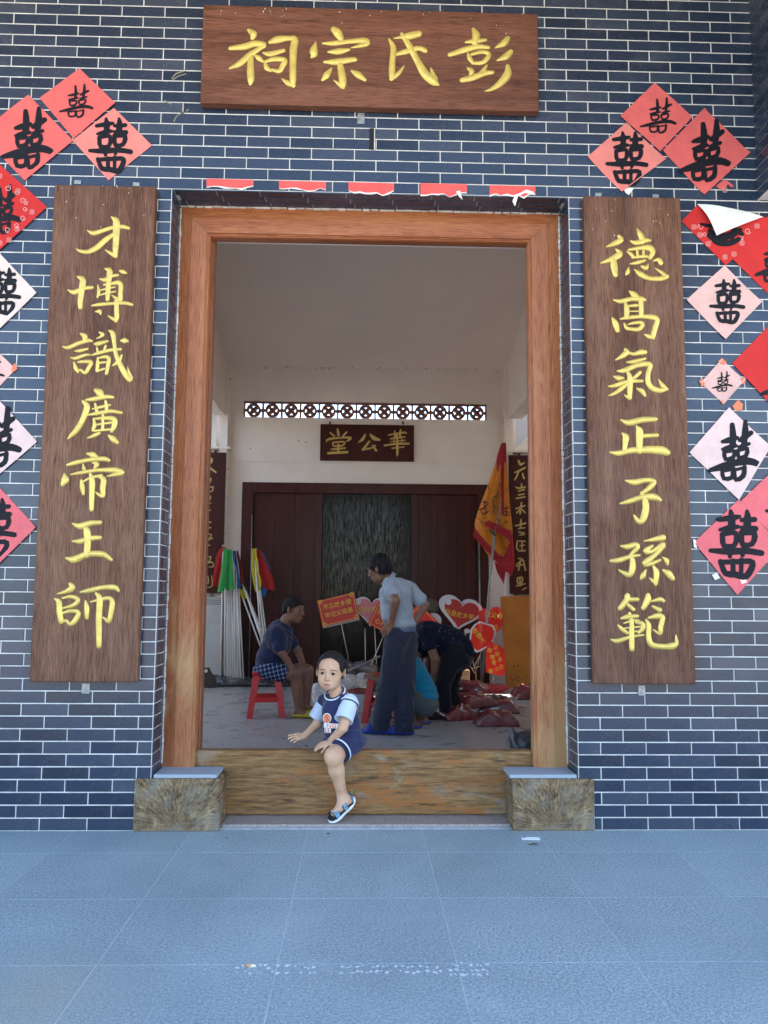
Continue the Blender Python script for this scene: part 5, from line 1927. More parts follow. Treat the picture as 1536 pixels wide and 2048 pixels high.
def slipper(parent, heel_, toe_, m, s=1.):
    h_, t_ = Vector(heel_), Vector(toe_)
    d = (t_ - h_).normalized()
    w = Vector((-d.y, d.x, 0))
    R = [[w.x, d.x, 0], [w.y, d.y, 0], [w.z, d.z, 1]]
    c = mid(h_, t_, .5)
    c.z = .022
    L_ = (t_ - h_).length / 2
    return body('slipper', [('e', c - d * L_ * .45, (.042 * s, L_ * .6, .022), R, 0.), ('e', c + d * L_ * .42, (.050 * s, L_ * .62, .022), R, .02), ('c', c + d * L_ * .35 + w * .03 + Vector((0, 0, .035)), c + d * L_ * .35 - w * .03 + Vector((0, 0, .035)), .026, .026, .03)], .006, m, parent, [((0, 0, .001), (0, 0, -1))])


def adult_hair(parent, Lf, R, top=.04, back=-.05, fr=.0):
    r, f, u = [Vector((R[0][i], R[1][i], R[2][i])) for i in range(3)]
    ops = [('e', Lf(0, -.018, .038), (.090, .112, .094), R, 0.), ('e', Lf(0, -.056, .0), (.084, .066, .08), R, .01),
           ('-e', Lf(0, .108, -.022 + fr), (.078, .080, .085), R, .010), ('-e', Lf(.080, .070, -.055), (.042, .068, .06), R, .008), ('-e', Lf(-.080, .070, -.055), (.042, .068, .06), R, .008),
           ('-e', Lf(.088, -.010, -.012), (.028, .026, .036), R, .006), ('-e', Lf(-.088, -.010, -.012), (.028, .026, .036), R, .006)]
    hr = body('hair', ops, .0055, HAIR, parent, [(Lf(0, 0, back), -u + f * .25)], lambda X, Y, Z: .003 * np.sin(X * 230 + np.sin(Z * 150)) * np.sin(Y * 210 + Z * 90))
    hc = Lf(0, 0, 0)
    strands(hr, hr, 2200, .024, .0016, 8, -u * .8 + f * .3, HAIR, lambda o: not ((o - hc).dot(f) > .045 and (o - hc).dot(u) < .075))
    return hr


# --- man in a pale blue shirt standing with his hands on his hips, seen from behind
man = thing('person', 'man in pale blue polo and slate trousers standing with his hands on his hips', 'person', (P(795, 1470, 2.8).x, 2.8, 0))
mf = Vector((-.86, .42, -.28))
hops, HL, HR = head(P(757, 1137, 2.78), mf, (-.28, .05, .96), 1.0)
A = dict(sL=P(779, 1172, 2.69), eL=P(791, 1201, 2.50), wL=P(783, 1246, 2.64), sR=P(822, 1180, 2.93), eR=P(850, 1211, 2.95), wR=P(831, 1243, 2.88))
ops = list(hops) + [('c', P(764, 1146, 2.79), P(783, 1165, 2.8), .052, .060, .02), ('e', P(797, 1200, 2.8), (.11, .10, .16), None, .03), ('c', A['sL'], A['sR'], .05, .05, .03), ('e', P(803, 1255, 2.82), (.11, .10, .1), None, .04),
                    ('c', A['sL'], A['eL'], .047, .039, .02), ('c', A['eL'], A['wL'], .041, .026, .008), ('c', A['sR'], A['eR'], .047, .038, .02), ('c', A['eR'], A['wR'], .040, .026, .008)]
hpL, hpR, ftL, ftR = P(793, 1275, 2.77), P(813, 1275, 2.88), G(757, 1468), G(806, 1470)
for h_, f_2 in ((hpL, ftL), (hpR, ftR)):
    kn = mid(h_, f_2, .5) + Vector((-.02, .02, 0))
    ops += [('c', h_, kn, .085, .06, .03), ('c', kn, f_2 + Vector((.02, 0, .09)), .058, .038, .02), ('c', f_2 + Vector((.03, 0, .06)), f_2 + Vector((-.12, .03, .04)), .036, .03, .015)]
ops += hand(A['wL'], P(770, 1264, 2.66) - A['wL'], (-.2, -.9, .2), .95, .35, .08, 1) + hand(A['wR'], P(815, 1256, 2.86) - A['wR'], (.4, -.7, .3), .95, .3, .08, -1)
bd = body('body', ops, .0062, SK_A, man)
adult_hair(man, HL, HR)
face(man, bvh_of(bd), lambda x, z: HL(x, .25, z), -Vector((HR[0][1], HR[1][1], HR[2][1])), 1., False)
tor = [('e', P(794, 1188, 2.80), (.135, .130, .14), None, 0.), ('c', P(780, 1168, 2.71), P(818, 1174, 2.91), .062, .060, .04), ('e', P(799, 1222, 2.81), (.128, .120, .14), None, .05), ('e', P(803, 1248, 2.82), (.128, .118, .06), None, .04),
       ('c', P(770, 1185, 2.78), P(775, 1232, 2.76), .05, .06, .05)]
slv = [('c', A['sL'], mid(A['sL'], A['eL'], .55), .066, .074, .03), ('c', A['sR'], mid(A['sR'], A['eR'], .58), .060, .068, .03)]
d1, d2 = (A['eL'] - A['sL']).normalized(), (A['eR'] - A['sR']).normalized()
q1, q2 = mid(A['sL'], A['eL'], .72), mid(A['sR'], A['eR'], .72)
# collar opening
sh = body('polo_shirt', tor + slv + [('-c', P(757, 1140, 2.78), P(776, 1158, 2.795), .062, .060, .004)], .0062, PBLUE, man, [], folds(.0065, 15, 2., (1, .3, .8)))
m_ = MB()
nd = (P(783, 1165, 2.8) - P(764, 1146, 2.79)).normalized()
e1 = nd.cross(Vector((0, 1, 0))).normalized()
e2 = nd.cross(e1)
ring(m_, P(775, 1157, 2.795), e1 * .068, e2 * .066, .011)
ring(m_, P(778, 1160, 2.797), e1 * .074, e2 * .070, .010)
m_.build('collar', PBLUE, man, None, True)
leg = [('e', P(803, 1268, 2.82), (.128, .115, .085), None, 0.), ('c', hpL, mid(hpL, ftL, .5), .105, .088, .04), ('c', mid(hpL, ftL, .5), ftL + Vector((.01, 0, .04)), .088, .084, .03), ('c', hpR, mid(hpR, ftR, .5), .105, .090, .04), ('c', mid(hpR, ftR, .5), ftR + Vector((.01, 0, .04)), .090, .088, .03)]
body('trousers', leg, .0062, DKT, man, [((0, 0, .035), (0, 0, -1)), ((0, 0, P(803, 1254, 2.82).z), (0, 0, 1))], folds(.0085, 12, 5., (1, .2, .25)))
m_ = MB()
bz = P(803, 1258, 2.82)
for k in range(36):
    t0, t1 = k / 36 * 6.28319, (k + 1) / 36 * 6.28319
    a, b = [bz + Vector((math.cos(t) * .131, math.sin(t) * .119, 0)) for t in (t0, t1)]
    z = Vector((0, 0, .019))
    m_.add([a - z, b - z, b + z, a + z], [(0, 1, 2, 3)])
m_.build('belt', plain('blue_grey_belt', (.10, .14, .22), .4), man)
slipper(man, ftL + Vector((.10, -.01, 0)), ftL + Vector((-.17, .04, 0)), SLIP)
slipper(man, ftR + Vector((.10, -.01, 0)), ftR + Vector((-.17, .04, 0)), SLIP)

# --- man sitting on a red stool
sit = thing('person', 'man in dark blue shirt and plaid shorts sitting on a red stool', 'person', (P(535, 1340, 4.05).x, 4.05, 0))
sf = Vector((.90, -.40, -.10))
hops, HL, HR = head(P(588, 1219, 4.05), sf, (.16, 0, 1), 1.12)
Q = dict(sN=P(552, 1268, 3.87), eN=P(562, 1303, 3.80), wN=P(583, 1335, 3.85), sF=P(568, 1264, 4.22), eF=P(596, 1302, 4.24), wF=P(606, 1328, 4.17),
         hN=P(536, 1341, 3.94), kN=P(592, 1350, 3.90), aN=P(598, 1420, 3.92), hF=P(540, 1338, 4.16), kF=P(615, 1341, 4.15), aF=P(613, 1410, 4.17))
ops = list(hops) + [('c', P(578, 1233, 4.05), P(560, 1258, 4.05), .060, .066, .02), ('e', P(555, 1285, 4.05), (.14, .16, .17), None, .03), ('e', P(540, 1325, 4.05), (.14, .16, .12), None, .05), ('c', Q['sN'], Q['sF'], .05, .05, .03)]
for k in 'NF':
    ops += [('c', Q['s' + k], Q['e' + k], .050, .042, .02), ('c', Q['e' + k], Q['w' + k], .043, .029, .008), ('c', Q['h' + k], Q['k' + k], .088, .062, .03), ('c', Q['k' + k], mid(Q['k' + k], Q['a' + k], .35), .060, .060, .02),
            ('c', mid(Q['k' + k], Q['a' + k], .35), Q['a' + k], .060, .038, .02), ('c', Q['a' + k] + Vector((-.02, 0, -.03)), Q['a' + k] + Vector((.14, -.04, -.055)), .036, .032, .02)]
ops += hand(Q['wN'], P(598, 1353, 3.86) - Q['wN'], (.45, -.75, .45), 1.05, .38, .14, 1) + hand(Q['wF'], P(614, 1347, 4.12) - Q['wF'], (.6, -.4, .6), 1.05, .38, .14, -1)
bd = body('body', ops, .0066, SK_B, sit)
adult_hair(sit, HL, HR, fr=-.006)
face(sit, bvh_of(bd), lambda x, z: HL(x, .25, z), -Vector((HR[0][1], HR[1][1], HR[2][1])), 1.1, False)
tor = [('e', P(556, 1283, 4.05), (.145, .180, .165), None, 0.), ('c', P(554, 1268, 3.89), P(568, 1263, 4.20), .066, .066, .09), ('c', P(560, 1262, 4.05), P(541, 1318, 4.05), .12, .135, .06), ('e', P(541, 1318, 4.05), (.140, .175, .15), None, .06), ('e', P(537, 1334, 4.05), (.140, .185, .06), None, .04),
       ('c', Q['sN'] + Vector((-.01, .03, -.02)), mid(Q['sN'], Q['eN'], .78), .062, .070, .10), ('c', Q['sF'], mid(Q['sF'], Q['eF'], .6), .064, .068, .05), ('-c', P(586, 1222, 4.05), P(567, 1250, 4.05), .072, .070, .005)]
m_ = MB()
nd = (P(578, 1233, 4.05) - P(560, 1258, 4.05)).normalized()
e1 = nd.cross(Vector((0, 1, 0))).normalized()
e2 = nd.cross(e1)
ring(m_, P(567, 1248, 4.05), e1 * .076, e2 * .074, .012)
m_.build('collar', NAVYT, sit, None, True)
body('shirt', tor, .0066, NAVYT, sit, [], folds(.0065, 14, 9., (.6, .3, 1)))
sht = [('e', P(535, 1340, 4.05), (.155, .19, .085), None, 0.)]
for k in 'NF':
    sht.append(('c', Q['h' + k], mid(Q['h' + k], Q['k' + k], .70), .100, .090, .04))
tdir = (Q['kN'] - Q['hN']).normalized()
body('shorts', sht, .0066, plaid_mat(), sit, [(mid(Q['hN'], Q['kN'], .72), tdir)], folds(.004, 18, 4.))
for k in 'NF':
    slipper(sit, Q['a' + k] + Vector((-.07, .01, 0)), Q['a' + k] + Vector((.20, -.05, 0)), YSLIP, 1.1)

# --- person bending over in a dark dotted shirt
ben = thing('person', 'person in dark dotted shirt and black trousers bending far forward over the bags', 'person', (P(900, 1435, 3.95).x, 3.95, 0))
hops, HL, HR = head(P(826, 1297, 3.86), (-.6, -.1, -.8), (-.75, 0, .55), 1.0)
B = dict(sN=P(851, 1272, 3.75), eN=P(871, 1318, 3.68), wN=P(868, 1349, 3.72), sF=P(848, 1266, 4.06), eF=P(856, 1318, 4.1), wF=P(846, 1345, 4.05), hN=P(910, 1300, 3.83), kN=P(884, 1372, 3.80), aN=P(893, 1430, 3.80), hF=P(915, 1300, 4.03), kF=P(901, 1372, 4.06), aF=P(912, 1424, 4.08))
ops = list(hops) + [('c', P(835, 1287, 3.88), P(852, 1272, 3.9), .052, .06, .02), ('c', P(860, 1272, 3.9), P(905, 1290, 3.93), .12, .12, .03), ('c', B['sN'], B['sF'], .05, .05, .03)]
for k in 'NF':
    ops += [('c', B['s' + k], B['e' + k], .050, .043, .02), ('c', B['e' + k], B['w' + k], .044, .029, .008), ('c', B['h' + k], B['k' + k], .095, .068, .03), ('c', B['k' + k], B['a' + k], .062, .040, .02), ('c', B['a' + k] + Vector((.02, 0, -.03)), B['a' + k] + Vector((-.15, -.03, -.045)), .036, .03, .02)]
ops += hand(B['wN'], (-.35, .0, -.9), (.5, -.8, 0), 1., .4, .1, 1) + hand(B['wF'], (-.4, -.2, -.9), (.3, .9, 0), 1., .4, .1, -1)
bd = body('body', ops, .0068, SK_B, ben)
adult_hair(ben, HL, HR)
face(ben, bvh_of(bd), lambda x, z: HL(x, .25, z), -Vector((HR[0][1], HR[1][1], HR[2][1])), 1., False)
tor = [('c', P(856, 1270, 3.9), P(900, 1284, 3.92), .150, .160, 0.), ('e', P(918, 1302, 3.93), (.155, .19, .17), None, .05), ('c', P(849, 1268, 3.78), P(846, 1264, 4.03), .080, .08, .05), ('c', B['sN'], mid(B['sN'], B['eN'], .42), .072, .070, .03), ('c', B['sF'], mid(B['sF'], B['eF'], .42), .072, .07, .03),
       ('e', P(846, 1298, 3.9), (.08, .13, .09), None, .05)]
body('dotted_shirt', tor, .0068, dots_mat(), ben, [], folds(.0065, 14, 3.))
leg = [('e', P(918, 1312, 3.93), (.150, .185, .15), None, 0.)]
for k in 'NF':
    leg += [('c', B['h' + k], B['k' + k], .115, .086, .05), ('c', B['k' + k], B['a' + k] + Vector((0, 0, .02)), .084, .062, .03)]
body('trousers', leg, .0068, BLACKT, ben, [((0, 0, .075), (0, 0, -1))], folds(.007, 13, 7.))
for k in 'NF':
    slipper(ben, B['a' + k] + Vector((.08, .01, 0)), B['a' + k] + Vector((-.20, -.04, 0)), BLK)

# --- person crouching in a teal shirt
cr = thing('person', 'person in teal shirt and grey shorts crouching behind the standing man', 'person', (P(840, 1450, 3.4).x, 3.4, 0))
hops, HL, HR = head(P(797, 1302, 3.38), (-.85, .1, -.5), (-.4, 0, .9), 1.0)
K = dict(sN=P(812, 1332, 3.22), eN=P(783, 1368, 3.14), wN=P(757, 1360, 3.22), sF=P(812, 1328, 3.58), eF=P(790, 1372, 3.62), wF=P(768, 1392, 3.56), hN=P(848, 1412, 3.30), kN=P(795, 1378, 3.24), aN=P(828, 1446, 3.26), hF=P(850, 1408, 3.48), kF=P(800, 1376, 3.54), aF=P(846, 1440, 3.52))
ops = list(hops) + [('c', P(803, 1314, 3.38), P(815, 1330, 3.4), .052, .06, .02), ('c', P(822, 1345, 3.4), P(846, 1398, 3.4), .12, .125, .03), ('c', K['sN'], K['sF'], .05, .05, .03)]
for k in 'NF':
    ops += [('c', K['s' + k], K['e' + k], .047, .040, .02), ('c', K['e' + k], K['w' + k], .041, .027, .008), ('c', K['h' + k], K['k' + k], .085, .062, .03), ('c', K['k' + k], K['a' + k], .060, .038, .02), ('c', K['a' + k] + Vector((.03, 0, -.02)), K['a' + k] + Vector((-.14, -.03, -.04)), .036, .03, .02)]
ops += hand(K['wN'], P(738, 1352, 3.26) - K['wN'], (-.1, -.4, .9), 1., .25, .12, 1) + hand(K['wF'], (-.8, -.1, -.5), (-.3, 0, .9), 1., .3, .1, -1)
bd = body('body', ops, .0068, SK_B, cr)
adult_hair(cr, HL, HR)
face(cr, bvh_of(bd), lambda x, z: HL(x, .25, z), -Vector((HR[0][1], HR[1][1], HR[2][1])), 1., False)
tor = [('c', P(818, 1340, 3.4), P(842, 1385, 3.4), .150, .155, 0.), ('e', P(848, 1398, 3.4), (.14, .175, .10), None, .04), ('c', K['sN'], K['sF'], .078, .078, .05), ('c', K['sN'], mid(K['sN'], K['eN'], .5), .07, .07, .03), ('c', K['sF'], mid(K['sF'], K['eF'], .5), .07, .07, .03)]
body('teal_shirt', tor, .0068, TEAL, cr, [(P(840, 1402, 3.4), (.18, 0, -1))], folds(.0065, 14, 1.))
sht = [('e', P(848, 1408, 3.4), (.145, .18, .10), None, 0.)]
for k in 'NF':
    sht.append(('c', K['h' + k], mid(K['h' + k], K['k' + k], .75), .105, .085, .04))
body('shorts', sht, .0068, GREYT, cr, [], folds(.004, 16, 8.))
for k in 'NF':
    slipper(cr, K['a' + k] + Vector((.08, .01, 0)), K['a' + k] + Vector((-.19, -.03, 0)), SLIP)

# ------------------------------------------------------------------ red plastic stools
def red_plastic():
    k = N('red_plastic')
    co = k.co()
    f = k.noise(co, 7, 4)
    col = k.ramp(f, [(.3, (.46, .010, .008)), (.7, (.60, .016, .012))])
    col = k.mix(k.ramp(k.noise(k.co((1, 1, .5)), 24, 5, .7), [(.72, (0, 0, 0)), (.75, (.6,) * 3)]), col, (.74, .45, .42))
    k.set(Base_Color=col, Roughness=.4, Specular_IOR_Level=.35)
    return k.m


RP_ = red_plastic()


def stool(label, c, rot):
    t = thing('plastic_stool', label, 'stool', c, 'red plastic stools')
    M = Matrix.Translation(c) @ Matrix.Rotation(rot, 4, 'Z')
    H, a, b = .455, .125, .180
    MB().box((-.150, -.150, H - .030), (.150, .150, H), .012, M).build('seat', RP_, t)
    MB().box((-.138, -.138, H - .075), (.138, .138, H - .0305), .008, M).build('skirt', RP_, t)
    for sx in (-1, 1):
        for sy in (-1, 1):
            m_ = MB()
            vs = []
            for z, e, w in ((H - .05, .143, .070), (0, .195, .060)):
                for q in ((0, 0), (w, 0), (w, .012), (.012, .012), (.012, w), (0, w)):
                    vs.append(M @ Vector((sx * (e - q[0]), sy * (e - q[1]), z)))
            fs = [(0, 1, 2, 3), (0, 3, 4, 5), (6, 9, 8, 7), (6, 11, 10, 9)] + [(i, (i + 1) % 6, (i + 1) % 6 + 6, i + 6) for i in range(6)]
            m_.add(vs, fs)
            m_.build('leg', RP_, t)
    e = .168
    for k in range(4):
        R = M @ Matrix.Rotation(k * math.pi / 2, 4, 'Z')
        MB().box((-e + .04, -e - .008, .155), (e - .04, -e + .012, .205), .004, R).build('stretcher', RP_, t)
    return t


s0 = G(528, 1430)
stool('scuffed red plastic stool under the seated man', Vector((P(532, 1437, 4.03).x, 4.04, 0)), math.radians(6))
q = G(724, 1447)
stool('red plastic stool behind the boy, half hidden by the standing man', Vector((q.x + .20, q.y + .20, 0)), math.radians(-4))

# ------------------------------------------------------------------ slogans on sticks
SIGNR = plain('red_sign_print', (.50, .022, .014), .45, .06)
SIGNB = plain('bright_red_sign_print', (.66, .026, .012), .24, .06)
SIGNP = plain('pink_sign_print', (.62, .18, .20), .45, .12, 40)
SIGNW = plain('sign_white_edge', (.62, .58, .60), .5, .05)
YEL = plain('yellow_print', (.70, .46, .03), .5, .05)
MET = plain('white_stick', (.62, .60, .56), .4, .05)
GREYB = plain('grey_foam_edge', (.30, .30, .31), .7, .05)


def xz(px, Y):
    p = P(px[0], px[1], Y)
    return (p.x, Y, p.z)


def plate(name, pts, Y, m, parent, th=.008, lift=0.):
    mb = MB()
    mb.prism([(x, Y - lift, z) for x, _, z in [xz(p, Y) for p in pts]], (0, th, 0))
    return mb.build(name, m, parent)


def bend(o, cx, wpx, Y, amt):
    """bows a thin sign about a vertical line"""
    bm = bmesh.new()
    bm.from_mesh(o.data)
    bmesh.ops.triangulate(bm, faces=bm.faces[:])
    for q in range(3):
        bmesh.ops.subdivide_edges(bm, edges=[e for e in bm.edges if e.calc_length() > .03], cuts=1)
        bmesh.ops.triangulate(bm, faces=[f for f in bm.faces if len(f.verts) > 3])
    c = P(cx, 1250, Y).x
    w = abs(P(cx + wpx, 1250, Y).x - c)
    for v in bm.verts:
        t = (v.co.x - c) / w
        v.co.y -= amt * (1 - t * t)
    bm.to_mesh(o.data)
    bm.free()


def text(s, cx, cy, h, ang, Y, m, parent, bold=.006):
    """letters lying in the plane y = Y, centre and height in photograph pixels"""
    cu = bpy.data.curves.new('text', 'FONT')
    cu.body = s
    cu.align_x, cu.align_y = 'CENTER', 'CENTER'
    cu.size = 1.
    cu.offset = bold
    cu.resolution_u = 2
    o = bpy.data.objects.new('text', cu)
    me = bpy.data.meshes.new_from_object(o)
    bpy.data.objects.remove(o)
    c = P(cx, cy, Y)
    ppm = (P(cx + 1, cy, Y) - P(cx, cy, Y)).length
    R = Matrix(((1, 0, 0), (0, 0, 1), (0, 1, 0))).to_4x4()
    me.transform(Matrix.Translation((c.x, Y, c.z)) @ Matrix.Rotation(math.radians(ang), 4, 'Y') @ R @ Matrix.Scale(h * ppm, 4))
    return link('lettering', me, m, parent)


def heart(cx, cy, w, h, rot=0., n=44):
    out = []
    for i in range(n):
        t = i / n * 6.28319
        x = math.sin(t) ** 3
        y = -(13 * math.cos(t) - 5 * math.cos(2 * t) - 2 * math.cos(3 * t) - math.cos(4 * t)) / 16.
        x, y = x * w / 2, (y - .14) * h / 2.05
        c, s = math.cos(math.radians(rot)), math.sin(math.radians(rot))
        out.append((cx + x * c - y * s, cy + x * s + y * c))
    return out


def shrink(pts, k):
    cx, cy = sum(p[0] for p in pts) / len(pts), sum(p[1] for p in pts) / len(pts)
    return [(cx + (x - cx) * k, cy + (y - cy) * k) for x, y in pts]


def stick(a, b, Y, t, Y2=None, r=.006, m=None):
    pa, pb = P(*a, Y), P(*b, Y if Y2 is None else Y2)
    return MB().tube([pa, pb], r, 6).build('stick', m or MET, t, None, True)


def base(a, Y):
    p = P(*a, Y)
    return (p.x, Y, 0)


YS = 6.3
GRP = 'slogan signs on sticks'
t = thing('slogan_sign', 'oblong red sign on a stick with two full lines of yellow characters', 'sign', base((680, 1350), YS), GRP)
q = [(634, 1202), (708, 1184), (719, 1236), (645, 1254)]
plate('backing', [(635, 1205), (709, 1187), (720, 1240), (646, 1257)], YS, GREYB, t, .010)
plate('face', q, YS, SIGNR, t, .004, .0045)
fr = MB()
qi = shrink(q, .92)
for i in range(4):
    a, b = qi[i], qi[(i + 1) % 4]
    brush(fr, [(a[0], a[1], 1.), (b[0], b[1], 1.)], lambda x, y, h: (P(x, y, YS).x, YS - .0052, P(x, y, YS).z), 0, 8)
for cx, cy in (shrink(q, .86)):
    for k in range(5):
        a = k * 1.3
        brush(fr, [(cx + 3 * math.cos(a), cy + 3 * math.sin(a), 1.6), (cx + 4.4 * math.cos(a + 1), cy + 4.4 * math.sin(a + 1), 1.4)], lambda x, y, h: (P(x, y, YS).x, YS - .0054, P(x, y, YS).z), 0, 2)
fr.build('border', YEL, t)
text('不忘故乡情', 674.5, 1209.5, 11.6, -13.5, YS - .0058, YEL, t)
text('牢记父母恩', 678, 1226, 11.6, -13.5, YS - .0058, YEL, t)
stick((682, 1245), (697, 1318), YS + .01, t, YS + .2)

t = thing('slogan_sign', 'pink heart shaped sign on a stick between the two oblong red signs', 'sign', base((740, 1340), YS), GRP)
h_ = heart(742, 1224, 70, 68, 4)
plate('edge', h_, YS + .06, SIGNW, t, .010)
plate('face', shrink(h_, .86), YS + .06, SIGNP, t, .003, .0035)
text('情是家', 736, 1220, 12.5, -3, YS + .0555, YEL, t)
plate('rosette', blob(716, 1203, 6.5, 6.5), YS + .06, SIGNW, t, .004, .006)
stick((730, 1256), (731, 1345), YS + .08, t)
stick((749, 1254), (754, 1345), YS + .08, t)

t = thing('slogan_sign', 'steeply tilted oblong red sign partly hidden by the standing man', 'sign', base((765, 1340), YS), GRP)
q = [(757, 1203), (815, 1232), (797, 1280), (736, 1247)]
plate('face', q, YS - .04, SIGNR, t, .010)
fr = MB()
qi = shrink(q, .9)
for i in range(4):
    a, b = qi[i], qi[(i + 1) % 4]
    brush(fr, [(a[0], a[1], 1.), (b[0], b[1], 1.)], lambda x, y, h: (P(x, y, YS).x, YS - .0412, P(x, y, YS).z), 0, 8)
fr.build('border', YEL, t)
text('改', 761, 1225, 13, 26, YS - .0415, YEL, t)
text('心系', 761, 1246, 12, 26, YS - .0415, YEL, t)
stick((770, 1265), (742, 1330), YS, t, YS - .3)

t = thing('slogan_sign', 'red diamond shaped sign with white edged heart behind the right arm of the standing man', 'sign', base((855, 1300), YS), GRP)
h_ = heart(850, 1248, 62, 60, 14)
plate('edge', h_, YS + .03, SIGNW, t, .010)
q = [(838, 1206), (882, 1250), (850, 1282), (808, 1240)]
plate('face', q, YS - .01, SIGNB, t, .006)
fr = MB()
qi = shrink(q, .86)
for i in range(4):
    a, b = qi[i], qi[(i + 1) % 4]
    brush(fr, [(a[0], a[1], 1.), (b[0], b[1], 1.)], lambda x, y, h: (P(x, y, YS).x, YS - .0115, P(x, y, YS).z), 0, 8)
fr.build('border', YEL, t)
stick((850, 1270), (852, 1345), YS + .05, t)

t = thing('slogan_sign', 'large dark red heart shaped sign with a white edge and one line of yellow characters', 'sign', base((930, 1330), YS), GRP)
h_ = heart(921, 1230, 84, 76, 12)
plate('edge', h_, YS, SIGNW, t, .010)
plate('edge_back', heart(916, 1226, 84, 76, 12), YS + .03, SIGNW, t, .008)
plate('face', shrink(h_, .84), YS, plain('dull_red_sign_print', (.40, .018, .014), .45, .06), t, .003, .0035)
text('月是故乡明', 919, 1230, 12, 12, YS - .0042, YEL, t)
plate('rosette', blob(897, 1204, 6, 6), YS, SIGNW, t, .004, .006)
plate('rosette', blob(934, 1262, 6, 5), YS, SIGNW, t, .004, .006)
stick((930, 1265), (952, 1345), YS + .04, t)

YF = 6.15
t = thing('slogan_sign', 'bright red heart shaped sign tilted left behind the flag pole', 'sign', base((960, 1330), YF), GRP)
pts = [(941, 1258), (938, 1284), (945, 1300), (953, 1305), (975, 1293), (988, 1278), (992, 1262), (985, 1250), (970, 1246), (958, 1242), (948, 1248)]
plate('edge', pts, YF, SIGNW, t, .010)
plate('face', shrink(pts, .88), YF, SIGNB, t, .003, .0035)
text('恩', 949, 1262, 12, -20, YF - .0042, YEL, t)
text('情', 957, 1272, 12, -20, YF - .0042, YEL, t)
text('大', 964, 1280, 11, -20, YF - .0042, YEL, t)
stick((965, 1295), (951, 1346), YF + .02, t, None, .005, plain('bamboo_stick', (.42, .28, .16), .6))
t = thing('slogan_sign', 'bright red heart shaped sign, upper right of the ones behind the flag pole', 'sign', base((985, 1330), YF), GRP)
pts = [(958, 1224), (968, 1217), (978, 1222), (985, 1215), (996, 1214), (1004, 1226), (1005, 1242), (1001, 1256), (991, 1264), (972, 1262), (958, 1262), (957, 1240)]
plate('edge', shrink(pts, 1.03), YF + .05, SIGNB, t, .010)
plate('face', pts, YF + .05, SIGNB, t, .003, .0035)
text('恩父母', 986, 1231, 12.5, 10, YF + .0455, YEL, t)
text('念', 990, 1255, 11, 10, YF + .0455, YEL, t)
stick((985, 1262), (948, 1334), YF + .06, t)
t = thing('slogan_sign', 'bright red rounded sign with scattered yellow characters, lowest beside the orange board', 'sign', base((990, 1345), YF), GRP)
pts = [(974, 1290), (980, 1283), (990, 1288), (1000, 1293), (1007, 1302), (1010, 1320), (1008, 1346), (1004, 1350), (990, 1348), (972, 1343), (971, 1320)]
plate('edge', shrink(pts, 1.03), YF - .05, SIGNB, t, .010)
plate('face', pts, YF - .05, SIGNB, t, .003, .0035)
for ch, x, y, a in (('父', 989, 1295, 8), ('母', 978, 1301, 8), ('前', 993, 1308, 8), ('情', 983, 1314, 8), ('恩', 998, 1319, 8), ('常', 986, 1325, 8), ('在', 1001, 1333, 8), ('心', 993, 1337, 8), ('意', 980, 1342, 8)):
    text(ch, x, y, 9.5, a, YF - .0545, YEL, t)
stick((990, 1346), (985, 1362), YF - .03, t)

for t_, cx_, w_ in ((-3, 966, 30), (-2, 982, 28), (-1, 990, 22)):
    t_ = sorted((o for o in C.objects if o.name.startswith('slogan_sign')), key=lambda o: o.name)[t_]
    for ch in list(t_.children):
        if not ch.name.startswith('stick'):
            bend(ch, cx_, w_, YF, .07)

# ------------------------------------------------------------------ flags leaning in the corners
def cloth_grid(left, right, Y, amp, seed, nu=10, nv=16, freq=9.):
    """cloth between a left and a right outline (pixel polylines from top to bottom) hanging at depth Y in soft folds"""
    l, r = spline([(*p, 0) for p in left], 6), spline([(*p, 0) for p in right], 6)

    def at(a, v):
        i = v * (len(a) - 1)
        k = min(int(i), len(a) - 2)
        return a[k] + (a[k + 1] - a[k]) * (i - k)
    mb = MB()
    vs, fs = [], []
    for j in range(nv + 1):
        v = j / nv
        a, b = at(l, v), at(r, v)
        for i in range(nu + 1):
            u = i / nu
            x, y = a[0] + (b[0] - a[0]) * u, a[1] + (b[1] - a[1]) * u
            p = P(x, y, Y)
            vs.append((p.x, Y + amp * (math.sin(u * freq + seed + v * 1.5) * (.3 + v) + .5 * math.sin(u * freq * 2.1 + seed * 2)), p.z))
    for j in range(nv):
        for i in range(nu):
            k = j * (nu + 1) + i
            fs.append((k, k + 1, k + nu + 2, k + nu + 1))
    return mb.add(vs, fs)


FC = {'red': cloth('red_flag_cloth', (.36, .020, .018), .1, 300, .7), 'green': cloth('green_flag_cloth', (.030, .26, .055), .1, 300, .7), 'blue': cloth('blue_flag_cloth', (.020, .13, .36), .1, 300, .7),
      'yellow': cloth('yellow_flag_cloth', (.48, .40, .030), .1, 300, .7), 'dark': cloth('dark_red_flag_cloth', (.20, .018, .018), .1, 300, .7)}
YFL = 6.55
GF = 'small flags on white poles at the left'


def flag(label, top, bot, cl, Y, Yb_):
    a, b = P(*top, Y), P(*bot, Yb_)
    b.z = max(b.z, .006)
    t = thing('flag', label, 'flag', b, GF)
    MB().tube([a, b], .0095, 8).build('pole', MT['white_plastic'], t, None, True)
    for l, r, c, dy, sd_ in cl:
        cloth_grid(l, r, Y + dy, .015, sd_).build('cloth', FC[c], t, None, True)


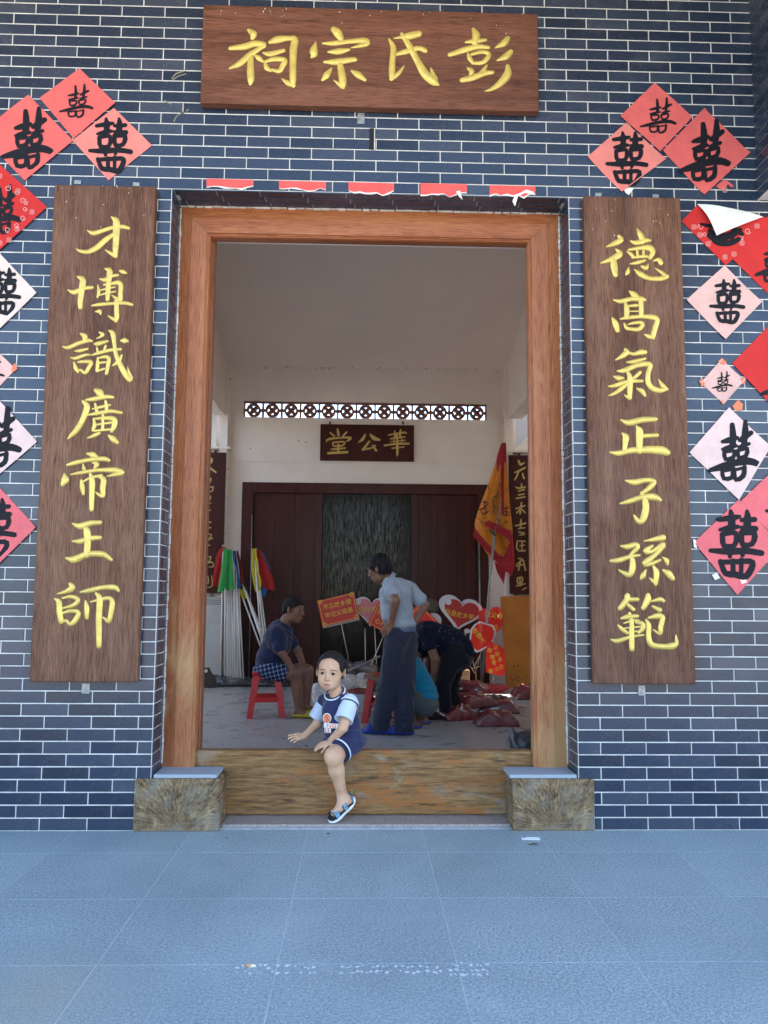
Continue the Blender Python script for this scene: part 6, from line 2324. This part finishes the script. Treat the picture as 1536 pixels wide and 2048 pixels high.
flag('green flag wrapped down its white pole in the left corner', (451, 1098), (449, 1352), [([(447, 1097), (442, 1140), (434, 1185)], [(464, 1100), (466, 1140), (470, 1178)], 'green', -.06, 1.)], YFL - .08, YFL - .25)
flag('red flag at the far left of the flag bundle', (446, 1090), (441, 1352), [([(446, 1092), (434, 1108), (427, 1150), (425, 1172)], [(455, 1098), (452, 1120), (446, 1150), (442, 1174)], 'red', -.02, 2.)], YFL, YFL - .2)
flag('blue flag between the green and dark red flags', (468, 1102), (470, 1354), [([(465, 1102), (468, 1140), (472, 1178)], [(472, 1101), (477, 1140), (482, 1176)], 'blue', -.02, 3.)], YFL - .02, YFL - .22)
flag('dark red flag with a green tip hanging right of the blue one', (472, 1100), (476, 1356), [([(471, 1100), (477, 1130), (482, 1172)], [(476, 1101), (485, 1140), (491, 1176)], 'dark', .0, 4.), ([(486, 1172), (490, 1184)], [(492, 1172), (496, 1186)], 'green', .03, 2.)], YFL, YFL - .2)
flag('flag with a yellow cloth rolled low on a slanting pole', (485, 1168), (546, 1345), [([(477, 1180), (480, 1190), (486, 1200)], [(487, 1177), (490, 1188), (494, 1196)], 'yellow', -.03, 1.)], YFL, YFL - .25)
flag('yellow flag hanging folded beside the maroon door panel', (508, 1098), (524, 1300), [([(503, 1098), (503, 1140), (508, 1172), (511, 1184)], [(512, 1097), (517, 1140), (523, 1164), (520, 1182)], 'yellow', -.04, 2.)], YFL - .04, YFL - .22)
flag('red and blue flag folded over to the right of the yellow one', (513, 1098), (528, 1300), [([(510, 1098), (508, 1135), (516, 1160), (530, 1178)], [(522, 1102), (540, 1142), (548, 1165), (549, 1181)], 'red', -.02, 3.), ([(521, 1104), (524, 1120)], [(528, 1106), (542, 1140)], 'blue', .02, 1.), ([(520, 1170), (521, 1190)], [(536, 1176), (530, 1194)], 'blue', .02, 4.)], YFL, YFL - .2)
for i, (a, b) in enumerate(((((455, 1184), (455, 1353)), ((459, 1184), (461, 1353)), ((463, 1176), (466, 1355)), ((474, 1178), (482, 1356)), ((478, 1180), (487, 1357)), ((461, 1176), (473, 1356)), ((488, 1176), (551, 1345)), ((492, 1182), (556, 1345)), ((482, 1186), (540, 1345)), ((517, 1182), (532, 1300)), ((521, 1180), (536, 1300))))):
    pa, pb = P(*a, YFL - .05 + .02 * (i % 3)), P(*b, YFL - .26 + .02 * (i % 3))
    pb.z = max(pb.z, .006)
    t = thing('flag_pole', 'plain white plastic flag pole leaning in the left corner bundles', 'pole', pb, 'bare white poles in the left corner')
    MB().tube([pa, pb], .0095, 8).build('pole', MT['white_plastic'], t, None, True)
t = thing('cord', 'thin white cord tied round the white poles', 'cord', P(455, 1237, YFL - .2))
c_ = MB()
c_.tube([P(x, y, YFL - .24 + d) for x, y, d in ((443, 1226, .02), (445, 1228, 0), (452, 1230, -.01), (458, 1235, -.01), (461, 1236, .03))], .003, 5)
c_.build('cord', MT['white_plastic'], t, None, True)

# big yellow dragon flag
YD = 6.0
S5 = lambda x, y: (920 + x / 5.12, 820 + y / 5.12)
t = thing('dragon_flag', 'tall yellow flag with red border and painted dragon leaning in the right corner', 'flag', (P(962, 1368, YD + .3).x, YD + .3, 0))
YC, RC, BR = cloth('yellow_silk', (.60, .19, .015), .12, 300, .5), cloth('red_silk', (.34, .016, .022), .12, 300, .5), cloth('bright_red_silk', (.55, .03, .02), .1, 300, .5)
cloth_grid([S5(*p) for p in ((430, 345), (372, 520), (290, 760), (190, 1030), (155, 1200), (235, 1390), (345, 1540), (435, 1500))], [S5(*p) for p in ((470, 340), (482, 560), (497, 800), (512, 1000), (528, 1150), (536, 1250), (530, 1320), (520, 1400))], YD, .030, 1., 16, 30).build('cloth', YC, t, None, True)


def red_part(l, r, dy, m=RC, sd_=1., nu=6, nv=10):
    cloth_grid([S5(*p) for p in l], [S5(*p) for p in r], YD + dy, .012, sd_, nu, nv).build('border', m, t, None, True)


red_part([(432, 335), (410, 380), (372, 520), (388, 640)], [(472, 335), (474, 420), (470, 540), (425, 520)], -.055)
red_part([(420, 520), (420, 800), (425, 1075)], [(446, 520), (448, 800), (450, 1075)], -.05, RC, 2.)
zz = []
for i in range(8):
    f_ = i / 7
    x, y = 135 + (515 - 135) * f_, 1285 + (1700 - 1285) * f_
    zz.append((x + (16 if i % 2 else -4), y + (-22 if i % 2 else 8)))
red_part([(150, 1205), (250, 1330), (350, 1430), (440, 1500), (530, 1300)], zz[::2] + [zz[-1]], -.05, RC, 3., 5, 16)
red_part([(260, 1145), (255, 1180), (290, 1200), (370, 1255), (450, 1290), (520, 1370)], [(300, 1130), (360, 1160), (440, 1195), (500, 1225), (530, 1230), (535, 1260)], -.075, RC, 4., 5, 12)
red_part([(520, 1290), (505, 1450), (500, 1660), (515, 1710)], [(538, 1280), (548, 1440), (556, 1590), (525, 1700)], -.03, BR, 2., 4, 12)
red_part([(345, 1540), (380, 1660), (430, 1750), (445, 1782)], [(470, 1640), (462, 1700), (455, 1750), (448, 1782)], .04, RC, 5., 5, 10)


def fsurf(dy):
    def f(x, y, h):
        p = P(*S5(x, y), YD - dy - h * .0004)
        return (p.x, YD - dy - h * .0004, p.z)
    return f


mb = MB()
for i, st in enumerate(T('390,830,10 380,870,14 345,900,12 340,960,14 350,1010,12 335,1050,14;400,850,6 420,870,8;360,880,6 395,890,6;330,930,6 360,935,6;355,990,8 385,1000,6 390,1035,8;280,780,7 300,800,9 285,815,7;395,745,7 415,760,10 400,780,8;205,1135,7 225,1150,10 235,1165,6;370,1110,7 395,1125,10 415,1135,6;468,800,7 480,830,8')):
    brush(mb, st, fsurf(.062), 0, 14)
mb.build('dragon_print', plain('dark_green_print', (.03, .07, .035), .6), t)
mb = MB()
for i, st in enumerate(T('200,1020,14 250,1000,16 290,960,12;240,940,14 280,950,12;255,930,10 245,1020,12;215,1030,12 230,1065,14;245,1060,12 290,1040,14;270,1010,10 262,1070,12;450,1010,12 500,1000,14;455,1040,12 500,1045,12;470,980,12 475,1075,12;450,1075,12 505,1080,12;460,1130,8 490,1160,8;450,1160,8 490,1140,8;180,1110,7 200,1120,7')):
    brush(mb, st, fsurf(.064), 0, 14)
mb.build('character', plain('dark_red_print', (.16, .012, .02), .6), t)
pa, pb = P(*S5(452, 345), YD - .01), P(*S5(272, 2060), YD + .25)
pk = P(*S5(352, 1290), YD - .10)
MB().tube([P(*S5(352, 1275), YD - .10), P(*S5(300, 1800), YD - .02), P(964, 1366, YD + .3)], .017, 10).build('pole', MT['steel'], t, None, True)
MB().tube([P(*S5(462, 345), YD + .02), P(*S5(450, 800), YD + .02), P(*S5(352, 1280), YD - .09)], .008, 8).build('upper_rod', MT['steel'], t, None, True)
m_ = MB()
for i in range(6):
    m_.tube([P(*S5(300 + i * 10, 1222 + i * 9), YD - .09), P(*S5(318 + i * 8, 1248 + i * 8), YD - .12)], .010, 6)
m_.build('cord_knot', plain('green_cord', (.03, .06, .04), .7), t, None, True)
t = thing('steel_tube', 'thin steel tube standing upright against the maroon door beside the dragon flag', 'tube', (P(959, 1250, YB - .06).x, YB - .06, 0))
MB().tube([P(958, 1085, YB - .05), Vector((P(961, 1250, YB - .05).x, YB - .08, .0))], .011, 8).build('tube', MT['steel'], t, None, True)
t = thing('steel_tube', 'thin steel tube standing upright beside the left maroon door panel', 'tube', (P(503, 1250, YB - .06).x, YB - .06, 0))
MB().tube([P(504, 1030, YB - .045), Vector((P(501, 1250, YB - .05).x, YB - .07, .0))], .008, 8).build('tube', MT['steel'], t, None, True)

# ------------------------------------------------------------------ boards, bags and cloth on the floor
YO = 6.62
t = thing('orange_board', 'varnished orange wooden board leaning at the right of the hall', 'board', (P(1035, 1375, YO).x, YO, 0))
q = [P(1001, 1193, YO + .12), P(1075, 1190, YO + .12), P(1075, 1376, YO), P(1012, 1374, YO)]
q[2].z = q[3].z = .003
OB = plain('orange_varnish', (.46, .165, .018), .3, .16, 3)
MB().prism(q, (0, .03, 0)).build('board', OB, t)
nz = MB()
for px, py in ((1028, 1333), (1036, 1331), (1022, 1356), (1025, 1360), (1031, 1357), (1037, 1354), (1036, 1361), (1053, 1354)):
    f_ = (1376 - py) / 186
    p = P(px, py, YO + .12 * f_ - .002)
    nz.tube([p, p + Vector((0, .006, 0))], .012, 8)
nz.build('knot', plain('dark_knot', (.10, .03, .012), .5), t)
for i, (x0, x1, yt, lab) in enumerate(((396, 443, 1193, 'grey white panel leaning under the left couplet in the hall'), (452, 481, 1196, 'narrow grey panel standing behind the white poles'))):
    t = thing('wall_panel', lab, 'panel', (P((x0 + x1) / 2, 1350, YB - .12).x, YB - .12, 0), 'grey panels in the left corner')
    q = [P(x0, yt, YB - .16), P(x1, yt + 2, YB - .16), P(x1 - 1, 1365, YB - .22), P(x0, 1365, YB - .22)]
    q[2].z = q[3].z = .002
    MB().prism(q, (0, .02, 0)).build('panel', plain('grey_panel', (.44, .44, .42), .6, .08), t)
    for k in range(3):
        a, b = P(x0 + 1, yt + 6 + k * 4, YB - .166), P(x1 - 1, yt + 8 + k * 4, YB - .166)
        MB().tube([a, b], .003, 4).build('rib', MT['hole'], t)
t = thing('iron_bracket', 'dark triangular iron bracket with a hole standing on the floor at the left', 'bracket', (P(412, 1362, 6.5).x, 6.5, 0))
q = [P(*p, 6.45) for p in ((400, 1336), (418, 1335), (421, 1343), (432, 1358), (432, 1368), (400, 1368))]
for v in q[-2:]:
    v.z = .002
MB().prism(q, (0, .03, 0)).build('plate', plain('rusty_iron', (.045, .035, .03), .7, .3), t)
p = P(412, 1342, 6.44)
MB().tube([p, p + Vector((0, .012, 0))], .022, 12).build('hole_light', MT['plaster'], t)


def lumpy(label, name, cat, ops, m, h=.009, amp=.008, seed=0., group=None, fx=26., flat=True):
    t = thing(name, label, cat, tuple(V(ops[0][1])[:2]) + (0,), group)
    body('skin', ops, h, m, t, [((0, 0, .002), (0, 0, -1))] if flat else [], folds(amp, fx * .5, seed, (1, .6, .4)))
    return t


def glossy(name, c, rough=.14, c2=None):
    k = N(name)
    co = k.co()
    f = k.noise(co, 30, 4, .6, .6)
    col = k.ramp(f, [(.35, tuple(x * .6 for x in c)), (.65, c2 or tuple(min(1, x * 1.3) for x in c))])
    k.set(Base_Color=col, Roughness=rough + .25, Coat_Weight=1., Coat_Roughness=rough, Specular_IOR_Level=.6)
    k.bump(k.noise(co, 16, 5, .62, 1.2), .5, .014)
    return k.m


TARP = glossy('black_green_tarp', (.012, .016, .014), .28, (.05, .06, .055))
ops = []
random.seed(9)
for i in range(9):
    a = G(404 + i * 19, 1374 - (i % 2) * 3)
    ops.append(('e', (a.x, a.y + .12, .03 + .03 * (i % 3 == 1)), (.19, .14 + .03 * (i % 2), .055 + .035 * math.sin(i * .55 + .6)), None, .05 if i else 0.))
ops.append(('e', tuple(G(440, 1366) + Vector((0, .12, .06))), (.13, .10, .085), None, .06))
ops.append(('e', tuple(G(458, 1366) + Vector((0, .1, .05))), (.14, .08, .07), None, .06))
lumpy('crumpled black tarpaulin along the floor at the back left', 'tarpaulin', 'tarpaulin', ops, TARP, .011, .012, 1., None, 30.)
# wrapped burgundy cloth
BUR = glossy('burgundy_in_plastic', (.15, .006, .011), .07, (.20, .012, .018))


def bag(label, px, py, w, d, hgt, ang, Z=0., name='wrapped_cloth'):
    """a flat packet of folded cloth sealed in film: creased pillow with thin crimped ends"""
    c = G(px, py)
    a = math.radians(ang)
    ex, ey = Vector((math.cos(a), math.sin(a), 0)), Vector((-math.sin(a), math.cos(a), 0))
    o = c + Vector((0, d * .5, Z))
    t = thing(name, label, 'bag', (o.x, o.y, Z), 'burgundy cloth packed in clear plastic')
    rnd = random.Random(int(px * 7 + py))
    cre = [(rnd.uniform(-1, 1), rnd.uniform(-1, 1), rnd.uniform(0, 3.14), rnd.uniform(.10, .22)) for _ in range(16)]
    nu, nv = 44, 32
    vs, fs = [], []
    for side in (1, 0):
        for j in range(nv + 1):
            for i in range(nu + 1):
                u, v = i / nu * 2 - 1, j / nv * 2 - 1
                e = (max(0, 1 - abs(u) ** 5) ** .55) * (max(0, 1 - abs(v) ** 6) ** .5)
                z = 0.
                for cu, cv, ca, cw in cre:
                    q = (u - cu) * math.cos(ca) + (v - cv) * math.sin(ca)
                    r = -(u - cu) * math.sin(ca) + (v - cv) * math.cos(ca)
                    z += max(0, 1 - abs(q) / cw) * math.exp(-r * r * 3) * (.17 if ca > 1.5 else -.15)
                x_ = u * w * .5 * (1 + .03 * math.sin(v * 5 + px)) * (1.12 if abs(u) > .93 else 1)
                y_ = v * d * .5 * (1 + .03 * math.sin(u * 6 + py))
                zz = hgt * (.08 + .92 * e * (1 + z * .8) if side else .0) + hgt * .05 * math.sin(u * 7 + v * 4) * (1 if side else 0)
                zz = max(zz, .001 + (.004 if side else 0))
                p = o + ex * x_ + ey * y_
                vs.append((p.x, p.y, Z + zz))
    n1 = (nu + 1) * (nv + 1)
    for s_ in (0, 1):
        for j in range(nv):
            for i in range(nu):
                k = s_ * n1 + j * (nu + 1) + i
                fs.append((k, k + 1, k + nu + 2, k + nu + 1))
    edge = [i for i in range(nu + 1)] + [(j + 1) * (nu + 1) - 1 for j in range(1, nv + 1)] + [nv * (nu + 1) + i for i in range(nu - 1, -1, -1)] + [j * (nu + 1) for j in range(nv - 1, 0, -1)]
    for a_, b_ in zip(edge, edge[1:] + edge[:1]):
        fs.append((a_, b_, b_ + n1, a_ + n1))
    MB().add(vs, fs).build('packet', BUR, t, None, True)
    return t


t = bag('front burgundy packet in clear plastic with a small white tag, nearest the doorway', 997, 1454, .37, .26, .13, 2)
p = P(970, 1447, 3.40)
MB().box((p.x - .018, 3.398, p.z - .022), (p.x + .012, 3.402, p.z + .022), .001).build('tag', SIGNW, t)
bag('burgundy packet lying left of the front one against the bent person', 918, 1442, .34, .28, .12, 24)
bag('burgundy packet behind the front one with a pale plastic end', 1000, 1427, .40, .26, .12, -8)
bag('burgundy packet leaning on top of the others in the middle of the heap', 955, 1432, .40, .20, .10, 32, .09)
bag('thick burgundy packet, topmost of the stack beside the dark trousers', 935, 1412, .44, .34, .09, -14, .17)
bag('middle burgundy packet of the stack beside the dark trousers', 930, 1414, .44, .36, .09, -10, .085)
bag('lowest burgundy packet of the stack beside the dark trousers', 932, 1418, .46, .38, .10, -6)
bag('burgundy packet half hidden behind the right door jamb', 1062, 1400, .34, .3, .16, 10)
RF = cloth('folded_red_cloth', (.40, .035, .04), .12, 200, .6)
for i in range(9):
    c = G(910 + i * 12.2, 1384 + (2 if i > 4 else 0))
    a = math.radians(28)
    M = Matrix.Translation((c.x, c.y + .03, .0)) @ Matrix.Rotation(a, 4, 'Z') @ Matrix.Rotation(math.radians(-16), 4, 'Y')
    w_ = ('first', 'second', 'third', 'fourth', 'fifth', 'sixth', 'seventh', 'eighth', 'last')[i]
    t = thing('folded_cloth', f'folded red cloth, {w_} from the left in the sunlit overlapping row', 'cloth', (c.x, c.y, 0), 'folded red cloths in an overlapping row')
    for k in range(2):
        MB().box((-.10, -.0, .012 + k * .026 + .012 * (8 - i) / 8), (.12, .26, .036 + k * .026 + .012 * (8 - i) / 8), .010, M).build('fold', RF, t, None, True)
BP = glossy('black_plastic', (.006, .006, .008), .4, (.010, .010, .011))
a = P(1040, 1490, .75)
lumpy('black plastic bag lying just inside the threshold at the right', 'plastic_bag', 'bag', [('e', (P(1042, 1490, .62).x, .62, .22), (.10, .10, .20), None, 0.), ('e', (P(1055, 1490, .62).x + .05, .64, .22), (.13, .11, .22), None, .05), ('e', (P(1024, 1490, .62).x, .60, .34), (.030, .05, .105), None, .03)], BP, .007, .008, 3., None, 40.)
lumpy('black plastic bag flattened on the floor behind the burgundy packets', 'plastic_bag', 'bag', [('e', tuple(G(990, 1400) + Vector((0, .08, .02))), (.17, .09, .035), None, 0.)], BP, .008, .008, 5.)
WPL = glossy('cloudy_white_plastic', (.56, .56, .56), .3, (.68, .68, .67))
lumpy('big cloudy white plastic sack on the floor behind the boy', 'plastic_sack', 'sack', [('e', tuple(G(690, 1405) + Vector((0, .25, .16))), (.24, .18, .14), None, 0.), ('e', tuple(G(668, 1408) + Vector((0, .22, .12))), (.16, .16, .12), None, .06), ('e', tuple(G(725, 1402) + Vector((0, .3, .17))), (.12, .16, .13), None, .06)], WPL, .009, .008, 2.)
lumpy('crumpled clear plastic bag of small things beside the seated man', 'plastic_bag', 'bag', [('e', tuple(G(640, 1415) + Vector((0, .08, .08))), (.09, .09, .10), None, 0.), ('e', tuple(G(640, 1415) + Vector((-.04, .10, .17))), (.07, .07, .09), None, .05), ('e', tuple(G(640, 1415) + Vector((.06, .04, .05))), (.08, .08, .06), None, .05)], WPL, .008, .005, 7., None, 48.)
t = thing('tub', 'white plastic tub filled with dark red packets behind the boy', 'tub', tuple(G(715, 1438))[:2] + (0,))
c = G(712, 1428) + Vector((.02, .15, 0))
MB().tube([c, c + Vector((0, 0, .02)), c + Vector((0, 0, .19)), c + Vector((0, 0, .20))], [.135, .145, .175, .182], 24).build('tub', plain('white_tub', (.66, .66, .68), .4, .04), t, None, True)
body('contents', [('e', tuple(c + Vector((0, 0, .20))), (.165, .165, .05), None, 0.)], .008, BUR, t, [((0, 0, .205), (0, 0, -1))], folds(.005, 24, 2.))
lumpy('dark grey bag slumped behind the boy', 'cloth_bag', 'bag', [('e', tuple(G(690, 1392) + Vector((0, .3, .25))), (.13, .14, .17), None, 0.), ('e', tuple(G(690, 1392) + Vector((.05, .3, .10))), (.16, .15, .11), None, .06)], glossy('dark_grey_bag', (.020, .026, .026), .35), .009, .007, 4.)
lumpy('grey brown plastic bundle on the floor between the boy and the standing man', 'bundle', 'bundle', [('e', tuple(G(728, 1390) + Vector((0, .4, .30))), (.19, .15, .09), None, 0.), ('e', tuple(G(735, 1390) + Vector((0, .4, .14))), (.17, .15, .16), None, .05)], glossy('grey_brown_plastic', (.10, .085, .08), .25), .009, .009, 6.)
t = thing('steel_rod', 'grey steel rod lying slanted across the bundle behind the boy', 'rod', P(730, 1325, 4.5))
MB().tube([P(695, 1343, 4.45), P(760, 1312, 4.6)], .010, 8).build('rod', MT['steel'], t, None, True)
t = thing('cardboard_box', 'brown cardboard box beside the heap of burgundy packets', 'box', tuple(G(925, 1388))[:2] + (0,))
c = G(922, 1388)
m_ = MB().box((c.x - .14, c.y, .001), (c.x + .11, c.y + .3, .30), .004)
m_.build('box', plain('cardboard', (.26, .15, .085), .85, .1), t)
MB().box((c.x + .05, c.y - .004, .09), (c.x + .11, c.y - .0005, .17)).build('label', SIGNW, t)
t = thing('folding_rack', 'crossed thin wooden sticks standing beside the dragon flag pole', 'sticks', (P(948, 1340, 6.0).x, 6.0, 0))
for a, b in (((938, 1328), (950, 1347)), ((962, 1332), (943, 1337)), ((952, 1345), (952, 1375))):
    stick(a, b, 6.02, t, None, .006, plain('bamboo_stick', (.40, .27, .16), .6))
t = thing('rag', 'faded orange red rag on the floor right of the burgundy packets', 'rag', tuple(G(1030, 1415)))
c = G(1030, 1415)
cl_ = MB()
vs, fs = [], []
for j in range(7):
    for i in range(11):
        vs.append((c.x - .11 + .022 * i + .01 * math.sin(j), c.y - .07 + .025 * j + .012 * math.sin(i * 1.3), .006 + .008 * (1 + math.sin(i * 1.7 + j * 1.1))))
for j in range(6):
    for i in range(10):
        k = j * 11 + i
        fs.append((k, k + 1, k + 12, k + 11))
cl_.add(vs, fs).build('cloth', plain('faded_rag', (.42, .22, .17), .8), t, None, True)

# ------------------------------------------------------------------ litter on the paving
c = G(502, 1934)
t = thing('cigarette_end', 'cigarette end with an orange tip lying on the paving', 'litter', (c.x, c.y, 0))
d = Vector((1, -.12, 0)).normalized()
MB().tube([c + Vector((0, 0, .0045)) - d * .016, c + Vector((0, 0, .0045)) + d * .001], .0042, 10).build('filter', plain('cork_tip', (.62, .34, .13), .8), t, None, True)
MB().tube([c + Vector((0, 0, .0045)) + d * .0012, c + Vector((0, 0, .0042)) + d * .012, c + Vector((0, 0, .004)) + d * .016], [.0042, .0042, .003], 10).build('paper', plain('cigarette_paper', (.78, .77, .74), .8), t, None, True)
c = G(1062, 1680)
t = thing('clear_clip', 'broken clear plastic clip lying on the paving by the right timber block', 'litter', (c.x, c.y, 0))
m_ = MB()
for dx, dy, L_ in ((0, 0, .095), (.012, .022, .075)):
    m_.box((-L_ / 2, -.004, 0), (L_ / 2, .004, .007), .001, Matrix.Translation((c.x + dx, c.y + dy, .001)) @ Matrix.Rotation(-.14, 4, 'Z'))
m_.box((-.046, -.004, 0), (-.040, .026, .009), .001, Matrix.Translation((c.x, c.y, .001)))
m_.build('clip', plain('clear_plastic', (.66, .70, .74), .15, .05), t)
c = G(1067, 1691)
LEAFM = plain('dry_leaf', (.16, .11, .045), .8)


def leaf(label, c, L_, w, a):
    t = thing('dry_leaf', label, 'leaf', (c.x, c.y, 0), 'dry leaves on the paving')
    mb = MB()
    vs, fs = [], []
    for i in range(9):
        u = i / 8
        ww = w * math.sin(u * math.pi) ** .7
        for s_ in (-1, 0, 1):
            x, y = (u - .5) * L_, s_ * ww
            vs.append((c.x + x * math.cos(a) - y * math.sin(a), c.y + x * math.sin(a) + y * math.cos(a), .003 + abs(s_) * .006 * math.sin(u * 3.1) + .004 * u))
    for i in range(8):
        for k in (0, 1):
            q = i * 3 + k
            fs.append((q, q + 1, q + 4, q + 3))
    mb.add(vs, fs).build('blade', LEAFM, t, None, True)


leaf('brown dry leaf lying under the clear plastic clip', c, .06, .008, -.1)
leaf('tiny curled dry leaf on the paving in front of the step', G(656, 1670), .022, .006, -.5)
leaf('tiny dark leaf fragment on the paving near the left timber block', G(453, 1679), .010, .005, .5)
